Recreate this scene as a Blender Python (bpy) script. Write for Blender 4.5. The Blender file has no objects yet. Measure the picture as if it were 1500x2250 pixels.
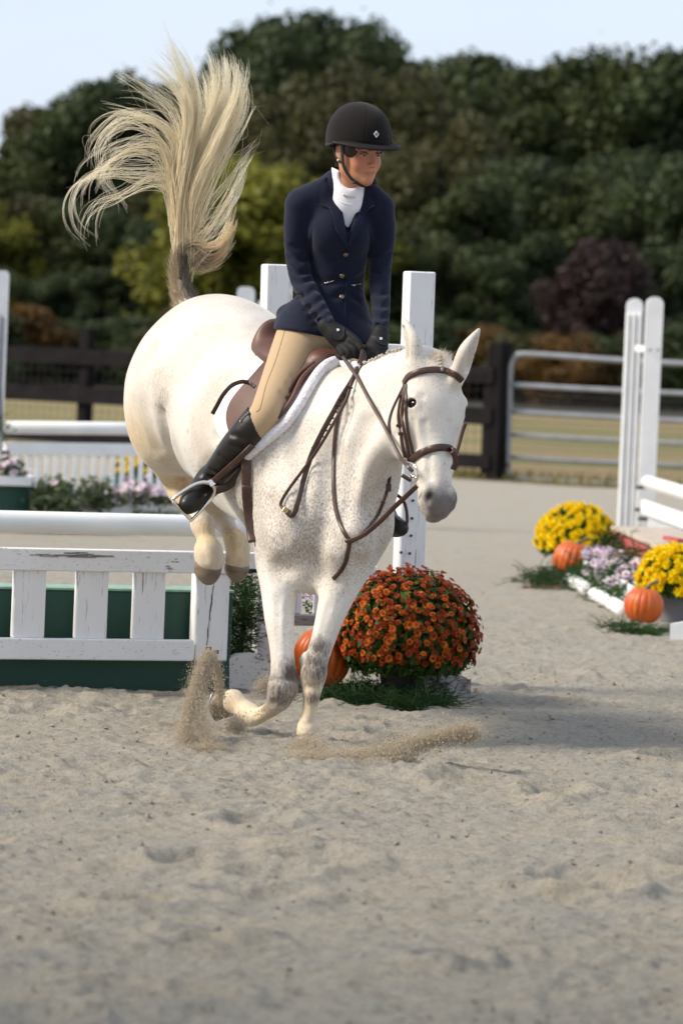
import bpy, bmesh, math, random
import numpy as np
from mathutils import Vector, Matrix
from mathutils.bvhtree import BVHTree

# ------------------------------------------------------------------ camera, world, sun, exposure
SC = bpy.context.scene
COL = SC.collection
FPX = 8437.5                      # 135 mm lens on a 36 mm tall frame of 2250 px
CAM_H = 1.4
PITCH = math.atan(353.0 / FPX)
ROLL = math.radians(2.4)
cp, sp, cr, sr = math.cos(PITCH), math.sin(PITCH), math.cos(ROLL), math.sin(ROLL)
CF = np.array([0, cp, -sp]); _R = np.array([1.0, 0, 0]); _U = np.array([0, sp, cp])
CR = cr * _R + sr * _U
CU = cr * _U - sr * _R
CAMP = np.array([0, 0, CAM_H])

cam_data = bpy.data.cameras.new("camera")
cam = bpy.data.objects.new("camera", cam_data)
COL.objects.link(cam)
m = Matrix(((CR[0], CU[0], -CF[0], 0), (CR[1], CU[1], -CF[1], 0), (CR[2], CU[2], -CF[2], CAM_H), (0, 0, 0, 1)))
cam.matrix_world = m
cam_data.sensor_fit = 'VERTICAL'
cam_data.sensor_height = 36.0
cam_data.lens = 135.0
cam_data.clip_start = 0.5
cam_data.clip_end = 2500
cam_data.dof.use_dof = True
cam_data.dof.focus_distance = 13.95
cam_data.dof.aperture_fstop = 4.2
SC.camera = cam

SUN_DIR = Vector((-0.80, -0.16, 0.66)).normalized()      # towards the sun: low-mid, from the left
SUN_EL = math.asin(SUN_DIR.z)
SUN_AZ = math.atan2(SUN_DIR.x, SUN_DIR.y)
world = bpy.data.worlds.new("World")
SC.world = world
world.use_nodes = True
wn, wl = world.node_tree.nodes, world.node_tree.links
wn.clear()
w_out = wn.new('ShaderNodeOutputWorld')
w_bg = wn.new('ShaderNodeBackground')
sky = wn.new('ShaderNodeTexSky')
sky.sky_type = 'NISHITA'
sky.sun_disc = False
sky.sun_elevation = SUN_EL
sky.sun_rotation = SUN_AZ
sky.air_density = 1.0
sky.dust_density = 1.0
sky.ozone_density = 1.0
# thin even cloud veil over the whole sky
tc = wn.new('ShaderNodeTexCoord')
mp = wn.new('ShaderNodeMapping'); mp.inputs['Scale'].default_value = (3.0, 3.0, 9.0)
nz = wn.new('ShaderNodeTexNoise'); nz.inputs['Scale'].default_value = 1.6; nz.inputs['Detail'].default_value = 5
rp = wn.new('ShaderNodeMapRange'); rp.inputs['From Min'].default_value = 0.35; rp.inputs['From Max'].default_value = 0.7
rp.inputs['To Min'].default_value = 0.80; rp.inputs['To Max'].default_value = 0.96
mx = wn.new('ShaderNodeMix'); mx.data_type = 'RGBA'
mx.inputs[7].default_value = (2.75, 3.03, 3.55, 1)
wl.new(tc.outputs['Generated'], mp.inputs['Vector']); wl.new(mp.outputs[0], nz.inputs['Vector'])
wl.new(nz.outputs['Fac'], rp.inputs['Value']); wl.new(rp.outputs[0], mx.inputs[0])
wl.new(sky.outputs[0], mx.inputs[6]); wl.new(mx.outputs[2], w_bg.inputs['Color'])
wl.new(w_bg.outputs[0], w_out.inputs[0])
w_bg.inputs['Strength'].default_value = 0.115

sun_data = bpy.data.lights.new("sun", 'SUN')
sun_data.energy = 2.0
sun_data.angle = math.radians(17.0)
sun_data.color = (1.0, 0.90, 0.75)
sun = bpy.data.objects.new("sun", sun_data)
sun.rotation_euler = SUN_DIR.to_track_quat('Z', 'Y').to_euler()
sun.location = (-20, 10, 30)
COL.objects.link(sun)

SC.view_settings.view_transform = 'Standard'
SC.view_settings.look = 'None'
SC.view_settings.gamma = 1
SC.view_settings.use_curve_mapping = False
SC.view_settings.exposure = 1.24
SC.cycles.max_bounces = 14
SC.cycles.diffuse_bounces = 9
SC.cycles.transmission_bounces = 8
SC.cycles.glossy_bounces = 3
SC.cycles.transparent_max_bounces = 24

RNG = np.random.default_rng(7)
random.seed(7)

# ------------------------------------------------------------------ placing helpers (world metres; camera looks along +Y)
def P(px, py, Y):
    """point at depth Y that is seen at photo pixel (px, py)"""
    d = CF + (px - 750) / FPX * CR - (py - 1125) / FPX * CU
    return CAMP + d * (Y / d[1])
def G(px, py, z=0.0):
    d = CF + (px - 750) / FPX * CR - (py - 1125) / FPX * CU
    return CAMP + d * ((z - CAM_H) / d[2])
def XZ(px, Y, z):
    k = (px - 750) / FPX
    x = (k * (Y * cp - (z - CAM_H) * sp) - Y * sr * sp - (z - CAM_H) * sr * cp) / cr
    return np.array([x, Y, z])
def ray_dir(px, py):
    d = CF + (px - 750) / FPX * CR - (py - 1125) / FPX * CU
    return d / np.linalg.norm(d)
def nrm(v):
    v = np.asarray(v, float); return v / (np.linalg.norm(v) + 1e-12)

# ------------------------------------------------------------------ object helpers
def tag(o, label=None, cat=None, group=None, kind=None):
    if label: o['label'] = label
    if cat: o['category'] = cat
    if group: o['group'] = group
    if kind: o['kind'] = kind
    return o
def empty(name, loc, label=None, cat=None, group=None):
    o = bpy.data.objects.new(name, None)
    o.empty_display_size = 0.1
    o.location = tuple(float(c) for c in loc)
    COL.objects.link(o)
    return tag(o, label, cat, group)
WLOC = {}
def wloc(o):
    p = np.zeros(3)
    while o is not None:
        p = p + np.array(o.location); o = o.parent
    return p
def mk(name, verts, faces, mat, parent=None, smooth=False, loc=None, attrs=None):
    """one mesh object; verts are world coordinates"""
    verts = np.asarray(verts, float)
    if parent is not None:
        base = wloc(parent); own = np.zeros(3)
    else:
        if loc is None:
            loc = np.array([(verts[:, 0].min() + verts[:, 0].max()) / 2, (verts[:, 1].min() + verts[:, 1].max()) / 2, verts[:, 2].min()])
        base = np.asarray(loc, float); own = base
    me = bpy.data.meshes.new(name)
    v = (verts - base).astype(np.float32)
    if isinstance(faces, np.ndarray):
        nf, k = faces.shape
        me.vertices.add(len(v)); me.vertices.foreach_set('co', v.ravel())
        me.loops.add(nf * k); me.loops.foreach_set('vertex_index', faces.astype(np.int32).ravel())
        me.polygons.add(nf)
        me.polygons.foreach_set('loop_start', np.arange(0, nf * k, k, dtype=np.int32))
        me.polygons.foreach_set('loop_total', np.full(nf, k, dtype=np.int32))
        me.update(calc_edges=True)
    else:
        me.from_pydata([tuple(p) for p in v], [], faces)
        me.update()
    if smooth:
        me.polygons.foreach_set('use_smooth', np.ones(len(me.polygons), dtype=bool))
    if attrs:
        for an, av in attrs.items():
            a = me.attributes.new(an, 'FLOAT', 'POINT'); a.data.foreach_set('value', np.asarray(av, np.float32))
    if mat is not None:
        me.materials.append(mat)
    o = bpy.data.objects.new(name, me)
    o.location = tuple(float(c) for c in own)
    if parent is not None: o.parent = parent
    COL.objects.link(o)
    return o
def copy_thing(src, loc=None, parent=None):
    c = src.copy(); COL.objects.link(c)
    c.parent = parent
    if loc is not None: c.location = tuple(float(x) for x in loc)
    for ch in list(src.children):
        copy_thing(ch, None, c)
    return c

class MB:
    """collects shapes (world coordinates) for one mesh"""
    def __init__(self): self.v = []; self.f = []
    def add(self, v, f):
        n = len(self.v); self.v.extend([tuple(map(float, p)) for p in v]); self.f.extend([tuple(i + n for i in q) for q in f]); return self
    def box(self, c, ax, ay, az, bev=0.004):
        """box from centre and three half-extent vectors, with chamfered edges"""
        c = np.asarray(c, float); A = [np.asarray(a, float) for a in (ax, ay, az)]
        L = [np.linalg.norm(a) for a in A]; b = min(bev, min(L) * .45)
        bm = bmesh.new(); bmesh.ops.create_cube(bm, size=2.0)
        for v in bm.verts:
            q = v.co.copy(); v.co = (q[0] * L[0], q[1] * L[1], q[2] * L[2])
        if b > 0: bmesh.ops.bevel(bm, geom=list(bm.edges), offset=b, segments=1, affect='EDGES', profile=.5)
        U = [a / l for a, l in zip(A, L)]
        vs = [c + v.co[0] * U[0] + v.co[1] * U[1] + v.co[2] * U[2] for v in bm.verts]
        bm.verts.ensure_lookup_table()
        fs = [[v.index for v in f.verts] for f in bm.faces]
        bm.free()
        return self.add(vs, fs)
    def plank(self, a, b, up, w, t, bev=0.003):
        """board running a -> b, w wide along 'up', t thick"""
        a = np.asarray(a, float); b = np.asarray(b, float)
        d = nrm(b - a); u = np.asarray(up, float); u = nrm(u - d * np.dot(u, d)); n = np.cross(d, u)
        return self.box((a + b) / 2, (b - a) / 2, u * w / 2, n * t / 2, bev)
    def prism(self, outline, n, t):
        """flat polygon (world points) thickened by t along unit n (centred)"""
        o = np.asarray(outline, float); n = nrm(n); k = len(o)
        v = list(o - n * t / 2) + list(o + n * t / 2)
        f = [tuple(range(k))[::-1], tuple(range(k, 2 * k))] + [(i, (i + 1) % k, k + (i + 1) % k, k + i) for i in range(k)]
        return self.add(v, f)
    def tube(self, pts, r, n=8, caps=True, flat=None, up=None):
        """tube along pts; r scalar or list; flat=(w,t) elliptical strap section with 'up' list or vector as its normal"""
        pts = np.asarray(pts, float); m_ = len(pts)
        r = np.full(m_, r, float) if np.isscalar(r) else np.asarray(r, float)
        T = np.gradient(pts, axis=0); T /= (np.linalg.norm(T, axis=1, keepdims=True) + 1e-12)
        if up is None:
            u = np.array([0, 0, 1.0]) if abs(T[0][2]) < .9 else np.array([1.0, 0, 0])
            ups = []
            u = nrm(u - T[0] * np.dot(u, T[0]))
            for i in range(m_):
                u = nrm(u - T[i] * np.dot(u, T[i])); ups.append(u)
            ups = np.array(ups)
        else:
            up = np.asarray(up, float)
            if up.ndim == 1: up = np.tile(up, (m_, 1))
            ups = up - T * np.sum(up * T, 1, keepdims=True); ups /= (np.linalg.norm(ups, axis=1, keepdims=True) + 1e-12)
        S = np.cross(T, ups)
        ang = np.arange(n) * 2 * math.pi / n + (math.pi / n)
        V = []
        for i in range(m_):
            if flat is not None:
                w, t = flat; sc_ = r[i]
                for a in ang:
                    ca, sa = math.cos(a), math.sin(a)
                    e = .55
                    V.append(pts[i] + S[i] * (w / 2 * sc_ * math.copysign(abs(ca) ** e, ca)) + ups[i] * (t / 2 * sc_ * math.copysign(abs(sa) ** e, sa)))
            else:
                for a in ang: V.append(pts[i] + r[i] * (math.cos(a) * S[i] + math.sin(a) * ups[i]))
        F = []
        for i in range(m_ - 1):
            for j in range(n):
                j2 = (j + 1) % n
                F.append((i * n + j, i * n + j2, (i + 1) * n + j2, (i + 1) * n + j))
        if caps:
            F.append(tuple(range(n))[::-1]); F.append(tuple((m_ - 1) * n + j for j in range(n)))
        return self.add(V, F)
    def lathe(self, c, prof, n=24, axis=(0, 0, 1), lob=None):
        """profile [(radius, height)] about axis through c"""
        c = np.asarray(c, float); a = nrm(axis)
        u = nrm(np.cross(a, [0.3, 1, 0.2])); w = np.cross(a, u)
        V = []
        for (r, h) in prof:
            for j in range(n):
                t = 2 * math.pi * j / n
                V.append(c + a * h + r * (math.cos(t) * u + math.sin(t) * w))
        F = []
        for i in range(len(prof) - 1):
            for j in range(n):
                j2 = (j + 1) % n
                F.append((i * n + j, i * n + j2, (i + 1) * n + j2, (i + 1) * n + j))
        F.append(tuple(range(n))[::-1]); F.append(tuple((len(prof) - 1) * n + j for j in range(n)))
        return self.add(V, F)
    def ball(self, c, r, nu=12, nv=8, R=None):
        c = np.asarray(c, float); r = np.full(3, r) if np.isscalar(r) else np.asarray(r, float)
        V = []; 
        for i in range(nv + 1):
            ph = math.pi * i / nv
            for j in range(nu):
                th = 2 * math.pi * j / nu
                p = np.array([math.sin(ph) * math.cos(th), math.sin(ph) * math.sin(th), math.cos(ph)]) * r
                if R is not None: p = R @ p
                V.append(c + p)
        F = [(i * nu + j, i * nu + (j + 1) % nu, (i + 1) * nu + (j + 1) % nu, (i + 1) * nu + j) for i in range(nv) for j in range(nu)]
        return self.add(V, F)
    def build(self, name, mat, parent=None, smooth=False, **kw):
        o = mk(name, self.v, self.f, mat, parent, smooth, **kw)
        return o
def spline(pts, n=8, closed=False):
    """Catmull-Rom through pts"""
    p = np.asarray(pts, float)
    if closed: q = np.vstack([p[-1], p, p[0], p[1]])
    else: q = np.vstack([2 * p[0] - p[1], p, 2 * p[-1] - p[-2]])
    out = []
    for i in range(1, len(q) - 2):
        for k in range(n):
            t = k / n
            out.append(.5 * ((2 * q[i]) + (-q[i - 1] + q[i + 1]) * t + (2 * q[i - 1] - 5 * q[i] + 4 * q[i + 1] - q[i + 2]) * t * t + (-q[i - 1] + 3 * q[i] - 3 * q[i + 1] + q[i + 2]) * t ** 3))
    if not closed: out.append(q[-2])
    return np.array(out)
def auto_smooth(o, ang=40):
    me = o.data
    me.polygons.foreach_set('use_smooth', np.ones(len(me.polygons), dtype=bool))
    bm = bmesh.new(); bm.from_mesh(me)
    lim = math.radians(ang)
    for e in bm.edges:
        if len(e.link_faces) == 2 and e.calc_face_angle(0) > lim: e.smooth = False
    bm.to_mesh(me); bm.free()
    return o

# smooth value noise on numpy arrays
def vnoise(x, y, seed, cell):
    r = np.random.default_rng(seed); N = 256
    g = r.random((N, N)).astype(np.float32)
    fx = x / cell; fy = y / cell
    ix = np.floor(fx).astype(int); iy = np.floor(fy).astype(int)
    tx = fx - ix; ty = fy - iy
    tx = tx * tx * (3 - 2 * tx); ty = ty * ty * (3 - 2 * ty)
    a = g[ix % N, iy % N]; b = g[(ix + 1) % N, iy % N]; c = g[ix % N, (iy + 1) % N]; d = g[(ix + 1) % N, (iy + 1) % N]
    return (a * (1 - tx) + b * tx) * (1 - ty) + (c * (1 - tx) + d * tx) * ty
def axis_grid(segs):
    """[(start, step), ..., (end, None)] -> non-uniform coordinates"""
    out = []
    for (a, st), (b, _) in zip(segs[:-1], segs[1:]):
        n = max(1, int(round((b - a) / st)))
        out.extend(list(a + (b - a) * np.arange(n) / n))
    out.append(segs[-1][0])
    return np.array(out)

# ------------------------------------------------------------------ materials
def new_mat(name):
    m = bpy.data.materials.new(name); m.use_nodes = True
    nt = m.node_tree
    b = nt.nodes['Principled BSDF']
    return m, nt.nodes, nt.links, b
def simple(name, col, rough=.6, spec=.5, metal=0, noise=None, bump=None, sheen=0, coat=0, trans=0):
    """noise=(scale, amount[, stretch]) varies the colour; bump=(scale, strength, distance[, stretch])"""
    m, n, l, b = new_mat(name)
    b.inputs['Base Color'].default_value = (*col, 1)
    b.inputs['Roughness'].default_value = rough
    b.inputs['Metallic'].default_value = metal
    b.inputs['Specular IOR Level'].default_value = spec
    if sheen: b.inputs['Sheen Weight'].default_value = sheen
    if coat: b.inputs['Coat Weight'].default_value = coat; b.inputs['Coat Roughness'].default_value = .15
    tc = n.new('ShaderNodeTexCoord')
    def tex(scale, stretch, detail=4):
        mp = n.new('ShaderNodeMapping'); mp.inputs['Scale'].default_value = stretch
        t = n.new('ShaderNodeTexNoise'); t.inputs['Scale'].default_value = scale; t.inputs['Detail'].default_value = detail
        l.new(tc.outputs['Object'], mp.inputs[0]); l.new(mp.outputs[0], t.inputs['Vector']); return t
    if noise:
        t = tex(noise[0], noise[2] if len(noise) > 2 else (1, 1, 1))
        mr = n.new('ShaderNodeMapRange'); mr.inputs['From Min'].default_value = .3; mr.inputs['From Max'].default_value = .7
        mr.inputs['To Min'].default_value = 1 - noise[1]; mr.inputs['To Max'].default_value = 1 + noise[1]
        l.new(t.outputs['Fac'], mr.inputs[0])
        v = n.new('ShaderNodeVectorMath'); v.operation = 'SCALE'; v.inputs[0].default_value = col
        l.new(mr.outputs[0], v.inputs['Scale']); l.new(v.outputs[0], b.inputs['Base Color'])
    if bump:
        t = tex(bump[0], bump[3] if len(bump) > 3 else (1, 1, 1), 5)
        bp = n.new('ShaderNodeBump'); bp.inputs['Strength'].default_value = bump[1]; bp.inputs['Distance'].default_value = bump[2]
        l.new(t.outputs['Fac'], bp.inputs['Height']); l.new(bp.outputs[0], b.inputs['Normal'])
    if trans:
        b.inputs['Transmission Weight'].default_value = 0
        tr = n.new('ShaderNodeBsdfTranslucent'); tr.inputs[0].default_value = (*[c * 1.2 for c in col], 1)
        ms = n.new('ShaderNodeMixShader'); ms.inputs[0].default_value = trans
        out = n['Material Output']
        l.new(b.outputs[0], ms.inputs[1]); l.new(tr.outputs[0], ms.inputs[2]); l.new(ms.outputs[0], out.inputs[0])
    return m
def ramp(n, l, src, stops):
    r = n.new('ShaderNodeValToRGB'); e = r.color_ramp.elements
    while len(e) < len(stops): e.new(.5)
    for el, (p, c) in zip(e, stops): el.position = p; el.color = (*c, 1) if len(c) == 3 else c
    l.new(src, r.inputs[0]); return r
def noise_tex(n, l, tc, scale, stretch=(1, 1, 1), detail=5, rough=.55, dist=0):
    mp = n.new('ShaderNodeMapping'); mp.inputs['Scale'].default_value = stretch
    t = n.new('ShaderNodeTexNoise'); t.inputs['Scale'].default_value = scale; t.inputs['Detail'].default_value = detail
    t.inputs['Roughness'].default_value = rough; t.inputs['Distortion'].default_value = dist
    l.new(tc.outputs['Object'], mp.inputs[0]); l.new(mp.outputs[0], t.inputs['Vector']); return t
def mixc(n, l, fac, a, b, mode='MIX'):
    x = n.new('ShaderNodeMix'); x.data_type = 'RGBA'; x.blend_type = mode
    for sock, v in ((0, fac), (6, a), (7, b)):
        if isinstance(v, (int, float)): x.inputs[sock].default_value = v
        elif isinstance(v, tuple): x.inputs[sock].default_value = (*v, 1)
        else: l.new(v, x.inputs[sock])
    return x.outputs[2]
def paint_wood(name, base, wear, grain='z', amount=.5, crack=.6, under=(.22, .19, .17)):
    """weathered paint: cracks and bare streaks along the grain"""
    m, n, l, b = new_mat(name)
    tc = n.new('ShaderNodeTexCoord')
    long_, wide = 1.2, 22
    st = {'x': (long_, wide, wide), 'z': (wide, wide, long_), 'y': (wide, long_, wide)}[grain]
    g = noise_tex(n, l, tc, 3.2, st, 6, .62, .4)
    big = noise_tex(n, l, tc, 2.3, (1, 1, 1), 3)
    fine = noise_tex(n, l, tc, 9, tuple(s * .6 for s in st), 4, .7)
    # tint
    tint = ramp(n, l, big.outputs['Fac'], [(.3, tuple(c * .9 for c in base)), (.7, base)])
    # bare streaks: where grain noise and patch noise are both high
    mul = n.new('ShaderNodeMath'); mul.operation = 'MULTIPLY'
    l.new(g.outputs['Fac'], mul.inputs[0]); l.new(big.outputs['Fac'], mul.inputs[1])
    lo = .375 - .11 * amount
    bare = n.new('ShaderNodeMapRange'); bare.inputs['From Min'].default_value = lo; bare.inputs['From Max'].default_value = lo + .035
    l.new(mul.outputs[0], bare.inputs[0])
    c1 = mixc(n, l, bare.outputs[0], tint.outputs[0], under)
    # thin cracks
    cr_ = n.new('ShaderNodeMapRange'); cr_.inputs['From Min'].default_value = .40; cr_.inputs['From Max'].default_value = .345
    cr_.inputs['To Max'].default_value = crack
    l.new(fine.outputs['Fac'], cr_.inputs[0])
    c2 = mixc(n, l, cr_.outputs[0], c1, tuple(c * .45 for c in wear))
    l.new(c2, b.inputs['Base Color'])
    b.inputs['Roughness'].default_value = .62
    bp = n.new('ShaderNodeBump'); bp.inputs['Strength'].default_value = .35; bp.inputs['Distance'].default_value = .002
    l.new(g.outputs['Fac'], bp.inputs['Height']); l.new(bp.outputs[0], b.inputs['Normal'])
    return m
M = {}
W = (.86, .86, .87)
M['wood_x'] = paint_wood('weathered white paint', W, (.35, .3, .27), 'x', .35, .5)
M['wood_z'] = paint_wood('weathered white paint upright', W, (.35, .3, .27), 'z', .45, .6)
M['wood_far'] = simple('white paint far', (.80, .80, .80), .5, noise=(6, .06))
M['pole'] = simple('white pole paint', (.82, .82, .80), .38, noise=(4, .06, (.4, 2, 2)), bump=(5, .2, .003, (.3, 2, 2)))
M['grey_wood'] = paint_wood('bare grey wood', (.36, .34, .34), (.15, .13, .12), 'x', .8, .7, (.2, .18, .17))
M['foot_wood'] = paint_wood('peeling white paint', (.66, .64, .62), (.25, .22, .2), 'x', .62, .9, (.28, .25, .23))
M['green_wood'] = paint_wood('dark green paint', (.012, .062, .042), (.1, .14, .12), 'x', .0, .1, (.1, .13, .12))
M['green_edge'] = simple('pale green worn edge', (.22, .36, .28), .7, noise=(20, .2))
M['black_wood'] = simple('black stained wood', (.013, .011, .012), .95, .1, noise=(9, .35, (1, 1, .3)))
M['black_wood_lit'] = simple('black stained rail lit', (.015, .013, .014), .95, .1, noise=(9, .3, (.2, 1, 1)))  # lit copy of the black wood, light put into a slightly paler colour
M['wire'] = simple('wire', (.06, .06, .06), .6)
M['galv'] = simple('galvanised steel', (.30, .31, .33), .42, metal=.35, noise=(8, .12))
M['rust'] = simple('rust', (.16, .07, .035), .9, noise=(20, .4))
M['red_brick'] = simple('red painted brick', (.42, .085, .075), .75, noise=(12, .15))
M['mortar'] = simple('pale mortar', (.62, .55, .50), .9)
M['tan_top'] = simple('tan board', (.46, .38, .30), .8, noise=(10, .15), bump=(40, .3, .003))
M['pot_black'] = simple('black plastic pot', (.012, .012, .013), .5)
M['pot_grey'] = simple('grey galvanised pot', (.16, .16, .17), .6, noise=(10, .15))
M['stem'] = simple('pumpkin stem', (.16, .14, .07), .85, noise=(30, .3))
M['bare_stick'] = simple('split board', (.42, .22, .12), .85, noise=(14, .2))
def pumpkin_mat(name, a, b_):
    m, n, l, b = new_mat(name)
    tc = n.new('ShaderNodeTexCoord')
    t = noise_tex(n, l, tc, 9, (1, 1, .35), 5)
    r = ramp(n, l, t.outputs['Fac'], [(.3, a), (.72, b_)])
    sp_ = noise_tex(n, l, tc, 60, (1, 1, .5), 2)
    s = n.new('ShaderNodeMapRange'); s.inputs['From Min'].default_value = .70; s.inputs['From Max'].default_value = .76
    s.inputs['To Max'].default_value = .6
    l.new(sp_.outputs['Fac'], s.inputs[0])
    l.new(mixc(n, l, s.outputs[0], r.outputs[0], (.55, .30, .12)), b.inputs['Base Color'])
    b.inputs['Roughness'].default_value = .42
    bp = n.new('ShaderNodeBump'); bp.inputs['Strength'].default_value = .15; bp.inputs['Distance'].default_value = .002
    l.new(t.outputs['Fac'], bp.inputs['Height']); l.new(bp.outputs[0], b.inputs['Normal'])
    return m
M['pumpkin'] = pumpkin_mat('pumpkin skin', (.46, .070, .006), (.64, .135, .012))
def leaf_mat(name, cols, trans=.25, scale=1.2):
    """leaf colour differs leaf by leaf (random per island) and by clump (noise)"""
    m, n, l, b = new_mat(name)
    tc = n.new('ShaderNodeTexCoord')
    geo = n.new('ShaderNodeNewGeometry')
    t = noise_tex(n, l, tc, scale, (1, 1, 1), 3)
    ad = n.new('ShaderNodeMath'); ad.operation = 'MULTIPLY_ADD'; ad.inputs[1].default_value = .38
    l.new(geo.outputs['Random Per Island'], ad.inputs[0]); 
    sb = n.new('ShaderNodeMath'); sb.operation = 'SUBTRACT'; sb.inputs[1].default_value = .19
    l.new(t.outputs['Fac'], sb.inputs[0]); l.new(sb.outputs[0], ad.inputs[2])
    k = len(cols)
    r = ramp(n, l, ad.outputs[0], [(.25 + .5 * i / max(1, k - 1), c) for i, c in enumerate(cols)])
    l.new(r.outputs[0], b.inputs['Base Color'])
    b.inputs['Roughness'].default_value = .55
    b.inputs['Specular IOR Level'].default_value = .25
    if trans:
        tr = n.new('ShaderNodeBsdfTranslucent'); l.new(r.outputs[0], tr.inputs[0])
        ms = n.new('ShaderNodeMixShader'); ms.inputs[0].default_value = trans
        l.new(b.outputs[0], ms.inputs[1]); l.new(tr.outputs[0], ms.inputs[2]); l.new(ms.outputs[0], n['Material Output'].inputs[0])
    return m
TREE_COLS = {
    'dark': [(0.0277, 0.0409, 0.0172), (0.0462, 0.0660, 0.0238), (0.0739, 0.0990, 0.0330)],
    'mid': [(0.0290, 0.0422, 0.0158), (0.0554, 0.0713, 0.0238), (0.0871, 0.1030, 0.0317)],
    'brown': [(0.0396, 0.0409, 0.0172), (0.0713, 0.0686, 0.0251), (0.1056, 0.0977, 0.0343)],
    'olive': [(0.0990, 0.1056, 0.0185), (0.1980, 0.1980, 0.0290), (0.2838, 0.2706, 0.0396)],
    'rust': [(0.0660, 0.0422, 0.0158), (0.1320, 0.0726, 0.0211), (0.1848, 0.0990, 0.0264)],
    'plum': [(0.0290, 0.0198, 0.0185), (0.0528, 0.0304, 0.0290), (0.0739, 0.0449, 0.0370)],
}
for k_, c_ in TREE_COLS.items(): M['tree_' + k_] = leaf_mat('leaves ' + k_, c_, .35, .22)
M['bark'] = simple('bark', (.05, .042, .034), .95, noise=(6, .3), bump=(10, .6, .03))
M['bark_pale'] = simple('pale bark', (.22, .20, .17), .95, noise=(6, .3))
M['needle'] = leaf_mat('evergreen sprays', [(.012, .035, .010), (.03, .075, .02), (.06, .13, .03)], .2, 6)
M['needle_dark'] = leaf_mat('cut evergreen sprays', [(.010, .03, .010), (.022, .06, .018), (.06, .11, .03)], .15, 8)
M['mum_leaf'] = leaf_mat('chrysanthemum leaves', [(.020, .045, .010), (.045, .09, .016), (.075, .13, .02)], .2, 10)
M['petal_red'] = leaf_mat('rust red petals', [(.18, .018, .003), (.36, .052, .004), (.54, .11, .006)], .25, 9)
M['petal_orange'] = leaf_mat('orange petal tips', [(.50, .06, .006), (.66, .14, .01), (.78, .28, .02)], .25, 9)
M['shrub'] = leaf_mat('grey green leaves', [(.06, .085, .04), (.10, .13, .06), (.17, .19, .10)], .25, 8)
M['petal_core'] = simple('flower centre', (.16, .012, .008), .8)
M['petal_yellow'] = leaf_mat('yellow petals', [(.82, .58, .003), (.90, .70, .004), (.92, .78, .01)], .25, 8)
M['petal_pink'] = leaf_mat('pink and lilac petals', [(.36, .12, .26), (.45, .30, .50), (.70, .55, .66), (.78, .72, .74), (.75, .70, .6)], .25, 14)
M['petal_white'] = simple('white pink petals', (.78, .62, .66), .7)
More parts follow.
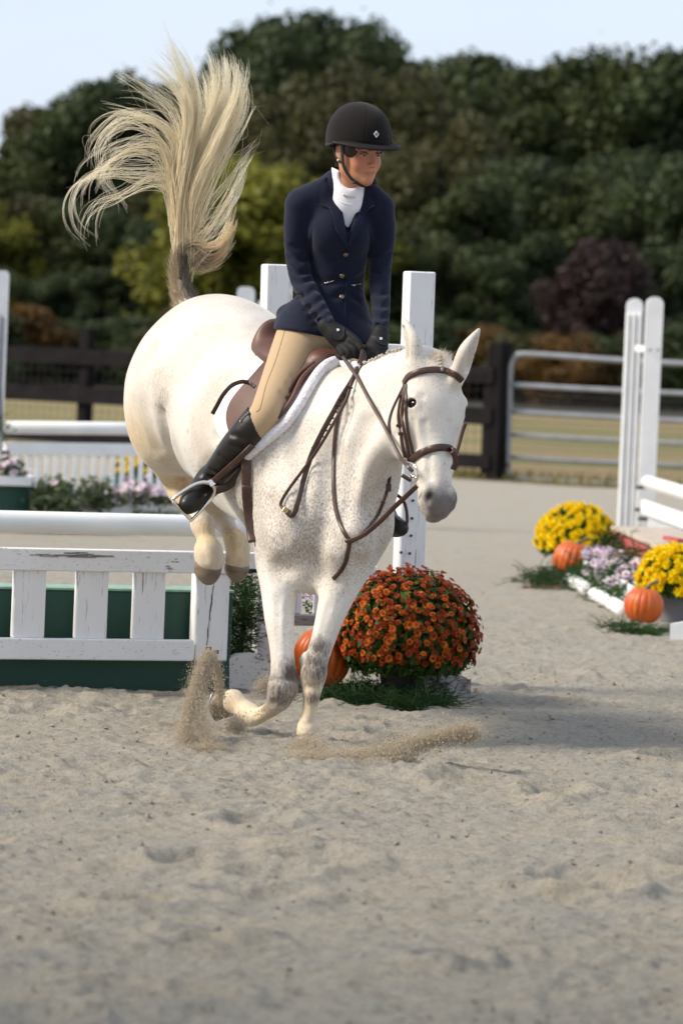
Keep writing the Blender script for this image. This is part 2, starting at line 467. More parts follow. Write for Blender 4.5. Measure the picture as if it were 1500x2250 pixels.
def coat_mat():
    """white flea-bitten coat; attributes: grey (skin/knee patches), buff (stained legs)"""
    m, n, l, b = new_mat('flea bitten white coat')
    tc = n.new('ShaderNodeTexCoord')
    def attr(name):
        a = n.new('ShaderNodeAttribute'); a.attribute_name = name; return a.outputs['Fac']
    big = noise_tex(n, l, tc, 4, (1, 1, 1), 4)
    base = ramp(n, l, big.outputs['Fac'], [(.3, (.56, .50, .43)), (.62, (.72, .68, .62))])
    sp_ = noise_tex(n, l, tc, 165, (1, 1, .6), 3, .8)
    patch = noise_tex(n, l, tc, 5, (1, 1, 1), 3)
    th = n.new('ShaderNodeMath'); th.operation = 'MULTIPLY_ADD'; th.inputs[1].default_value = .24
    l.new(patch.outputs['Fac'], th.inputs[0]); l.new(sp_.outputs['Fac'], th.inputs[2])
    th2 = n.new('ShaderNodeMath'); th2.operation = 'MULTIPLY_ADD'; th2.inputs[1].default_value = .16
    l.new(attr('fleck'), th2.inputs[0]); l.new(th.outputs[0], th2.inputs[2])
    fl = n.new('ShaderNodeMapRange'); fl.inputs['From Min'].default_value = .68; fl.inputs['From Max'].default_value = .86
    fl.inputs['To Max'].default_value = .72
    l.new(th2.outputs[0], fl.inputs[0])
    c = mixc(n, l, fl.outputs[0], base.outputs[0], (.215, .165, .14))
    hair = noise_tex(n, l, tc, 40, (1.6, 1.6, .35), 4, .7)
    # larger single spots
    vo = n.new('ShaderNodeTexVoronoi'); vo.inputs['Scale'].default_value = 16; vo.inputs['Randomness'].default_value = 1
    l.new(tc.outputs['Object'], vo.inputs['Vector'])
    sr_ = n.new('ShaderNodeSeparateColor'); l.new(vo.outputs['Color'], sr_.inputs[0])
    s1 = n.new('ShaderNodeMapRange'); s1.inputs['From Min'].default_value = .20; s1.inputs['From Max'].default_value = .08; l.new(vo.outputs['Distance'], s1.inputs[0])
    s2 = n.new('ShaderNodeMapRange'); s2.inputs['From Min'].default_value = .80; s2.inputs['From Max'].default_value = .9; s2.inputs['To Max'].default_value = .5; l.new(sr_.outputs[0], s2.inputs[0])
    s3 = n.new('ShaderNodeMath'); s3.operation = 'MULTIPLY'; l.new(s1.outputs[0], s3.inputs[0]); l.new(s2.outputs[0], s3.inputs[1])
    c = mixc(n, l, s3.outputs[0], c, (.25, .18, .15))
    # buff stain
    bf = n.new('ShaderNodeMath'); bf.operation = 'MULTIPLY'; bf.inputs[1].default_value = 1.0
    l.new(attr('buff'), bf.inputs[0])
    c = mixc(n, l, bf.outputs[0], c, mixc(n, l, hair.outputs['Fac'], (.42, .27, .12), (.86, .74, .52)))
    # grey patches with hairy edges
    hx_ = noise_tex(n, l, tc, 75, (1.5, 1.5, .4), 4, .8)
    g1 = n.new('ShaderNodeMath'); g1.operation = 'MULTIPLY_ADD'; g1.inputs[1].default_value = 1.9; l.new(hx_.outputs['Fac'], g1.inputs[0]); l.new(attr('grey'), g1.inputs[2])
    g2 = n.new('ShaderNodeMapRange'); g2.inputs['From Min'].default_value = 1.25; g2.inputs['From Max'].default_value = 2.1; g2.inputs['To Max'].default_value = .95
    l.new(g1.outputs[0], g2.inputs[0])
    c = mixc(n, l, g2.outputs[0], c, (.095, .072, .058))
    mzc = mixc(n, l, hair.outputs['Fac'], (.095, .078, .076), (.18, .152, .148))
    c = mixc(n, l, attr('muzzle'), c, mzc)
    c = mixc(n, l, attr('dark'), c, (.012, .010, .010))
    l.new(c, b.inputs['Base Color'])
    b.inputs['Roughness'].default_value = .62
    b.inputs['Specular IOR Level'].default_value = .3
    b.inputs['Sheen Weight'].default_value = .25
    b.inputs['Sheen Roughness'].default_value = .4
    bp = n.new('ShaderNodeBump'); bp.inputs['Strength'].default_value = .4; bp.inputs['Distance'].default_value = .003
    mus = noise_tex(n, l, tc, 7, (1, 1, .6), 2)
    bp0 = n.new('ShaderNodeBump'); bp0.inputs['Strength'].default_value = .35; bp0.inputs['Distance'].default_value = .018
    l.new(mus.outputs['Fac'], bp0.inputs['Height']); l.new(bp0.outputs[0], bp.inputs['Normal'])
    l.new(hair.outputs['Fac'], bp.inputs['Height']); l.new(bp.outputs[0], b.inputs['Normal'])
    return m
M['coat'] = coat_mat()
M['hoof'] = simple('hoof horn', (.20, .155, .115), .45, noise=(14, .3, (1, 1, 3)), bump=(20, .3, .002, (1, 1, 5)))
M['shoe'] = simple('steel horseshoe', (.30, .28, .26), .45, metal=.7)
M['eye_dark'] = simple('dark eye', (.008, .005, .004), .16, spec=.5)
M['eyelid'] = simple('dark eyelid skin', (.06, .045, .04), .5)
M['leather'] = simple('brown bridle leather', (.058, .026, .017), .42, noise=(30, .3), bump=(60, .25, .001))
M['leather_mid'] = simple('brown saddle leather', (.105, .046, .030), .5, noise=(12, .22), bump=(80, .3, .001))
M['leather_dark'] = simple('dark saddle leather', (.045, .022, .016), .38, noise=(12, .2))
M['billet'] = simple('webbing and brown girth', (.075, .035, .022), .55, noise=(20, .2))
M['steel'] = simple('polished stirrup steel', (.78, .72, .66), .18, metal=1)
M['brass'] = simple('brass', (.55, .40, .20), .3, metal=1)
M['fleece'] = simple('white fleece', (.82, .80, .84), .95, sheen=.6, noise=(60, .1), bump=(130, .9, .008))
M['pad_cloth'] = simple('white quilted pad', (.80, .79, .82), .9, bump=(40, .5, .003))
M['boot'] = simple('black boot leather', (.011, .0085, .007), .42, .4, noise=(12, .3), bump=(14, .45, .006))
M['boot_trim'] = simple('boot top trim', (.05, .045, .045), .4)
M['glove'] = simple('black glove leather', (.008, .008, .009), .7, .3, bump=(40, .6, .004))
M['glove_flap'] = simple('black glove strap', (.014, .014, .016), .6, .3, bump=(200, .4, .001))
M['white_patch'] = simple('white patch', (.75, .72, .70), .5)
def cloth(name, col, rough=.85, sheen=.3, wr=.5, sc=9, w=.1):
    m, n, l, b = new_mat(name)
    tc = n.new('ShaderNodeTexCoord')
    b.inputs['Roughness'].default_value = rough; b.inputs['Sheen Weight'].default_value = sheen
    b.inputs['Specular IOR Level'].default_value = .2
    big = noise_tex(n, l, tc, sc, (1, 1, .8), 3, .5, .8)
    fine = noise_tex(n, l, tc, 420, (1, 1, 1), 2)
    v = ramp(n, l, fine.outputs['Fac'], [(.3, tuple(c * (1 - w) for c in col)), (.7, tuple(c * (1 + w) for c in col))])
    l.new(v.outputs[0], b.inputs['Base Color'])
    bp = n.new('ShaderNodeBump'); bp.inputs['Strength'].default_value = wr; bp.inputs['Distance'].default_value = .008
    bp2 = n.new('ShaderNodeBump'); bp2.inputs['Strength'].default_value = .25; bp2.inputs['Distance'].default_value = .001
    l.new(big.outputs['Fac'], bp.inputs['Height']); l.new(fine.outputs['Fac'], bp2.inputs['Height'])
    l.new(bp.outputs[0], bp2.inputs['Normal']); l.new(bp2.outputs[0], b.inputs['Normal'])
    return m
M['jacket'] = cloth('navy show jacket', (.0062, .0090, .026), .85, .12, .85, 7)
M['lapel'] = cloth('navy lapel', (.0068, .0098, .028), .85, .12, .15)
M['breeches'] = cloth('tan breeches', (.47, .335, .20), .8, .25, .18, 7, .03)
M['shirt'] = cloth('white show shirt', (.80, .79, .85), .8, .2, .25, 12, .02)
M['piping'] = simple('breeches seam', (.30, .18, .08), .7)
M['helmet'] = simple('black brown velvet helmet', (.009, .0065, .0065), .9, .15, sheen=.10, bump=(300, .4, .001))
M['helmet_brim'] = simple('helmet brim', (.012, .009, .0095), .75, .25)
M['strap_black'] = simple('black strap', (.010, .009, .009), .6)
M['hair_dark'] = simple('dark brown hair', (.018, .009, .006), .5, bump=(40, .6, .004, (1, 1, .2)))
M['button'] = simple('bronze button', (.20, .15, .10), .35, metal=.8, bump=(300, .5, .001))
M['zip'] = simple('brass zip pull', (.65, .58, .45), .25, metal=1)
M['pearl'] = simple('pearl', (.85, .82, .78), .2)
def skin_mat():
    m, n, l, b = new_mat('skin')
    tc = n.new('ShaderNodeTexCoord')
    def attr(name):
        a = n.new('ShaderNodeAttribute'); a.attribute_name = name; return a.outputs['Fac']
    t = noise_tex(n, l, tc, 30, (1, 1, 1), 3)
    base = ramp(n, l, t.outputs['Fac'], [(.3, (.46, .205, .115)), (.7, (.53, .25, .145))])
    c = mixc(n, l, attr('blush'), base.outputs[0], (.60, .14, .10))
    c = mixc(n, l, attr('lip'), c, (.42, .11, .09))
    c = mixc(n, l, attr('brow'), c, (.05, .025, .018))
    l.new(c, b.inputs['Base Color'])
    b.inputs['Roughness'].default_value = .48
    b.inputs['Subsurface Weight'].default_value = .12
    b.inputs['Subsurface Radius'].default_value = (.01, .004, .002)
    b.inputs['Subsurface Scale'].default_value = .5
    return m
M['skin'] = skin_mat()
M['eye_white'] = simple('eye white', (.34, .30, .28), .4)
M['iris'] = simple('brown iris', (.012, .006, .004), .25, spec=.4)
def hair_mat():
    m, n, l, b = new_mat('pale tail hair')
    geo = n.new('ShaderNodeNewGeometry')
    a = n.new('ShaderNodeAttribute'); a.attribute_name = 'tint'
    r = ramp(n, l, a.outputs['Fac'], [(0, (.21, .185, .165)), (.18, (.46, .40, .33)), (.36, (.93, .78, .55)), (.55, (.99, .90, .70)), (1, (.99, .95, .83))])
    l.new(r.outputs[0], b.inputs['Base Color'])
    b.inputs['Roughness'].default_value = .45
    tr = n.new('ShaderNodeBsdfTranslucent'); l.new(r.outputs[0], tr.inputs[0])
    ms = n.new('ShaderNodeMixShader'); ms.inputs[0].default_value = .62
    l.new(b.outputs[0], ms.inputs[1]); l.new(tr.outputs[0], ms.inputs[2])
    tp = n.new('ShaderNodeBsdfTransparent'); m2 = n.new('ShaderNodeMixShader'); m2.inputs[0].default_value = .22
    l.new(ms.outputs[0], m2.inputs[1]); l.new(tp.outputs[0], m2.inputs[2]); l.new(m2.outputs[0], n['Material Output'].inputs[0])
    return m
M['tail'] = hair_mat()
M['braid'] = simple('grey braided mane', (.40, .35, .29), .7, noise=(70, .4))
def sand_mat():
    m, n, l, b = new_mat('arena sand')
    tc = n.new('ShaderNodeTexCoord')
    a = noise_tex(n, l, tc, 4.5, (.6, 1, 1), 6, .65)
    base = ramp(n, l, a.outputs['Fac'], [(.28, (.395, .375, .330)), (.5, (.435, .398, .332)), (.72, (.475, .415, .320))])
    f = noise_tex(n, l, tc, 190, (1, 1, 1), 3, .7)
    g = ramp(n, l, f.outputs['Fac'], [(.26, (.36, .36, .37)), (.46, (1, 1, 1)), (.6, (1, 1, 1)), (.74, (1.4, 1.38, 1.34))])
    c = mixc(n, l, 1.0, base.outputs[0], g.outputs[0], 'MULTIPLY')
    h = noise_tex(n, l, tc, 34, (1, 1, 1), 7, .75)
    g2 = ramp(n, l, h.outputs['Fac'], [(.34, (.70, .70, .70)), (.48, (1, 1, 1)), (.66, (1.10, 1.10, 1.10))])
    c = mixc(n, l, 1.0, c, g2.outputs[0], 'MULTIPLY')
    pz = noise_tex(n, l, tc, 5.5, (1, .8, 1), 7, .72)
    g3 = ramp(n, l, pz.outputs['Fac'], [(.33, (.80, .79, .78)), (.44, (1, 1, 1)), (.60, (1, 1, 1)), (.68, (.76, .74, .70))])
    c = mixc(n, l, 1.0, c, g3.outputs[0], 'MULTIPLY')
    l.new(c, b.inputs['Base Color'])
    b.inputs['Roughness'].default_value = .95
    b.inputs['Specular IOR Level'].default_value = .15
    b1 = n.new('ShaderNodeBump'); b1.inputs['Strength'].default_value = 1.0; b1.inputs['Distance'].default_value = .022
    l.new(h.outputs['Fac'], b1.inputs['Height'])
    b2 = n.new('ShaderNodeBump'); b2.inputs['Strength'].default_value = .9; b2.inputs['Distance'].default_value = .0055
    l.new(f.outputs['Fac'], b2.inputs['Height']); l.new(b1.outputs[0], b2.inputs['Normal']); l.new(b2.outputs[0], b.inputs['Normal'])
    return m
M['sand'] = sand_mat()
M['grain'] = simple('flying sand', (.68, .60, .47), .9, trans=.35)
def field_mat():
    m, n, l, b = new_mat('dry autumn grass field')
    tc = n.new('ShaderNodeTexCoord')
    a = noise_tex(n, l, tc, .10, (1, 1.6, 1), 5, .6)
    r = ramp(n, l, a.outputs['Fac'], [(.36, (.115, .125, .028)), (.48, (.20, .165, .05)), (.62, (.25, .165, .075)), (.75, (.17, .15, .04))])
    f = noise_tex(n, l, tc, 6, (1, 1, 1), 5)
    g = ramp(n, l, f.outputs['Fac'], [(.3, (.7, .7, .7)), (.7, (1.2, 1.2, 1.2))])
    l.new(mixc(n, l, 1.0, r.outputs[0], g.outputs[0], 'MULTIPLY'), b.inputs['Base Color'])
    b.inputs['Roughness'].default_value = .95
    return m
M['field'] = field_mat()
M['floor'] = simple('leaf litter', (.03, .026, .014), .95, noise=(1, .4))

# ------------------------------------------------------------------ ground: one sand sheet, dense and lumpy near the camera
gx = axis_grid([(-320, 40), (-40, 4), (-8, .5), (-3.0, .035), (-1.9, .0125), (1.9, .02), (3.2, .12), (8, 4), (40, 40), (320, None)])
gy = axis_grid([(-60, 10), (0, 2), (6, .25), (7.4, .011), (13.2, .0135), (16.5, .035), (24, .12), (46, 1.5), (60, None)])
X, Y = np.meshgrid(gx, gy, indexing='ij')
def sand_height(X, Y):
    wx = X + (vnoise(X, Y, 1, .35) - .5) * .12; wy = Y + (vnoise(X, Y, 2, .35) - .5) * .12
    h = (vnoise(X, Y, 3, 1.4) - .5) * .030
    h = h + (vnoise(wx, wy, 4, .42) - .5) * .022
    r_ = vnoise(wx, wy * 1.0, 5, .19); h = h + (np.abs(r_ - .5) * 2 - .5) * -.012
    h = h + (vnoise(wx, wy, 6, .085) - .5) * .010
    h = h + (vnoise(X, Y, 7, .036) - .5) * .0085 + (vnoise(X, Y, 8, .017) - .5) * .0050
    m_ = vnoise(X, Y, 9, .9)
    c = np.clip((vnoise(wx, wy, 10, .050) - .56) * 3, 0, 1) * np.clip((m_ - .38) * 4, 0, 1); h = h + c * .012
    c = np.clip((vnoise(wx, wy, 17, .026) - .62) * 4, 0, 1); h = h + c * .005
    rp = np.random.default_rng(12)
    # hoof prints: pressed hollows with pushed-up rims
    for _ in range(150):
        cx = rp.uniform(-1.9, 2.4); cy = rp.uniform(7.6, 17.5); s_ = rp.uniform(.055, .10); dp = rp.uniform(.012, .035) * (1.0 if cy < 14 else .7)
        a = rp.uniform(0, 3.14)
        i0, i1 = np.searchsorted(gx, (cx - .4, cx + .4)); j0, j1 = np.searchsorted(gy, (cy - .4, cy + .4))
        dx = X[i0:i1, j0:j1] - cx; dy = Y[i0:i1, j0:j1] - cy
        u = (dx * math.cos(a) + dy * math.sin(a)) / s_; v = (-dx * math.sin(a) + dy * math.cos(a)) / (s_ * 1.35)
        d = np.sqrt(u * u + v * v) + (vnoise(X[i0:i1, j0:j1], Y[i0:i1, j0:j1], 14, .05) - .5) * .5
        h[i0:i1, j0:j1] += -dp * np.exp(-(d ** 2) * 1.2) + dp * .75 * np.exp(-((d - 1.55) ** 2) * 5)
    # heap thrown up where the horse lands
    for (px, py, s_, a_) in ((672, 1650, .16, .020), (800, 1690, .26, .030), (640, 1700, .16, .022), (440, 1640, .16, .022), (960, 1715, .2, .018), (520, 1590, .12, .02), (250, 1590, .25, .02)):
        c = G(px, py); d2 = ((X - c[0]) / s_) ** 2 + ((Y - c[1]) / (s_ * 1.1)) ** 2
        h = h + a_ * np.exp(-d2) * (1 + (vnoise(X, Y, 15, .06) - .5) * 1.2)
    return h
Z = sand_height(X, Y)
fade = np.clip((3.2 - np.abs(X - .1)) / 1.0, 0, 1) * np.clip((Y - 6.2) / 1.2, 0, 1) * np.clip((30 - Y) / 13, 0, 1)
Z = Z * fade
nx_, ny_ = X.shape
idx = np.arange(nx_ * ny_).reshape(nx_, ny_)
Q = np.stack([idx[:-1, :-1], idx[1:, :-1], idx[1:, 1:], idx[:-1, 1:]], -1).reshape(-1, 4)
GV = np.stack([X, Y, Z], -1).reshape(-1, 3)
ground = mk('ground', GV, Q, M['sand'], None, True, loc=(0, 0, 0)); tag(ground, kind='structure')
def gz(x, y):
    i = min(max(np.searchsorted(gx, x), 1), nx_ - 1); j = min(max(np.searchsorted(gy, y), 1), ny_ - 1)
    return float(Z[i, j])
# fence line
FA = G(-420, 985); FA = np.array([XZ(-420, 49.5, 0)[0], 49.5, 0]); FB = np.array([XZ(1085, 43.9, 0)[0], 43.9, 0]); fdir = nrm(FB - FA)
def fy(x): return FA[1] + (x - FA[0]) * fdir[1] / fdir[0]
# grass field beyond the fence, ragged front edge
xs = np.r_[-400, -100, -40, np.arange(-14, 14, .12), 40, 100, 400]
rg = np.random.default_rng(4)
V = []; F = []
rows_y = [0, .25, .8, 3, 10, 30, 70, 95, 130, 560]
for i, x in enumerate(xs):
    e = fy(x) - .25 + (vnoise(np.array([x]), np.array([0.]), 31, .5)[0] - .5) * .5 + (rg.random() - .5) * .08
    for r_ in rows_y: V.append((x, e + r_, .012 + (0 if r_ < 1 else .02)))
n_ = len(rows_y)
F = [(i * n_ + j, (i + 1) * n_ + j, (i + 1) * n_ + j + 1, i * n_ + j + 1) for i in range(len(xs) - 1) for j in range(n_ - 1)]
field = mk('field', V, F, M['field'], None, False, loc=(0, 50, 0)); tag(field, kind='structure')
# forest floor under the trees
ff = mk('forest_floor', [(-300, 96, .05), (300, 96, .05), (300, 420, .05), (-300, 420, .05)], [(0, 1, 2, 3)], M['floor'], None, False, loc=(0, 96, 0)); tag(ff, kind='structure')
# grass tufts along the arena edge
V = []; F = []
for _ in range(5200):
    x = rg.uniform(-7, 7); y = fy(x) + rg.uniform(-.3, 1.6) ** 1; z0 = .01; h_ = rg.uniform(.03, .14); a = rg.uniform(0, 6.28); s_ = .006 + .008 * rg.random()
    n0 = len(V); V += [(x - s_ * math.cos(a), y - s_ * math.sin(a), z0), (x + s_ * math.cos(a), y + s_ * math.sin(a), z0), (x + rg.normal() * .03, y + rg.normal() * .03, z0 + h_)]; F.append((n0, n0 + 1, n0 + 2))
M['grass'] = leaf_mat('dry grass blades', [(.10, .11, .02), (.22, .20, .06), (.34, .27, .11)], .3, 2)
tag(mk('grass', V, F, M['grass'], None, False, loc=(0, 46, 0)), kind='stuff')
# loose clods on the sand
V = []; F = []
for _ in range(2200):
    y = 7.6 + 9.5 * rg.random() ** 1.2; x = rg.uniform(-.115, .115) * y; s_ = abs(rg.normal()) * .0030 + .0018; c = np.array([x, y, gz(x, y) + s_ * .35])
    n0 = len(V); o = [rg.normal(size=3) * .3 * s_ for _q in range(6)]
    for k, dd in enumerate(((1, 0, 0), (-1, 0, 0), (0, 1, 0), (0, -1, 0), (0, 0, .8), (0, 0, -.8))): V.append(c + np.array(dd) * s_ + o[k])
    for q in ((0, 2, 4), (2, 1, 4), (1, 3, 4), (3, 0, 4), (2, 0, 5), (1, 2, 5), (3, 1, 5), (0, 3, 5)): F.append(tuple(n0 + a for a in q))
tag(mk('sand_clods', V, F, M['sand'], None, False, loc=(0, 12, 0)), kind='stuff')

# ------------------------------------------------------------------ black board fence and wire
ppm_post = 1.5
def fpt(px, z):
    """point on the fence line under photo column px"""
    k = (px - 750) / FPX; Yg = 46.0
    for _ in range(4):
        p_ = XZ(px, Yg, z); Yg = fy(p_[0])
    return XZ(px, Yg, z)
fence = empty('board_fence', fpt(640, 0), 'black board fence with wire mesh running behind the arena on the left', 'fence')
posts_px = [-280, 183, 625, 1085]
for k, px in enumerate(posts_px):
    b_ = fpt(px, 0); hgt = 1.50 if px < 1000 else 1.52; w_ = .075 if px < 1000 else .10
    nn = nrm(np.cross(fdir, [0, 0, 1.0]))
    MB().box(b_ + np.array([0, 0, hgt / 2]), fdir * w_, nn * w_, np.array([0, 0, hgt / 2 + .05]), .012).build('post', M['black_wood'], fence)
    if px > 1000: MB().box(b_ + fdir * -.11 + nn * .04 + np.array([0, 0, .62]), fdir * .045, nn * .03, np.array([0, 0, .66]), .008).build('post', M['black_wood_lit'], fence)
nn = nrm(np.cross(fdir, [0, 0, 1.0])); nn = nn if nn[1] < 0 else -nn
for k in range(3):
    a, b = fpt(posts_px[k], 0), fpt(posts_px[k + 1], 0)
    for z, w_ in ((1.20, .19), (.73, .20), (.21, .16)):
        z2 = z + (0 if not (z < .3 and k == 0) else .0)
        sag = .0
        A_ = a + nn * .115 + np.array([0, 0, z2 + (.05 if k == 0 and z < .3 else 0)]); B_ = b + nn * .115 + np.array([0, 0, z2 - (.06 if k == 1 and z < .3 else 0)])
        MB().plank(A_, B_, [0, 0, 1], w_, .03, .004).build('board', M['black_wood_lit'], fence)
mb = MB(); a, b = fpt(-280, 0), fpt(1085, 0); n1 = int(np.linalg.norm(b - a) / .11)
for i in range(n1 + 1):
    p_ = a + (b - a) * i / n1 + nn * -.08; mb.tube([p_ + [0, 0, .05], p_ + [0, 0, 1.25]], .0035, 3, False)
for z in np.arange(.06, 1.26, .12): mb.tube([a + nn * -.08 + [0, 0, z], b + nn * -.08 + [0, 0, z]], .0035, 3, False)
wm = mb.build('wire_mesh', M['wire'], fence); wm['kind'] = 'stuff'

# ------------------------------------------------------------------ tube gate
gate = empty('metal_gate', XZ(1300, 43.6, 0), 'galvanised tube farm gate at the right end of the black fence', 'gate')
def gp(px, py): return P(px, py, 43.9 - (px - 1115) * .0012)
def gtube(name, pts, r, mat='galv'): return MB().tube(spline([gp(*q) for q in pts], 5), r, 8).build(name, M[mat], gate, True)
gtube('gate_frame', [(1116, 1052), (1117, 980), (1119, 900), (1120, 820), (1124, 795), (1134, 782), (1150, 778), (1240, 783), (1366, 792), (1560, 802)], .034)
for (y0, y1, r_) in ((845, 868, .034), (904, 928, .032), (955, 978, .030), (1004, 1026, .028), (1050, 1073, .030)):
    gtube('rail', [(1119, y0), (1240, y0 + (y1 - y0) * .32), (1400, y0 + (y1 - y0) * .66), (1560, y1)], r_)
gtube('hinge', [(1112, 1022), (1121, 1022)], .04, 'rust'); gtube('hinge', [(1112, 826), (1123, 827)], .03, 'rust')
gtube('gate_chain', [(1104, 1022), (1110, 1030), (1117, 1026)], .016, 'rust')
wv = MB()
for i in range(60):
    px = 1122 + i * 7.5; wv.tube([gp(px, 846 + i * .35), gp(px, 1045 + i * .35)], .003, 3, False)
for j in range(14):
    py = 850 + j * 15; wv.tube([gp(1120, py), gp(1560, py + 21)], .003, 3, False)
w2 = wv.build('wire_mesh', M['wire'], gate); w2['kind'] = 'stuff'

# ------------------------------------------------------------------ trees: trunk, limbs and crowns of leaf clumps
def tree_meshes(seed, H=12.0, R=4.0, trunk_h=.35, n_leaf=15000, leaf=.20, shape='round'):
    """unit meshes around the origin: (crown verts, faces), (trunk verts, faces)"""
    g = np.random.default_rng(seed)
    # lobes of the crown
    nl = 95; C = []; Rr = []
    for i in range(nl):
        h = g.random() ** .9
        rad = R * (math.sin(math.pi * (.12 + .80 * h)) ** .7) * (.55 + .45 * g.random())
        a = g.random() * 2 * math.pi
        q = math.sqrt(g.random())
        C.append((rad * q * math.cos(a), rad * q * math.sin(a), H * (trunk_h + (1 - trunk_h) * (h * .94)) - .3)); Rr.append(R * (.10 + .16 * g.random()))
    C = np.array(C); Rr = np.array(Rr)
    w = Rr ** 2; w /= w.sum()
    k = g.choice(nl, n_leaf, p=w)
    d = g.normal(size=(n_leaf, 3)); d /= np.linalg.norm(d, axis=1, keepdims=True)
    rr = Rr[k] * (.45 + .65 * g.random(n_leaf) ** .5)
    ctr = C[k] + d * rr[:, None] * np.array([1, 1, 1.25])
    out = g.random(n_leaf) < .08; ctr[out] += d[out] * (g.random(out.sum()) * R * .09)[:, None]
    nrm_ = d + g.normal(size=(n_leaf, 3)) * .7; nrm_ /= np.linalg.norm(nrm_, axis=1, keepdims=True)
    t = np.cross(nrm_, g.normal(size=(n_leaf, 3))); t /= np.linalg.norm(t, axis=1, keepdims=True); b = np.cross(nrm_, t)
    s = leaf * (.6 + .8 * g.random(n_leaf))[:, None]
    V = np.stack([ctr - t * s, ctr - b * s * .6, ctr + t * s, ctr + b * s * .6], 1).reshape(-1, 3)
    F = np.arange(n_leaf * 4).reshape(-1, 4)
    mb = MB()
    mb.tube(spline([(0, 0, -.3), (g.normal() * .1, g.normal() * .1, H * .2), (g.normal() * .25, g.normal() * .25, H * .5), (g.normal() * .4, g.normal() * .4, H * .85)], 4), np.interp(np.linspace(0, 1, 13), [0, .1, 1], [H * .034, H * .024, H * .005]), 8)
    for i in range(8):
        z = H * (.25 + .4 * g.random()); e = C[g.integers(0, nl)]
        mb.tube(spline([(0, 0, z), (e[0] * .4, e[1] * .4, (z + e[2]) / 2 + .2), tuple(e)], 4), np.interp(np.linspace(0, 1, 9), [0, 1], [H * .011, H * .003]), 5)
    return (V, F), (mb.v, mb.f)
PROTO = []
for sd, H, R, th_ in ((1, 12, 4.2, .22), (2, 12, 3.4, .15), (3, 12, 5.2, .30), (4, 8, 3.6, .06), (5, 5, 2.8, .02)):
    (cv, cf), (tv, tf) = tree_meshes(sd, H, R, th_, {1: 22000, 2: 19000, 3: 26000, 4: 18000, 5: 11000}[sd], .17 if sd < 5 else .13)
    cm = bpy.data.meshes.new('crown'); cm.from_pydata([tuple(v) for v in cv], [], [tuple(int(i) for i in f) for f in cf]); cm.materials.append(M['tree_mid'])
    tm = bpy.data.meshes.new('trunk'); tm.from_pydata(tv, [], tf); tm.materials.append(M['bark'])
    PROTO.append((cm, tm, H))
JT = np.random.default_rng(77)
def tree(px, top_py, Y, proto, col, label, width=1.0, name='tree', group='trees beyond the field', rot=None, zb=0.0):
    if Y < 146 and name == 'tree': top_py += abs(JT.normal()) * 50 - 15; Y += JT.normal() * 3; width *= JT.uniform(.72, 1.05)
    top = P(px, top_py, Y); cm, tm, H = PROTO[proto]
    s = (top[2] - zb) / (H * .99)
    e = empty(name, (top[0], Y, zb), label, 'tree' if name != 'bush' else 'bush', group)
    for nm, me in (('crown', cm), ('trunk', tm)):
        o = bpy.data.objects.new(nm, me); COL.objects.link(o); o.parent = e
        if nm == 'crown':
            o.material_slots[0].link = 'OBJECT'; o.material_slots[0].material = M['tree_' + col]
    e.scale = (s * width, s * width, s); e.rotation_euler = (0, 0, rot if rot is not None else random.random() * 6.28)
    return e
CN = {'dark': 'dark green', 'mid': 'green', 'brown': 'brownish green', 'olive': 'yellow green', 'rust': 'rust orange', 'plum': 'dark plum red'}
def T(px, top, Y, proto, col, where, width=1.0, name='tree'): tree(px, top, Y, proto, col, '%s %s %s' % (CN[col], 'leafy tree' if name == 'tree' else 'bushy undergrowth', where), width, name, 'trees beyond the field' if name == 'tree' else 'bushes under the trees')
# back row
T(20, 285, 150, 0, 'mid', 'at the far left of the treeline, lowest against the sky', 1.25)
T(95, 240, 156, 1, 'brown', 'at the left treeline, second from the left edge', 1.3)
T(215, 178, 150, 1, 'dark', 'rising behind the left side of the horse tail', 1.2)
T(300, 160, 162, 0, 'mid', 'behind the horse tail, between two darker crowns', 1.1)
T(390, 185, 152, 1, 'dark', 'directly behind the flying horse tail', 1.1)
T(470, 160, 158, 0, 'dark', 'just left of the tallest round crown', 1.0)
T(600, 72, 160, 2, 'dark', 'with the tallest round crown, left half', .85)
T(700, 62, 163, 2, 'dark', 'with the tallest round crown above the rider', .95)
T(800, 84, 160, 2, 'dark', 'with the tall round crown, right shoulder of it', .85)
T(900, 165, 158, 1, 'brown', 'behind the rider helmet on its right', 1.1)
T(985, 135, 156, 0, 'mid', 'right of the dip in the treeline', 1.05)
T(1075, 122, 160, 1, 'dark', 'behind the white horse right ear in the treeline', 1.15)
T(1160, 128, 154, 0, 'mid', 'at the top right middle of the treeline', 1.0)
T(1250, 150, 162, 1, 'olive', 'in the right treeline at a small dip', 1.1)
T(1340, 135, 155, 2, 'mid', 'in the right treeline above the right jump', .85)
T(1425, 118, 160, 0, 'dark', 'near the right edge of the treeline', 1.1)
T(1500, 112, 154, 1, 'dark', 'cut by the right edge, tallest on that side', 1.3)
T(1590, 130, 158, 0, 'mid', 'just outside the right edge of the picture', 1.2)
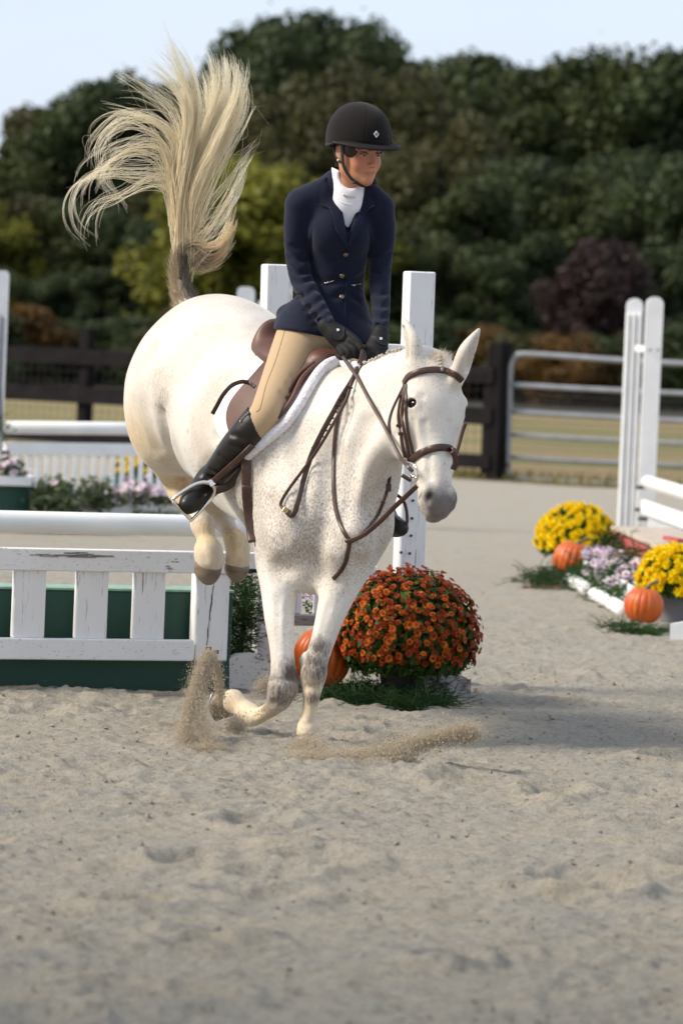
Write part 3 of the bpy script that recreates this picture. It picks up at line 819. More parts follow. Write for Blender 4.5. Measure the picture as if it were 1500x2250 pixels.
# middle row
T(-40, 420, 138, 0, 'olive', 'cut by the left edge in the middle row', 1.5)
T(60, 380, 136, 2, 'brown', 'in the middle row left of the horse tail', 1.1)
T(160, 440, 134, 1, 'mid', 'under the left sweep of the horse tail', 1.5)
T(265, 420, 138, 0, 'dark', 'in shade behind the tail base', 1.3)
T(575, 345, 118, 0, 'olive', 'bright against the wood between tail and rider', 1.7)
T(420, 480, 117, 3, 'olive', 'low and bright right beside the tail base', 1.3)
T(650, 250, 142, 2, 'brown', 'behind the rider right shoulder', 1.0)
T(560, 200, 146, 0, 'brown', 'under the tallest crown on its left', 1.2)
T(800, 170, 146, 2, 'brown', 'around the rider helmet', 1.0)
T(930, 260, 140, 0, 'brown', 'to the right of the rider face', 1.3)
T(1010, 220, 144, 0, 'brown', 'brown topped, above the ears of the horse', 1.2)
T(1050, 400, 132, 1, 'mid', 'above the horse left ear, middle row', 1.5)
T(1150, 300, 140, 2, 'dark', 'dark in the middle row right of centre', 1.1)
T(1260, 330, 136, 0, 'mid', 'in the middle row above the gate', 1.3)
T(1340, 430, 130, 1, 'mid', 'above the plum red bush', 1.4)
T(1380, 280, 142, 2, 'dark', 'dark in the middle row near the right edge', 1.1)
T(1500, 320, 138, 0, 'dark', 'cut by the right edge in the middle row', 1.4)
# front row, to the ground
T(0, 600, 122, 0, 'mid', 'low in front at the left edge', 1.5)
T(120, 560, 122, 1, 'dark', 'low in front left of the horse', 1.5)
T(240, 590, 121, 1, 'dark', 'low in front, shaded, left of the rump', 1.4)
T(340, 540, 123, 1, 'dark', 'low in front behind the tail root', 1.4)
T(470, 590, 120, 3, 'olive', 'low and yellowish behind the rump', 1.4)
T(600, 520, 124, 3, 'dark', 'low behind the left white post', 1.5)
T(740, 560, 122, 0, 'mid', 'low behind the rider waist', 1.5)
T(880, 470, 124, 0, 'mid', 'low behind the right white post', 1.3)
T(990, 520, 122, 0, 'mid', 'low in front of the brown trees on the right', 1.3)
T(1090, 560, 121, 1, 'dark', 'low in front above the fence end', 1.3)
T(1190, 520, 124, 1, 'dark', 'low in front above the gate', 1.3)
T(1320, 545, 118, 3, 'plum', 'low beside the slatted white upright', 1.0)
T(1420, 560, 122, 1, 'dark', 'low in front behind the right jump standard', 1.4)
T(1530, 540, 121, 1, 'dark', 'low in front at the right edge', 1.4)
g = np.random.default_rng(9)
wheres = ['at the left edge', 'left of the fence post', 'above the fence board left of the horse', 'beside the horse rump', 'behind the horse back', 'behind the saddle', 'behind the rider hips', 'behind the rider hands',
          'behind the horse ears', 'above the horse forehead', 'right of the horse ear', 'behind the fence end post', 'behind the left end of the gate', 'above the gate rail', 'left of the slatted white upright', 'behind the white jump standard', 'right of the white jump standard', 'at the right edge']
cols = ['mid', 'rust', 'dark', 'dark', 'dark', 'brown', 'dark', 'mid', 'dark', 'brown', 'dark', 'dark', 'rust', 'brown', 'rust', 'dark', 'plum', 'dark']
for k, (w_, c_) in enumerate(zip(wheres, cols)):
    px = -30 + k * 91
    T(px, 712 + g.normal() * 12 + (px - 750) * .03, 112 + g.random() * 4, 4, c_, w_, 1.6, 'bush')

# unseen trees added left of the camera to throw soft shade on the near sand
def added_shade_tree(x, y, H_, label):
    cm, tm, H = PROTO[0]; sc_ = H_ / H
    e = empty('tree', (x, y, 0), label, 'tree', 'unseen trees added for shade')
    for nm, me in (('crown', cm), ('trunk', tm)):
        o = bpy.data.objects.new(nm, me); COL.objects.link(o); o.parent = e
        if nm == 'crown': o.material_slots[0].link = 'OBJECT'; o.material_slots[0].material = M['tree_mid']
    e.scale = (sc_, sc_, sc_)
added_shade_tree(-14.0, 1.7, 14.5, 'leafy tree added out of view at left to shade the near sand')
added_shade_tree(-15.0, -8.5, 15.0, 'leafy tree added out of view, left of and behind the camera, for shade')

# ------------------------------------------------------------------ the near jump
JD = nrm(np.array([math.cos(math.radians(22)), math.sin(math.radians(22)), 0]))       # along the jump, left to right
JN = np.array([JD[1], -JD[0], 0])                                                     # towards the landing side (camera)
J0 = G(413, 1521)
def PJ(px, py, off=0.0):
    """pixel ray met with the jump's vertical plane, off metres behind its face"""
    d = ray_dir(px, py); o = J0 - JN * off
    t = ((o - CAMP) @ JN) / (d @ JN)
    return CAMP + d * t
UPV = np.array([0, 0, 1.0])
def board(name, parent, a, b, w, t, mat, up=UPV, bev=.004):
    return MB().plank(a, b, up, w, t, bev).build(name, M[mat], parent)
panel = empty('jump_gate', PJ(250, 1455, -.12), 'white slatted jump gate hanging before the dark green wall at left', 'jump gate')
o1 = -.10
PH = lambda px, py: PJ(px, py, o1)
zt = PH(200, 1231)[2]; zb = PH(200, 1426)[2]
def lvl(px, z, off): p_ = PJ(px, 1300, off); return np.array([p_[0], p_[1], z])
hw = (PH(200, 1207)[2] - PH(200, 1256)[2])
board('top_rail', panel, lvl(-330, zt, o1), lvl(557, zt, o1), hw, .045, 'wood_x')
hb = (PH(200, 1403)[2] - PH(200, 1449)[2])
board('bottom_rail', panel, lvl(-330, zb, o1 - .012), lvl(427, zb, o1 - .012), hb, .045, 'wood_x')
for px in (-240, -106, 64, 201, 327):
    sl_w = 72 / 553.0
    a = lvl(px, zb + hb / 2 - .002, o1 + .012); b = lvl(px, zt - hw / 2 + .002, o1 + .012)
    board('slat', panel, a, b, sl_w, .036, 'wood_z', JD)
e0 = lvl(462, zb - hb / 2, o1 + .03); e1 = lvl(462, zt - hw / 2 - .001, o1 + .03)
board('end_post', panel, e0, e1, .135, .085, 'wood_z', JD)
# rot and knots on the near boards
_z = np.linspace(zb + .02, zt - .06, 9); _x = [459, 461, 460.5, 463, 463.5, 466, 466.5, 469, 470]
for k in range(8):
    board('split', panel, lvl(_x[k], _z[k], o1 - .0131), lvl(_x[k + 1], _z[k + 1] + .001, o1 - .0131), [.003, .005, .002, .004, .006, .005, .003, .0015][k], .0015, 'bark', JD, 0)
rp_ = np.random.default_rng(2)
mb = MB()
for k in range(7):
    c = lvl(455 + rp_.random() * 26, zb - hb / 2 + .012 + rp_.random() * .035, o1 - .014); mb.box(c, JD * (.008 + .01 * rp_.random()), JN * .001, np.array([0, 0, .006 + .008 * rp_.random()]), 0)
mb.build('rot_patch', M['bark'], panel)['kind'] = 'stuff'
mb = MB()
for k in range(6):
    c = lvl(545 + rp_.random() * 16, zt - hw / 2 + .008 + rp_.random() * .012, o1 - .024); mb.box(c, JD * .012, JN * .002, np.array([0, 0, .005]), 0)
mb.build('rot_patch', M['bark'], panel)['kind'] = 'stuff'
mb = MB(); rq = np.random.default_rng(8)
for k in range(26):
    u_ = rq.normal(); c = lvl(155 + u_ * 34, zt + .018 + rq.normal() * .007 * (1 - min(.8, abs(u_) * .4)), o1 - .0235)
    mb.box(c, JD * (.012 + .030 * rq.random()), JN * .0012, np.array([0, 0, .0012 + .003 * rq.random()]), 0)
mb.build('bare_patch', M['grey_wood'], panel)['kind'] = 'stuff'
gw = empty('green_wall', PJ(100, 1516, .1), 'dark green painted low wall under the white slatted gate', 'jump wall')
zg = PJ(200, 1294, 0)[2]
def gbox(name, px0, px1, z0, z1, off0, off1, mat, par):
    a = lvl(px0, (z0 + z1) / 2, (off0 + off1) / 2); b = lvl(px1, (z0 + z1) / 2, (off0 + off1) / 2)
    return board(name, par, a, b, z1 - z0, abs(off1 - off0), mat)
gbox('side_board', -330, 494, -.02, zg - .008, 0, .20, 'green_wood', gw)
gbox('top_board', -330, 495, zg - .007, zg + .004, -.006, .21, 'green_edge', gw)
p1 = empty('jump_pole', PJ(200, 1150, 1.1), 'thick white round pole across the near jump, behind the slatted gate', 'jump pole', 'white poles of the jumps')
zp = PJ(200, 1150, 1.08)[2]
a, b = lvl(-330, zp, 1.08), lvl(575, zp, 1.08)
MB().tube([a, a + (b - a) * .5, b - JD * .01, b], [.047, .047, .047, .042], 24).build('pole', M['pole'], p1, True)
auto_smooth(p1.children[0], 50)
# wing standard
ws = empty('jump_standard', PJ(760, 1530, .2), 'weathered white wing standard with two tall square posts behind the horse and rider', 'jump standard', 'jump standards')
def post(px_t, py_t, px_b, off, w, par, mat='wood_z', name='post', rot=0.12):
    t = PJ(px_t, py_t, off); b = np.array([PJ(px_b, 1500, off)[0], PJ(px_b, 1500, off)[1], -.03])
    f = nrm(JD + JN * rot)
    return board(name, par, b, t, w, w * .95, mat, f, .005)
post(609, 581, 587, .25, .112, ws); post(921, 597, 889, .25, .112, ws)
zz = PJ(870, 768, .25)[2]; board('rail', ws, lvl(628, zz, .25), lvl(889, zz, .25), .045, .04, 'wood_x')
zz = PJ(670, 1362, .25)[2]; board('rail', ws, lvl(612, zz, .25), lvl(872, zz, .25), .045, .06, 'grey_wood')
zz2 = PJ(670, 1228, .25)[2]
for px in (652, 700, 756, 815): board('picket', ws, lvl(px, zz + .024, .27), lvl(px, zz2 - .026, .27), .042, .022, 'wood_z', JD)
for (px, py) in ((906, 1100), (904, 1139), (902, 1177), (899, 1216), (880, 1214)):
    c = PJ(px, py, .19); MB().tube([c, c + JN * .006], .0062, 8).build('hole', M['pot_black'], ws)
# feet of the wing
o_ = [(500, 1446), (520, 1437), (548, 1434), (585, 1442), (622, 1458), (662, 1480), (666, 1490), (664, 1552), (600, 1546), (500, 1532)]
MB().prism([PJ(a_, b_, .02) for a_, b_ in o_], JN, .045).build('foot', M['foot_wood'], ws)
o_ = [(944, 1462), (962, 1464), (1000, 1480), (1024, 1492), (1024, 1536), (1000, 1539), (944, 1532)]
MB().prism([PJ(a_, b_, -.02) for a_, b_ in o_], JN, .09).build('foot', M['grey_wood'], ws)

# ------------------------------------------------------------------ jump in the middle distance, left
def PF(px, py, D0=28.8, k=.0022): return P(px, py, D0 + k * px)
mj = empty('jump_gate', PF(160, 1165), 'far white picket jump gate with many narrow slats, left, behind flower boxes', 'jump gate')
board('top_rail', mj, PF(10, 985), PF(585, 992), .095, .05, 'wood_far')
for i in range(28):
    px = 22 + i * 20.6; t_ = (px - 10) / 575
    board('slat', mj, PF(px - 3, 1092 + 7 * t_) + np.array([0, .03, 0]), PF(px, 998 + 7 * t_) + np.array([0, .03, 0]), .038, .02, 'wood_far', np.array([1, 0, 0]), .002)
board('bottom_rail', mj, PF(8, 1096), PF(583, 1103), .06, .04, 'wood_far')
p2 = empty('jump_pole', PF(160, 945), 'white round pole on the far left jump, above its picket gate', 'jump pole', 'white poles of the jumps')
MB().tube([PF(6, 939), PF(300, 942), PF(585, 946)], .050, 16).build('pole', M['pole'], p2, True)
sl = empty('jump_standard', PF(5, 1170), 'white round-topped upright at the left edge, holding the far pole', 'jump standard', 'jump standards')
MB().prism([PF(a_, b_, 28.7) for a_, b_ in [(-26, 1170), (-2, 1170), (4, 1000), (20, 612), (20, 602), (14, 595), (-14, 594)]], [0, 1, 0], .09).build('post', M['wood_far'], sl)
MB().prism([PF(a_, b_, 28.6) for a_, b_ in [(0, 930), (8, 960), (1, 1000), (4, 880), (12, 700), (2, 690), (-12, 930)]], [0, 1, 0], .02).build('cup_strip', M['galv'], sl)
MB().box(PF(13, 995, 28.5), [.028, 0, 0], [0, .03, 0], [0, 0, .016], .004).build('jump_cup', M['pot_black'], sl)
sr_ = empty('jump_standard', PF(545, 1170), 'far white standard whose rounded tops show between horse back and rider', 'jump standard', 'jump standards')
MB().prism([PF(a_, b_, 29.4) for a_, b_ in [(505, 1180), (541, 1180), (560, 643), (557, 634), (550, 630), (530, 630), (523, 634), (521, 643)]], [0, 1, 0], .10).build('post', M['wood_far'], sr_)
MB().prism([PF(a_, b_, 29.6) for a_, b_ in [(553, 1180), (566, 1180), (581, 668), (578, 661), (570, 659), (566, 666)]], [0, 1, 0], .06).build('post', M['wood_far'], sr_)
gb = empty('planter_box', PF(20, 1150, 27.8), 'green planter box with white lid at the left edge', 'planter')
MB().prism([PF(a_, b_, 27.8) for a_, b_ in [(-60, 1062), (68, 1066), (66, 1152), (-60, 1148)]], [0, 1, 0], .35).build('box', M['green_wood'], gb)
MB().prism([PF(a_, b_, 27.75) for a_, b_ in [(-60, 1042), (75, 1046), (74, 1066), (-60, 1062)]], [0, 1, 0], .42).build('lid', M['wood_far'], gb)
for (x0_, x1_, lab) in ((165, 300, 'long white planter box left of the horse, under pink flowers'), (302, 470, 'white planter box partly behind the horse belly, under green plants')):
    q = empty('planter_box', PF((x0_ + x1_) / 2, 1150, 27.9), lab, 'planter', 'white planter boxes of the far jump')
    k_ = (x0_ - 165) * .02
    MB().prism([PF(a_, b_ + k_, 27.9) for a_, b_ in [(x0_, 1104), (x1_, 1106), (x1_, 1156), (x0_, 1153)]], [0, 1, 0], .30).build('box', M['wood_far'], q)
tl = empty('teal_box', PF(280, 1100, 32), 'teal box seen through the slats below yellow flowers', 'planter')
MB().prism([PF(a_, b_, 32) for a_, b_ in [(225, 1046), (360, 1048), (360, 1110), (225, 1108)]], [0, 1, 0], .3).build('box', simple('teal paint', (.05, .22, .22), .6), tl)

# ------------------------------------------------------------------ jump on the right, seen nearly end on
rs = empty('jump_standard', P(1392, 1190, 30), 'white standard on the right, one slatted and one plain upright with rounded tops', 'jump standard', 'jump standards')
def rounded(pxt, pyt, pxb, pyb, w, D, t, name, mat='wood_far', top_r=.9):
    a, b = P(pxb, pyb, D), P(pxt, pyt, D); u = nrm(b - a); s_ = nrm(np.cross(u, [0, 1, 0])); h = w / 2
    o = [a - s_ * h, a + s_ * h] + [b - u * h * top_r + s_ * h * math.cos(q) + u * h * top_r * math.sin(q) for q in np.linspace(0, math.pi, 9)]
    return MB().prism(o, [0, 1, 0], t).build(name, M[mat], rs)
rounded(1394, 655, 1371, 1200, .128, 30.0, .05, 'upright_board')
for k in (-1, 0, 1):
    a = P(1371 + k * 13.2, 1200, 29.95); b = P(1392.5 + k * 13.2, 688, 29.95)
    MB().plank(a, b, [1, 0, 0], .036, .05, .01).build('rib', M['wood_far'], rs)
rounded(1438, 652, 1413, 1200, .130, 29.5, .09, 'upright_board')
for (px, py) in ((1427, 769), (1444, 769)): c = P(px, py, 29.44); MB().tube([c, c + np.array([0, -.02, 0])], .012, 8).build('bolt', M['galv'], rs)
for (px, py) in ((1406, 1071), (1404, 1120), (1411, 1140)): MB().box(P(px, py, 29.35), [.035, 0, 0], [0, .04, 0], [0, 0, .012], .003).build('jump_cup', M['pot_black'], rs)
MB().plank(P(1400, 766, 29.75), P(1424, 767, 29.6), [0, 0, 1], .05, .05, .004).build('brace', M['wood_far'], rs)
A_, B_ = P(1420, 1059, 29.3), P(1500, 1083, 27.0); p3 = empty('jump_pole', A_, 'white round pole of the right jump, running off the right edge', 'jump pole', 'white poles of the jumps')
MB().tube([A_, A_ + (B_ - A_) * .04, B_, B_ + (B_ - A_) * .8], [.046, .052, .052, .052], 18).build('pole', M['pole'], p3, True)
rg_ = empty('jump_gate', P(1440, 1190, 28), 'white plank and narrow picket gate under the pole of the right jump', 'jump gate')
A_, B_ = P(1412, 1113, 29.3), P(1500, 1144, 27.0); d_ = B_ - A_
board('plank', rg_, A_, B_ + d_ * .8, .105, .04, 'wood_far')
for i in range(22):
    c = A_ + d_ * (.14 + i * .075) + np.array([.02, 0, -.05]); board('slat', rg_, c + [0, 0, -.30], c, .06, .02, 'wood_far', nrm(d_), .002)
# red brick wall box
rb_ = empty('brick_wall_box', P(1420, 1300, 23), 'red brick-faced wall box with tan top in the right jump', 'jump wall')
for (pa, pb, Da, Db) in (((1345, 1158), (1436, 1193), 24.7, 22.6), ((1432, 1196), (1520, 1228), 22.4, 20.9)):
    a, b = P(*pa, Da), P(*pb, Db); d_ = b - a; L_ = np.linalg.norm(d_[:2]); u = nrm([d_[0], d_[1], 0]); s_ = np.array([-u[1], u[0], 0]); s_ = s_ if s_[0] > 0 else -s_
    zt_ = (a[2] + b[2]) / 2; a = np.array([a[0], a[1], 0]); b = np.array([b[0], b[1], 0])
    MB().box((a + b) / 2 + s_ * .19 + [0, 0, (zt_ - .02) / 2], u * (L_ / 2), s_ * .17, np.array([0, 0, (zt_ - .02) / 2]), .004).build('core', M['mortar'], rb_)
    MB().box((a + b) / 2 + s_ * .20 + [0, 0, zt_ - .008], u * (L_ / 2 + .02), s_ * .21, np.array([0, 0, .012]), .003).build('top_board', M['tan_top'], rb_)
    n_ = 7
    for i in range(n_):
        c = a + u * (L_ * (i + .5) / n_) + s_ * .006 + [0, 0, (zt_ - .03) / 2]
        MB().box(c, u * (L_ / n_ / 2 - .022), s_ * .016, np.array([0, 0, (zt_ - .04) / 2]), .003).build('brick', M['red_brick'], rb_)
MB().box(P(1478, 1185, 22.6), [.03, -.16, 0], [.02, .005, 0], [0, 0, .012], .002).build('loose_brick', M['red_brick'], rb_)
# white planter of the right jump
wp = empty('planter_box', P(1330, 1320, 22.6), 'white planter box full of pink and lilac flowers in the right jump', 'planter')
a, b = P(1282, 1268, 23.9), P(1392, 1322, 21.2); a[2] = b[2] = 0
d_ = b - a; L_ = np.linalg.norm(d_); u = d_ / L_; s_ = np.array([-u[1], u[0], 0]); s_ = s_ if s_[0] > 0 else -s_
MB().box((a + b) / 2 + s_ * .16 + [0, 0, .075], u * L_ / 2, s_ * .15, np.array([0, 0, .085]), .006).build('box', M['wood_far'], wp)
for i in range(9):
    c = a + u * L_ * (i + .5) / 9 + s_ * -.005 + [0, 0, .085]
    MB().box(c, u * L_ / 9 * .36, s_ * .010, np.array([0, 0, .085]), .003).build('picket', M['wood_far'], wp)
for (pa, pb, Da, Db, lab) in (((1242, 1284), (1290, 1312), 24.0, 22.9, 'short white log lying by the far pumpkin of the right jump'), ((1304, 1321), (1368, 1360), 22.5, 21.1, 'longer white log lying beside the near pumpkin of the right jump')):
    a, b = P(*pa, Da), P(*pb, Db); a[2] = b[2] = .040; w_ = nrm(b - a)
    lg = MB().tube([a, a + w_ * .015, (a + b) / 2 + [0, 0, .004], b - w_ * .015, b], [.030, .041, .042, .040, .028], 14).build('log', M['wood_x'], None, True)
    tag(lg, lab, 'log', 'white logs before the right jump')
fw = empty('standard_foot', P(1500, 1410, 19.5), 'white wooden foot of a standard at the right edge, nearest part of that jump', 'jump foot')
MB().prism([P(a_, b_, 19.5) for a_, b_ in [(1473, 1371), (1500, 1366), (1570, 1362), (1570, 1414), (1473, 1411)]], nrm([.2, 1, 0]), .09).build('board', M['wood_far'], fw)
c = G(1186, 1294); stick = MB().plank(c + [-.10, .0, .012], c + [.11, -.01, .014], [0, 1, 0], .03, .014, .002).build('board_scrap', M['bare_stick'], None); tag(stick, 'orange brown scrap of board lying on the sand by the far pumpkin', 'board')
c = G(1228, 1305); 

# ------------------------------------------------------------------ pumpkins
def pumpkin(px, py_c, Y, rx, rz, label, seed, ribs=18, tilt=0.0):
    c = P(px, py_c, Y); g = np.random.default_rng(seed)
    e = empty('pumpkin', (c[0], c[1], c[2] - rz), label, 'pumpkin', 'pumpkins decorating the jumps')
    n, m_ = 144, 28; V = []
    amp = [.05 + .02 * g.random() for _ in range(ribs)]
    rot = np.array([[math.cos(tilt), 0, math.sin(tilt)], [0, 1, 0], [-math.sin(tilt), 0, math.cos(tilt)]])
    for i in range(m_ + 1):
        ph = math.pi * i / m_
        for j in range(n):
            a = 2 * math.pi * j / n; q = a / (2 * math.pi) * ribs; k = int(q) % ribs; fr = abs((q % 1) - .5) * 2
            rib = 1 - amp[k] * fr ** 3.0 * math.sin(ph) ** .6
            r_ = math.sin(ph) ** .82 * rib; z = math.cos(ph) * (1 if abs(math.cos(ph)) < .9 else 1 - (abs(math.cos(ph)) - .9) * 2.6)
            p_ = rot @ np.array([r_ * math.cos(a) * rx, r_ * math.sin(a) * rx, z * rz]); V.append(c + p_)
    F = [(i * n + j, (i + 1) * n + j, (i + 1) * n + (j + 1) % n, i * n + (j + 1) % n) for i in range(m_) for j in range(n)]
    mk('skin', V, F, M['pumpkin'], e, True)
    t0 = c + rot @ np.array([0, 0, rz * .74]); t = spline([t0, t0 + rot @ np.array([.01, 0, .03]), t0 + rot @ np.array([.035, -.01, .055]), t0 + rot @ np.array([.06, -.01, .065])], 4)
    MB().tube(t, np.interp(np.linspace(0, 1, len(t)), [0, .3, 1], [rx * .17, rx * .09, rx * .10]), 6).build('stem', M['stem'], e)
    return e
pumpkin(707, 1446, 15.62, .120, .121, 'large orange pumpkin by the red chrysanthemum, behind the horse legs', 1, 20, .15)
pumpkin(1256, 1231, 24.1, .124, .122, 'orange pumpkin in front of the far yellow chrysanthemum on the right', 2, 18, .25)
pumpkin(1413, 1330, 20.35, .106, .098, 'orange pumpkin beside the grey pot and near yellow chrysanthemum', 3, 17, .1)

# ------------------------------------------------------------------ blossoms, shared meshes
def blossom(name, R, n_pet, mats, layers=2, cup=.3, seed=0):
    g = np.random.default_rng(seed); V = []; F = []; MI = []
    for L in range(layers):
        rr = R * (1 - .28 * L); z0 = R * .12 * L
        for k in range(n_pet):
            a = 2 * math.pi * (k + .5 * L) / n_pet + g.normal() * .05; w = 2 * math.pi * rr / n_pet * .56; r2 = rr * (.9 + .18 * g.random()); ca, sa = math.cos(a), math.sin(a)
            lift = cup * R * (.4 + .6 * L) * (.7 + .5 * g.random())
            def pt(r_, t_, z_): return (r_ * ca - t_ * sa, r_ * sa + t_ * ca, z_)
            n0 = len(V); V += [pt(R * .12, -w * .25, z0), pt(R * .12, w * .25, z0), pt(r2 * .62, w * .62, z0 + lift * .55), pt(r2, 0, z0 + lift), pt(r2 * .62, -w * .62, z0 + lift * .55)]
            F.append((n0, n0 + 1, n0 + 2, n0 + 4)); MI.append(0 if L == 0 else min(1, len(mats) - 2)); F.append((n0 + 4, n0 + 2, n0 + 3)); MI.append(0)
    n0 = len(V); nc = 7
    for k in range(nc): V.append((R * .24 * math.cos(2 * math.pi * k / nc), R * .24 * math.sin(2 * math.pi * k / nc), R * .16))
    V.append((0, 0, R * .30))
    for k in range(nc): F.append((n0 + k, n0 + (k + 1) % nc, n0 + nc)); MI.append(len(mats) - 1)
    me = bpy.data.meshes.new(name); me.from_pydata(V, [], F)
    for m_ in mats: me.materials.append(m_)
    me.polygons.foreach_set('material_index', MI); me.update()
    return me
def dome_pts(n, c, rx, ry, rz, g, low=-.25, jit=.05):
    """even points over a dome, with outward normals"""
    out = []; k = 0; ga = math.pi * (3 - math.sqrt(5))
    for i in range(n):
        z = 1 - (1 - low) * (i + .5) / n; a = ga * i + g.normal() * .15
        z = min(.999, max(low, z + g.normal() * .02)); r_ = math.sqrt(max(0, 1 - z * z)); d = np.array([r_ * math.cos(a), r_ * math.sin(a), z])
        s_ = 1 + g.normal() * jit
        out.append((c + d * s_ * np.array([rx, ry, rz]), nrm(d / np.array([rx, ry, rz]))))
    return out
def leaves_mesh(name, pts, g, size, mat, parent, wid=.5):
    V = []; F = []
    for (p_, d) in pts:
        n_ = nrm(d + g.normal(size=3) * .6); t = nrm(np.cross(n_, g.normal(size=3))); b = np.cross(n_, t); s_ = size * (.6 + .8 * g.random())
        n0 = len(V); V += [p_ - t * s_, p_ - t * s_ * .1 - b * s_ * wid, p_ + t * s_, p_ - t * s_ * .1 + b * s_ * wid]; F.append((n0, n0 + 1, n0 + 2, n0 + 3))
    o = mk(name, V, F, mat, parent); o['kind'] = 'stuff'; return o
def orient(n_, g):
    z = nrm(n_ + g.normal(size=3) * .22); x = nrm(np.cross(z, g.normal(size=3))); y = np.cross(z, x)
    return Matrix(((x[0], y[0], z[0]), (x[1], y[1], z[1]), (x[2], y[2], z[2])))
def mum(name, label, c, rx, ry, rz, meshes, n_part, n_extra, ground_z, pot, leaf_size, seed, low=-.12, potmat='pot_black', weights=None, group='potted chrysanthemums by the jumps'):
    g = np.random.default_rng(seed)
    e = empty(name, (c[0], c[1], ground_z), label, 'flowers', group)
    if pot:
        pr, ph = pot
        MB().lathe((c[0], c[1], ground_z), [(pr * .74, 0), (pr * .95, ph * .85), (pr * 1.06, ph * .86), (pr * 1.06, ph), (pr * .9, ph), (pr * .85, ph * .8)], 28).build('pot', M[potmat], e, True)
        auto_smooth(e.children[-1], 40)
    inner = dome_pts(3600 if rx < .28 else 6500, c, rx * .88, ry * .86, rz * .86, g, -.66 if potmat == 'pot_black' and pot else -.35, .07)
    leaves_mesh('foliage', inner, g, leaf_size, M['mum_leaf'], e)
    tot = dome_pts(n_part + n_extra, c, rx, ry, rz, g, low, .022 if rx < .28 else .045)
    # those facing the camera are the separate blossoms
    key = [(-(n_ @ nrm(CAMP - p_)), i) for i, (p_, n_) in enumerate(tot)]; key.sort()
    front = set(i for _, i in key[:n_part]); XV = []; XF = []; XM = []
    for i, (p_, n_) in enumerate(tot):
        n_ = nrm(n_ + np.array([0, 0, .25])); me = meshes[g.choice(len(meshes), p=weights)]; s_ = .8 + .35 * g.random(); R_ = orient(n_, g)
        if i in front:
            o = bpy.data.objects.new('blossom', me); COL.objects.link(o); o.parent = e
            o.matrix_local = Matrix.Translation(Vector(p_ - wloc(e))) @ R_.to_4x4() @ Matrix.Scale(s_, 4)
        else:
            n0 = len(XV); Rm = np.array(R_)
            co = np.zeros(len(me.vertices) * 3); me.vertices.foreach_get('co', co); co = co.reshape(-1, 3)
            XV.extend(p_ + (co @ Rm.T) * s_); XF.extend([tuple(n0 + v for v in q.vertices) for q in me.polygons]); XM.extend([q.material_index for q in me.polygons])
    if XV:
        o = mk('blossoms_behind', XV, XF, None, e)
        for m_ in meshes[0].materials: o.data.materials.append(m_)
        o.data.polygons.foreach_set('material_index', XM); o['kind'] = 'stuff'
    return e
BR = [blossom('blossom', .0165, 15, [M['petal_red'], M['petal_red'], M['petal_core']], 2, .25, 1),
      blossom('blossom', .0168, 15, [M['petal_orange'], M['petal_red'], M['petal_core']], 2, .25, 2),
      blossom('blossom', .0172, 16, [M['petal_orange'], M['petal_orange'], M['petal_core']], 2, .22, 3),
      blossom('blossom', .0115, 12, [M['petal_red'], M['petal_red'], M['petal_core']], 2, .8, 4)]
BY = [blossom('blossom', .032, 11, [M['petal_yellow'], M['petal_yellow'], M['petal_yellow']], 3, .45, 5), blossom('blossom', .027, 10, [M['petal_yellow'], M['petal_yellow'], M['petal_yellow']], 3, .6, 6)]
BP = [blossom('blossom', .028, 7, [M['petal_pink'], M['petal_pink'], M['petal_core']], 1, .2, 7), blossom('blossom', .022, 6, [M['petal_pink'], M['petal_white'], M['petal_core']], 1, .3, 8)]
mum('red_chrysanthemum', 'big round rust red and orange chrysanthemum in a black pot, right of the horse legs', P(892, 1392, 15.55) , .288, .27, .262, BR, 300, 860, 0, (.115, .17), .020, 5, -.40, weights=[.40, .28, .15, .17])
mum('yellow_chrysanthemum', 'far yellow chrysanthemum behind the pumpkin on the right', P(1266, 1190, 25.6), .262, .25, .24, BY, 190, 160, 0, None, .025, 6, -.2, weights=[.6, .4])
mum('yellow_chrysanthemum', 'near yellow chrysanthemum in a grey pot at the right edge', P(1478, 1283, 20.8), .185, .19, .20, BY, 150, 130, 0, (.085, .17), .022, 7, -.2, 'pot_grey', [.6, .4])
mum('yellow_chrysanthemum', 'distant yellow flowers glimpsed through the slats of the far gate at left', P(300, 1035, 32), .19, .12, .12, BY, 0, 70, P(300, 1046, 32)[2], None, .02, 8, 0, weights=[.6, .4])
# hanging leaves and stems under the big red plant
g = np.random.default_rng(14)

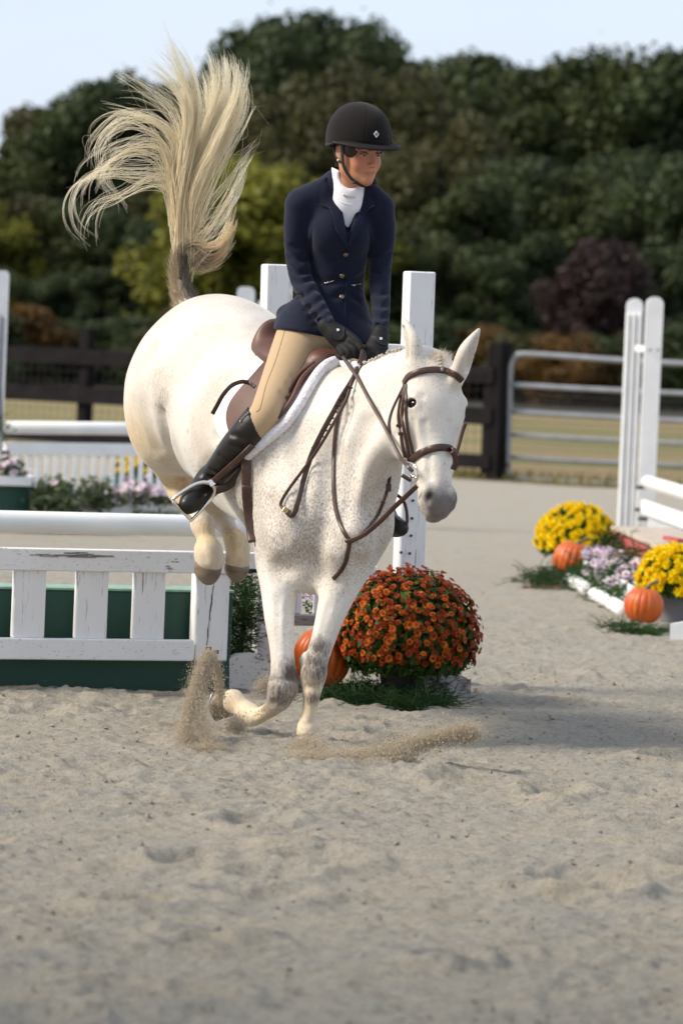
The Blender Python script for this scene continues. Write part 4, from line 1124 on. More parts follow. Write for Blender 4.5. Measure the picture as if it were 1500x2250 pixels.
# ------------------------------------------------------------------ cut evergreen sprays
def sprays(name, label, cat, spots, n, L, mat, seed, up=.35, group=None, parent=None, kind=None):
    """feathery twigs; spots = list of (centre, spread xyz)"""
    g = np.random.default_rng(seed); V = []; F = []
    for _ in range(n):
        c, sp_ = spots[g.integers(0, len(spots))]; b = np.asarray(c) + g.normal(size=3) * np.asarray(sp_); b[2] = max(.004, b[2])
        d = nrm(np.array([g.normal(), g.normal(), up + g.normal() * .35])); l_ = L * (.5 + .8 * g.random()); cur = g.normal(size=3) * .35; cur[2] -= .25
        prev = None; side = nrm(np.cross(d, [0, 0, 1.0] if abs(d[2]) < .9 else [1.0, 0, 0]))
        for k in range(7):
            t = k / 6; p_ = b + d * l_ * t + cur * l_ * t * t; p_[2] = max(.003, p_[2])
            w = l_ * .30 * (1 - .7 * t) * (.5 + .5 * (k > 0))
            for s_ in (-1, 1):
                q = p_ + (side * s_ * (.8 + .3 * g.random()) + d * .75 + g.normal(size=3) * .18) * w; n0 = len(V)
                th = nrm(np.cross(q - p_, [.2, 1, .3])) * l_ * .020
                V += [p_ - th, p_ + th, q]; F.append((n0, n0 + 1, n0 + 2))
            if prev is not None:
                n0 = len(V); th = np.cross(p_ - prev, [.3, 1, .2]); th = nrm(th) * l_ * .012
                V += [prev - th, prev + th, p_ + th, p_ - th]; F.append((n0, n0 + 1, n0 + 2, n0 + 3))
            prev = p_
    o = mk(name, V, F, M[mat], parent)
    if parent is None: tag(o, label, cat, group)
    if kind: o['kind'] = kind
    return o
bsp = [(PJ(px, py, .18), (.03, .05, .05)) for px, py in ((520, 1300), (535, 1330), (520, 1370), (540, 1400), (525, 1430), (545, 1290), (552, 1350), (515, 1455))]
e = empty('evergreen_bush', PJ(530, 1500, .2), 'dark evergreen bush tied between the gate end post and the left wing post', 'bush')
MB().tube(spline([PJ(530, 1500, .2), PJ(532, 1400, .2), PJ(540, 1290, .2)], 4), .009, 6).build('stem', M['bark'], e)
sprays('foliage', None, None, bsp, 1500, .055, 'needle', 3, .5, parent=e, kind='stuff')
sprays('evergreen_garland', 'cut evergreen branches spread on the sand before the red chrysanthemum', 'greenery',
       [(G(px, py, .02), (.035, .05, .012)) for px, py in ((715, 1530), (745, 1533), (780, 1536), (815, 1540), (850, 1545), (890, 1548), (925, 1546), (955, 1542), (900, 1530), (840, 1520), (780, 1515))], 2100, .075, 'needle_dark', 4, .15)
sprays('evergreen_branch', 'evergreen branches hanging over the grey wooden foot right of the red flowers', 'greenery',
       [(PJ(px, py, -.08), (.03, .02, .02)) for px, py in ((930, 1480), (945, 1500), (955, 1520), (960, 1530))], 260, .05, 'needle_dark', 5, .0)
sprays('evergreen_branch', 'evergreen branches on the sand left of the far pumpkin', 'greenery', [(G(px, py, .05), (.06, .08, .03)) for px, py in ((1180, 1278), (1205, 1275), (1222, 1274), (1200, 1268))], 420, .09, 'needle_dark', 6, .3)
sprays('evergreen_garland', 'evergreen garland draped along the white planter of the right jump', 'greenery',
       [(P(px, py, Dq), (.05, .08, .03)) for px, py, Dq in ((1270, 1262, 23.9), (1285, 1275, 23.6), (1300, 1300, 23.1), (1315, 1275, 23.0), (1325, 1310, 22.6), (1345, 1325, 22.2), (1350, 1268, 22.3), (1365, 1335, 21.8), (1385, 1300, 21.5), (1310, 1250, 23.3), (1390, 1225, 22.4), (1345, 1190, 24.0))], 1700, .10, 'needle', 7, .2)
sprays('evergreen_branch', 'evergreen branches in front of the near pumpkin and grey pot', 'greenery', [(G(px, py, .02), (.05, .04, .01)) for px, py in ((1370, 1386), (1395, 1390), (1420, 1392), (1445, 1386), (1358, 1376))], 420, .075, 'needle', 8, .25)
# pink and lilac flowers of the right planter
def flower_bed(name, label, spots, n_part, n_leaf, meshes, parent_label, seed, leafm='mum_leaf', leaf=.03, scale=1.0, wt=None):
    g = np.random.default_rng(seed); c0 = np.mean([s[0] for s in spots], 0)
    e = empty(name, (c0[0], c0[1], min(s[0][2] for s in spots) - .05), label, 'flowers', parent_label)
    pts = []
    for _ in range(n_leaf):
        c, sp_ = spots[g.integers(0, len(spots))]; pts.append((np.asarray(c) + g.normal(size=3) * np.asarray(sp_) + [0, 0, -.03], nrm(g.normal(size=3) + [0, -.5, .8])))
    leaves_mesh('foliage', pts, g, leaf, M[leafm], e)
    for _ in range(n_part):
        c, sp_ = spots[g.integers(0, len(spots))]; p_ = np.asarray(c) + g.normal(size=3) * np.asarray(sp_) + [0, -.02, .01]
        o = bpy.data.objects.new('blossom', meshes[g.choice(len(meshes), p=wt)]); COL.objects.link(o); o.parent = e
        o.matrix_local = Matrix.Translation(Vector(p_ - wloc(e))) @ orient(nrm(np.array([-.2, -.8, .6]) + g.normal(size=3) * .4), g).to_4x4() @ Matrix.Scale(scale * (.7 + .6 * g.random()), 4)
    return e
flower_bed('lilac_flowers', 'pink white and lilac flowers massed in the right jump planter', [(P(px, py + 12, Dq), (.045, .10, .026)) for px, py, Dq in ((1308, 1208, 23.9), (1325, 1222, 23.6), (1345, 1236, 23.1), (1365, 1248, 22.7), (1385, 1258, 22.3), (1398, 1272, 21.9), (1378, 1276, 21.9), (1340, 1250, 22.9), (1405, 1240, 22.2), (1360, 1232, 22.9))],
           230, 1300, BP, None, 21, scale=1.2)
flower_bed('lilac_flowers', 'low pink and white flowers before the far gate, left of the horse belly', [(PF(px, py, 27.8), (.07, .08, .026)) for px, py in ((235, 1086), (262, 1082), (290, 1080), (320, 1082), (345, 1086), (370, 1088), (395, 1088))], 90, 800, BP, 'flowers of the far jump', 22, leafm='shrub', leaf=.025)
flower_bed('pink_flowers', 'deep pink flower clump before the far gate, above the planter', [(PF(px, py, 27.75), (.035, .04, .04)) for px, py in ((305, 1070), (300, 1085))], 34, 60, BP, 'flowers of the far jump', 23, scale=1.4)
flower_bed('pink_flowers', 'pink flowers on top of the green planter at the left edge', [(PF(px, py, 27.7), (.06, .05, .03)) for px, py in ((5, 1030), (25, 1035), (10, 1018))], 40, 220, BP, 'flowers of the far jump', 24, scale=1.2)
flower_bed('pink_flowers', 'small pale pink flowers seen between the horse forelegs', [(PJ(px, py, .42), (.02, .02, .022)) for px, py in ((672, 1312), (684, 1322), (676, 1300))], 16, 60, [BP[1]], 'flowers behind the forelegs', 25, scale=.8, leaf=.012)
flower_bed('green_shrub', 'grey green shrub left of the far planter boxes', [(PF(px, py, 27.6), (.06, .09, .06)) for px, py in ((105, 1085), (130, 1080), (120, 1110), (145, 1110), (95, 1115))], 6, 1900, BP, 'shrubs of the far jump', 26, 'shrub', .030)
flower_bed('green_shrub', 'grey green shrub behind the long white planter with a few pink blooms', [(PF(px, py, 27.65), (.05, .07, .05)) for px, py in ((195, 1078), (215, 1073), (225, 1085))], 24, 600, BP, 'shrubs of the far jump', 27, 'shrub', .028)
flower_bed('green_shrub', 'small shrub in front of the white planter near the horse', [(PF(px, py, 27.5), (.05, .06, .02)) for px, py in ((310, 1122), (340, 1126), (370, 1124))], 0, 160, BP, 'shrubs of the far jump', 28, 'shrub', .026)
sprays('trailing_plant', 'sprig of greenery on the upright at the left edge', 'greenery', [(PF(4, 940, 28.4), (.03, .02, .05))], 60, .09, 'needle', 31, .0)
# fallen petals and leaves near the red plant
for k, (px, py, s_, lab) in enumerate(((1030, 1500, .016, 'fallen red blossom caught at the end of the grey foot'), (1044, 1518, .014, 'fallen red blossom on the sand right of the grey foot'), (1010, 1478, .012, 'fallen red blossom lying on the grey wooden foot'))):
    p_ = PJ(px, py, -.10); mb = MB(); 
    for a in range(5):
        q = nrm(np.array([math.cos(a * 1.3), -.6, math.sin(a * 1.3)])); mb.prism([p_, p_ + q * s_ + [0, 0, .004], p_ + nrm(q + np.array([.5, 0, .3])) * s_], [0, 1, .2], .001)
    o = mb.build('fallen_blossom', M['petal_red']); tag(o, lab, 'flower', 'fallen blossoms')

# ------------------------------------------------------------------ smooth solids: distance fields turned into one continuous mesh
class Field:
    def __init__(self, xs, ys, zs):
        self.ax = [np.asarray(a, np.float32) for a in (xs, ys, zs)]
        self.d = np.full([len(a) for a in self.ax], .5, np.float32)
    def _sub(self, lo, hi):
        sl = []
        for a, l_, h_ in zip(self.ax, lo, hi):
            i = max(0, int(np.searchsorted(a, l_)) - 1); j = min(len(a), int(np.searchsorted(a, h_)) + 1)
            if j <= i: return None
            sl.append(slice(i, j))
        return tuple(sl)
    def _pts(self, s):
        return (self.ax[0][s[0]][:, None, None], self.ax[1][s[1]][None, :, None], self.ax[2][s[2]][None, None, :])
    @staticmethod
    def smin(a, b, k):
        if k <= 0: return np.minimum(a, b)
        h = np.clip(.5 + .5 * (b - a) / k, 0, 1)
        return b * (1 - h) + a * h - k * h * (1 - h)
    def ell(self, c, R3, r, k=.03, cut=False):
        """ellipsoid: centre, 3 axes (rows of R3), radii"""
        c = np.asarray(c, float); r = np.asarray(r, float); R3 = np.asarray(R3, float)
        ext = np.sqrt(((R3 * r[:, None]) ** 2).sum(0)) + k * 2.2 + .03
        s = self._sub(c - ext, c + ext)
        if s is None: return self
        X, Y, Z = self._pts(s)
        q = [(R3[i, 0] * (X - c[0]) + R3[i, 1] * (Y - c[1]) + R3[i, 2] * (Z - c[2])).astype(np.float32) for i in range(3)]
        k0 = np.sqrt(sum((q[i] / r[i]) ** 2 for i in range(3))) + 1e-6
        k1 = np.sqrt(sum((q[i] / r[i] ** 2) ** 2 for i in range(3))) + 1e-6
        d = k0 * (k0 - 1) / k1
        self._mix(s, d, k, cut); return self
    def _mix(self, s, d, k, cut):
        if cut: self.d[s] = -self.smin(-self.d[s], d, k)
        else: self.d[s] = self.smin(self.d[s], d, k)
    def chain(self, pts, k=.03, n=5, flat=None, cut=False):
        """pts rows (x, y, z, r); flat=(axis vector, factor<1) squeezes the section along that axis"""
        p = spline(pts, n) if n > 1 else np.asarray(pts, float)
        lo = (p[:, :3] - p[:, 3:4]).min(0) - k * 1.2 - .02; hi = (p[:, :3] + p[:, 3:4]).max(0) + k * 1.2 + .02
        s = self._sub(lo, hi)
        if s is None: return self
        o = Field([0], [0], [0]); o.ax = [self.ax[i][s[i]] for i in range(3)]
        o.d = np.full([len(a) for a in o.ax], .5, np.float32)
        for i in range(len(p) - 1):
            a, b = p[i], p[i + 1]
            rr = max(a[3], b[3]) + k * 1.2 + .02
            s2 = o._sub(np.minimum(a[:3], b[:3]) - rr, np.maximum(a[:3], b[:3]) + rr)
            if s2 is None: continue
            X, Y, Z = o._pts(s2)
            ba = b[:3] - a[:3]; L2 = max(1e-9, float(ba @ ba))
            dx, dy, dz = X - a[0], Y - a[1], Z - a[2]
            if flat is not None:
                ax_, q = flat; ax_ = nrm(ax_)
                ax_p = nrm(ax_ - ba * (ax_ @ ba) / L2)
            t = np.clip((dx * ba[0] + dy * ba[1] + dz * ba[2]) / L2, 0, 1).astype(np.float32)
            ex, ey, ez = dx - t * ba[0], dy - t * ba[1], dz - t * ba[2]
            if flat is not None:
                e = (ex * ax_p[0] + ey * ax_p[1] + ez * ax_p[2]) * (1 / q - 1)
                ex = ex + e * ax_p[0]; ey = ey + e * ax_p[1]; ez = ez + e * ax_p[2]
                d = (np.sqrt(ex * ex + ey * ey + ez * ez) - (a[3] + t * (b[3] - a[3])))
                d = np.where(d > 0, d * q, d)
            else:
                d = np.sqrt(ex * ex + ey * ey + ez * ez) - (a[3] + t * (b[3] - a[3]))
            o.d[s2] = np.minimum(o.d[s2], d)
        self._mix(s, o.d, k, cut); return self
    def halfspace_cut(self, p0, n_, k=.0):
        """keeps the side n points away from"""
        X, Y, Z = self._pts((slice(None),) * 3)
        d = ((X - p0[0]) * n_[0] + (Y - p0[1]) * n_[1] + (Z - p0[2]) * n_[2]).astype(np.float32)
        self.d = -self.smin(-self.d, -d, k) if k else np.maximum(self.d, d)
        return self
    def mesh(self):
        """naive surface nets -> verts, quads"""
        d = self.d; s = d < 0
        nx, ny, nz = d.shape
        cnt = np.zeros((nx - 1, ny - 1, nz - 1), np.uint8)
        for i in (0, 1):
            for j in (0, 1):
                for k in (0, 1):
                    cnt += s[i:nx - 1 + i, j:ny - 1 + j, k:nz - 1 + k]
        act = (cnt > 0) & (cnt < 8)
        I, J, K = np.nonzero(act)
        acc = np.zeros((len(I), 3)); num = np.zeros(len(I))
        ax = self.ax
        C = [(a, b, c) for a in (0, 1) for b in (0, 1) for c in (0, 1)]
        for a in C:
            for axis in range(3):
                if a[axis]: continue
                b = list(a); b[axis] = 1; b = tuple(b)
                da = d[I + a[0], J + a[1], K + a[2]]; db = d[I + b[0], J + b[1], K + b[2]]
                c = (da < 0) != (db < 0)
                t = np.where(c, da / np.where(c, da - db, 1), 0)
                pa = np.stack([ax[0][I + a[0]], ax[1][J + a[1]], ax[2][K + a[2]]], 1)
                pb = np.stack([ax[0][I + b[0]], ax[1][J + b[1]], ax[2][K + b[2]]], 1)
                acc += (pa + (pb - pa) * t[:, None]) * c[:, None]; num += c
        V = acc / num[:, None]
        idx = np.full(act.shape, -1, np.int64); idx[I, J, K] = np.arange(len(I))
        Q = []
        for axis in range(3):
            sl0 = [slice(None)] * 3; sl1 = [slice(None)] * 3
            sl0[axis] = slice(0, -1); sl1[axis] = slice(1, None)
            ed = s[tuple(sl0)] != s[tuple(sl1)]
            E = np.array(np.nonzero(ed)).T
            o1, o2 = [(1, 2), (2, 0), (0, 1)][axis]
            ok = (E[:, o1] > 0) & (E[:, o2] > 0) & (E[:, o1] < d.shape[o1] - 1) & (E[:, o2] < d.shape[o2] - 1)
            E = E[ok]
            def at(e1, e2):
                F = E.copy(); F[:, o1] += e1; F[:, o2] += e2
                return idx[F[:, 0], F[:, 1], F[:, 2]]
            q = np.stack([at(-1, -1), at(0, -1), at(0, 0), at(-1, 0)], 1)
            ins = s[E[:, 0], E[:, 1], E[:, 2]]
            q = np.where(ins[:, None], q, q[:, ::-1])
            Q.append(q)
        Q = np.vstack(Q); Q = Q[(Q >= 0).all(1)]
        return V, Q
def relax(V, Q, it=2, f=.5):
    """a little smoothing to take the grid out of the surface"""
    e = np.vstack([Q[:, [0, 1]], Q[:, [1, 2]], Q[:, [2, 3]], Q[:, [3, 0]]])
    e = np.unique(np.sort(e, 1), axis=0); n = len(V)
    deg = np.bincount(e.ravel(), minlength=n).astype(float)[:, None] + 1e-9
    for _ in range(it):
        for ff in (f, -f * 1.03):
            s = np.stack([np.bincount(e[:, 0], V[e[:, 1], c], n) + np.bincount(e[:, 1], V[e[:, 0], c], n) for c in range(3)], 1)
            V = V + ff * (s / deg - V)
    return V
def blob(V, c, r, p=1.0):
    """soft mask around a point"""
    d = np.linalg.norm((V - np.asarray(c)) / np.asarray(r), axis=1)
    return np.clip(1.3 - d, 0, 1) ** p
def PP(rows):
    """rows of (px, py, Y, r) -> (x, y, z, r)"""
    return np.array([list(P(a, b, c)) + [r] for a, b, c, r in rows])

# ------------------------------------------------------------------ the horse
YAW = math.radians(32)
HF0 = np.array([math.sin(YAW), -math.cos(YAW), 0])            # forward, level
HR = np.array([-math.cos(YAW), -math.sin(YAW), 0])            # the horse's own right (photo left)
PIT = math.radians(13)
HF = math.cos(PIT) * HF0 + math.sin(PIT) * np.array([0, 0, -1.0])
HU = math.cos(PIT) * np.array([0, 0, 1.0]) + math.sin(PIT) * HF0
HB = np.array([HF, HR, HU])                                   # rows: forward, right, up
hx = axis_grid([(-.93, .0105), (.14, .0055), (.58, None)])
hy = axis_grid([(12.95, .0055), (13.72, .0105), (15.42, None)])
hz = axis_grid([(-.02, .0075), (.34, .0105), (.72, .0075), (.80, .0055), (1.54, .0105), (1.66, None)])
hf = Field(hx, hy, hz)
def hell(px, py, Y, rf, rr, ru, k, frame=HB, pr=0.0):
    hf.ell(P(px, py, Y), frame, (rf, rr, ru), k)
# trunk
hell(452, 852, 14.83, .31, .285, .335, .0)          # hindquarters
hell(385, 880, 14.80, .19, .15, .26, .10)          # right thigh mass
hell(520, 880, 14.90, .20, .165, .28, .10)          # left thigh mass
hell(510, 750, 14.75, .26, .17, .14, .12)           # croup
hell(548, 914, 14.52, .38, .28, .32, .16)          # loin and flank
hell(497, 850, 14.70, .30, .272, .30, .10)          # croup to loin
hell(592, 955, 14.25, .36, .285, .345, .12)         # ribs
hell(652, 1010, 14.02, .30, .255, .32, .10)         # girth
hell(618, 1050, 13.90, .17, .13, .25, .07)          # right shoulder
hell(790, 1060, 13.72, .17, .12, .23, .07)          # left shoulder
hell(705, 1130, 13.78, .20, .215, .22, .08)         # chest
hell(640, 1180, 13.71, .12, .095, .13, .04)         # right breast
hell(762, 1178, 13.62, .12, .095, .13, .04)         # left breast
hell(700, 895, 13.99, .22, .10, .17, .12)           # withers
hell(728, 1228, 13.76, .13, .13, .11, .06)
hell(690, 1262, 13.72, .07, .09, .07, .05)          # brisket
# neck: three overlapping chains (crest, middle, throat)
NS = HR
hf.chain(PP([(700, 895, 14.08, .10), (745, 878, 13.95, .082), (800, 850, 13.80, .068), (860, 820, 13.64, .060), (920, 802, 13.50, .06)]), .10, 5)
hf.chain(PP([(690, 1010, 13.98, .19), (740, 965, 13.86, .155), (800, 912, 13.74, .118), (862, 870, 13.62, .095), (920, 845, 13.52, .085)]), .10, 5)
hf.chain(PP([(735, 1090, 13.76, .15), (782, 1020, 13.70, .125), (825, 960, 13.64, .095), (868, 915, 13.58, .075)]), .09, 5)
hf.chain(PP([(772, 1120, 13.60, .05), (800, 1050, 13.55, .045), (835, 985, 13.50, .042), (862, 945, 13.50, .035)]), .05, 4)
# head: local frame; l = horse's right, n = out of the face, d = down the nose
HA = math.radians(27)
hn0 = np.array([math.sin(HA), -math.cos(HA), 0])
hd = nrm(np.array([-0.065, 0, -1.0]) + hn0 * .26) 
hl = nrm(np.cross(hn0, hd)); hl = hl if hl[0] < 0 else -hl
hl = nrm(hl + np.array([0, 0, .035])); 
hn = np.cross(hd, hl); hn = hn if hn[1] < 0 else -hn
HEADO = P(972, 778, 13.40)
HEADR = np.array([hl, hn, hd])
def HL(l, n, d): return HEADO + hl * l + hn * n + hd * d * .95
def he(l, n, d, rl, rn, rd, k, cut=False): hf.ell(HL(l, n, d), HEADR, (rl, rn, rd), k, cut)
def hc(rows, k, n=4, flat=None, cut=False):
    hf.chain(np.array([list(HL(a, b, c)) + [r] for a, b, c, r in rows]), k, n, flat, cut)
he(0, -.085, .055, .082, .085, .078, .05)          # poll
he(0, -.075, .135, .096, .078, .125, .05)          # forehead
he(.046, -.075, .20, .066, .072, .105, .04); he(-.046, -.075, .20, .066, .072, .105, .04)
he(.060, -.170, .225, .044, .105, .14, .05); he(-.060, -.170, .225, .044, .105, .14, .05)   # jowls
hc([(0, -.075, .18, .082), (0, -.066, .28, .070), (0, -.058, .38, .058), (0, -.054, .46, .050), (0, -.054, .52, .048)], .04, 4)
hc([(0, -.15, .25, .060), (0, -.125, .36, .050), (0, -.105, .46, .044), (0, -.085, .54, .046)], .05, 4)
hc([(.05, -.055, .24, .020), (.046, -.05, .33, .014), (.040, -.045, .42, .012)], .03, 3)   # facial crest
hc([(-.05, -.055, .24, .020), (-.046, -.05, .33, .014), (-.040, -.045, .42, .012)], .03, 3)
he(0, -.058, .545, .058, .052, .045, .03)          # muzzle
he(.038, -.042, .525, .028, .030, .042, .02); he(-.038, -.042, .525, .028, .030, .042, .02)
he(0, -.060, .580, .040, .036, .028, .02)          # upper lip
he(-.004, -.092, .590, .034, .030, .022, .012)         # lower lip and chin
for s_ in (1, -1):
    he(.088 * s_, -.050, .178, .026, .034, .036, .025)                              # eye socket ridge
    hc([(.076 * s_, -.028, .155, .012), (.096 * s_, -.034, .160, .013), (.104 * s_, -.058, .172, .010)], .015, 3)   # brow
    he(.103 * s_, -.040, .190, .015, .023, .0165, .006, True)                        # eye opening
    hc([(.044 * s_, -.006, .505, .006), (.052 * s_, -.012, .530, .0105), (.051 * s_, -.022, .562, .008)], .008, 3, None, True)   # nostril
    hc([(.030 * s_, -.010, .505, .008), (.034 * s_, -.006, .535, .009), (.040 * s_, -.020, .560, .008)], .02, 3)
hc([(.060, -.092, .500, .004), (.052, -.088, .555, .006), (.0, -.070, .612, .007), (-.052, -.088, .555, .006), (-.060, -.092, .500, .004)], .006, 4, None, True)   # mouth line
# ears
EARK = 1.22
def ear(base, mid, tip, face, r0):
    b, m_, t = [np.asarray(v) for v in (base, mid, tip)]; r0 = r0 * EARK
    hf.chain(np.array([list(b) + [r0 * .80], list(b * .6 + m_ * .4) + [r0], list(m_) + [r0 * .95], list(m_ * .45 + t * .55) + [r0 * .58], list(t) + [.006]]), .03, 5, (face, .75))
    off = nrm(face) * r0 * .62
    hf.chain(np.array([list(b * .5 + m_ * .5 + off) + [r0 * .5], list(m_ + off * .95) + [r0 * .60], list(m_ * .45 + t * .55 + off * .62) + [r0 * .30]]), .006, 4, None, True)
ear(P(917, 812, 13.42), P(906, 755, 13.42), P(885, 697, 13.46), np.array([-.93, -.25, 0]), .034)
ear(P(1003, 834, 13.39), P(1024, 775, 13.35), P(1052, 723, 13.36), np.array([.86, -.5, -.1]), .033)
# near fore (horse's right, photo left): lifted
hf.chain(PP([(628, 1170, 13.86, .125), (614, 1230, 13.80, .088), (611, 1290, 13.72, .064), (614, 1360, 13.66, .053), (619, 1425, 13.61, .043), (621, 1475, 13.585, .043), (618, 1512, 13.58, .049), (612, 1538, 13.60, .043)]), .05, 5)
hf.chain(PP([(622, 1518, 13.60, .044), (604, 1550, 13.66, .033), (582, 1566, 13.74, .0275), (563, 1574, 13.81, .032), (548, 1570, 13.86, .043), (532, 1556, 13.89, .036), (512, 1541, 13.92, .045)]), .02, 5)
# off fore (photo right): straight, reaching the ground
hf.chain(PP([(790, 1160, 13.74, .12), (768, 1225, 13.70, .092), (748, 1285, 13.66, .070), (728, 1345, 13.62, .053), (710, 1405, 13.59, .043), (696, 1450, 13.575, .041), (691, 1480, 13.57, .044), (688, 1508, 13.57, .034), (683, 1545, 13.57, .0265), (678, 1578, 13.565, .0265), (674, 1598, 13.56, .0345), (671, 1615, 13.55, .031)]), .05, 5)
hf.chain(PP([(672, 1440, 13.60, .012), (667, 1450, 13.61, .014), (676, 1470, 13.61, .018)]), .02, 3)
hf.chain(PP([(704, 1500, 13.53, .006), (699, 1545, 13.535, .007), (692, 1585, 13.535, .005)]), .012, 3, None, True)
hf.chain(PP([(735, 1300, 13.57, .008), (722, 1360, 13.55, .008), (712, 1410, 13.54, .005)]), .02, 3, None, True)
hf.chain(PP([(628, 1330, 13.60, .008), (630, 1390, 13.57, .008), (628, 1440, 13.55, .005)]), .02, 3, None, True)
hf.chain(PP([(588, 1562, 13.69, .006), (568, 1572, 13.76, .006)]), .012, 3, None, True)
# hind legs, tucked
hf.chain(PP([(392, 880, 14.86, .18), (374, 940, 14.88, .135), (368, 985, 14.93, .092), (374, 1025, 15.00, .066), (390, 1062, 15.06, .052), (402, 1085, 15.03, .046)]), .08, 5)
hf.chain(PP([(398, 1078, 15.04, .048), (418, 1108, 14.96, .040), (437, 1135, 14.88, .036), (445, 1154, 14.83, .047), (454, 1184, 14.80, .034), (457, 1210, 14.785, .055), (461, 1230, 14.78, .056)]), .03, 5)
hf.chain(PP([(500, 1000, 14.95, .15), (478, 1060, 15.02, .10), (480, 1110, 15.08, .06), (490, 1140, 15.04, .048), (503, 1166, 14.96, .034), (520, 1194, 14.90, .048), (523, 1214, 14.875, .047), (523, 1228, 14.865, .049)]), .06, 5)
# tail dock
DOCK = PP([(432, 700, 15.02, .052), (412, 672, 15.06, .046), (400, 640, 15.08, .037), (394, 600, 15.09, .031), (396, 560, 15.10, .028), (408, 500, 15.12, .024), (420, 440, 15.13, .018)])
hf.chain(DOCK[:6], .03, 5)
# flank crease and muscle lines
hf.chain(PP([(366, 900, 14.54, .006), (368, 950, 14.555, .012), (378, 1010, 14.63, .020), (398, 1070, 14.74, .022)]), .07, 4, None, True)
hf.chain(PP([(548, 1030, 13.93, .012), (549, 1100, 13.93, .018), (552, 1180, 13.90, .018), (570, 1225, 13.84, .010)]), .04, 4, None, True)
hf.chain(PP([(698, 1262, 13.53, .014), (700, 1225, 13.49, .018), (703, 1180, 13.48, .018), (708, 1135, 13.49, .008)]), .035, 4, None, True)
hf.chain(PP([(672, 1285, 13.56, .02), (680, 1310, 13.58, .03)]), .03, 2, None, True)
hf.chain(PP([(728, 1000, 13.60, .02), (738, 1050, 13.53, .022), (748, 1100, 13.47, .02)]), .07, 4, None, True)
hV, hQ = hf.mesh()
_B = BVHTree.FromPolygons([tuple(v) for v in hV], [tuple(int(i) for i in q) for q in hQ])
def groove(pts, r_=.022, dep=.006, k=.03):
    rows = []
    for (a, b) in pts:
        h = _B.ray_cast(Vector(CAMP), Vector(ray_dir(a, b)))
        if h[0] is None: return
        n_ = np.array(h[1]); n_ = -n_ if n_ @ ray_dir(a, b) > 0 else n_
        rows.append(list(np.array(h[0]) + n_ * (r_ - dep)) + [r_])
    rows = np.array(rows); rows[0, :3] += (rows[0, :3] - rows[1, :3]) * 0; hf.chain(rows, k, 5, None, True)
for g_ in ([(636, 940), (656, 1020), (668, 1100), (664, 1160)], [(592, 1100), (608, 1170), (636, 1215)], [(802, 935), (784, 1000), (768, 1080), (752, 1140)], [(762, 900), (734, 980), (718, 1060), (712, 1120)],
           [(700, 1165), (662, 1222), (612, 1250)], [(714, 1160), (752, 1222), (796, 1240)], [(468, 1015), (446, 1055)], [(468, 765), (432, 800), (408, 855)], [(335, 770), (322, 850), (325, 925), (345, 985)],
           [(482, 960), (498, 1040), (512, 1110)], [(690, 1180), (680, 1230), (690, 1262)]): groove(g_, .026, .0065, .045)
for g_ in ([(612, 1310), (610, 1370), (612, 1430)], [(632, 1330), (630, 1400), (632, 1450)], [(750, 1310), (730, 1370), (716, 1420)], [(722, 1330), (706, 1390), (698, 1430)],
           [(594, 1492), (616, 1496), (642, 1488)], [(598, 1541), (618, 1546), (642, 1536)], [(672, 1456), (694, 1462), (716, 1452)], [(670, 1508), (688, 1512), (706, 1504)], [(661, 1588), (674, 1592), (688, 1586)],
           [(575, 1560), (590, 1552), (603, 1544)], [(430, 1172), (450, 1176), (474, 1170)], [(440, 1190), (446, 1215), (450, 1232)]): groove(g_, .009, .0032, .012)
for g_ in ([(906, 925), (914, 985)], [(884, 905), (872, 955)], [(932, 930), (940, 1000), (944, 1050)], [(986, 930), (984, 1000)], [(896, 868), (912, 862), (926, 872)], [(925, 1052), (922, 1085), (930, 1118)]): groove(g_, .010, .0025, .016)
hV, hQ = hf.mesh()
hV = relax(hV, hQ, 3)
def smooth_region(V, Q, w, it, lam=.5, mu=-.40):
    e = np.vstack([Q[:, [0, 1]], Q[:, [1, 2]], Q[:, [2, 3]], Q[:, [3, 0]]]); e = np.unique(np.sort(e, 1), axis=0)
    keep = (w[e[:, 0]] > 0) | (w[e[:, 1]] > 0); e = e[keep]; n = len(V)
    deg = np.bincount(e.ravel(), minlength=n).astype(float)[:, None] + 1e-9; w_ = w[:, None]; V = V.copy()
    for _ in range(it):
        for f in (lam, mu):
            s = np.stack([np.bincount(e[:, 0], V[e[:, 1], c], n) + np.bincount(e[:, 1], V[e[:, 0], c], n) for c in range(3)], 1)
            V += f * w_ * (s / deg - V)
    return V
_w = np.clip((hV[:, 2] - 1.03) / .14, 0, 1) * np.clip((hV[:, 1] - 14.08) / .14, 0, 1) * np.clip((1.52 - hV[:, 2]) / .03 + (hV[:, 0] + .45) * 20, 0, 1)
hV = smooth_region(hV, hQ, _w, 160)
# coat markings
grey = np.zeros(len(hV)); buff = np.zeros(len(hV)); fleck = np.zeros(len(hV)); dark = np.zeros(len(hV))
for (px, py, Y, r) in [(618, 1515, 13.58, .085), (640, 1480, 13.56, .06), (692, 1470, 13.56, .075), (700, 1425, 13.56, .05), (690, 1450, 13.56, .05), (686, 1535, 13.56, .035),
                       (446, 1148, 14.80, .065), (500, 1165, 14.9, .05), (345, 835, 14.55, .11), (352, 880, 14.5, .10), (735, 1225, 13.6, .07), (668, 1262, 13.6, .07), (690, 1240, 13.55, .05), (392, 590, 15.1, .09), (398, 640, 15.08, .06),
                       (420, 1060, 14.9, .04), (355, 1065, 15.0, .04), (520, 1090, 14.3, .09), (795, 850, 13.75, .05), (735, 848, 13.9, .05)]:
    grey = np.maximum(grey, blob(hV, P(px, py, Y), r) * (.42 if py < 1400 else 1.25))
mz = HL(-.004, -.03, .570)
muz = np.clip(blob(hV, mz, (.078, .09, .080)) * 1.3, 0, .92)
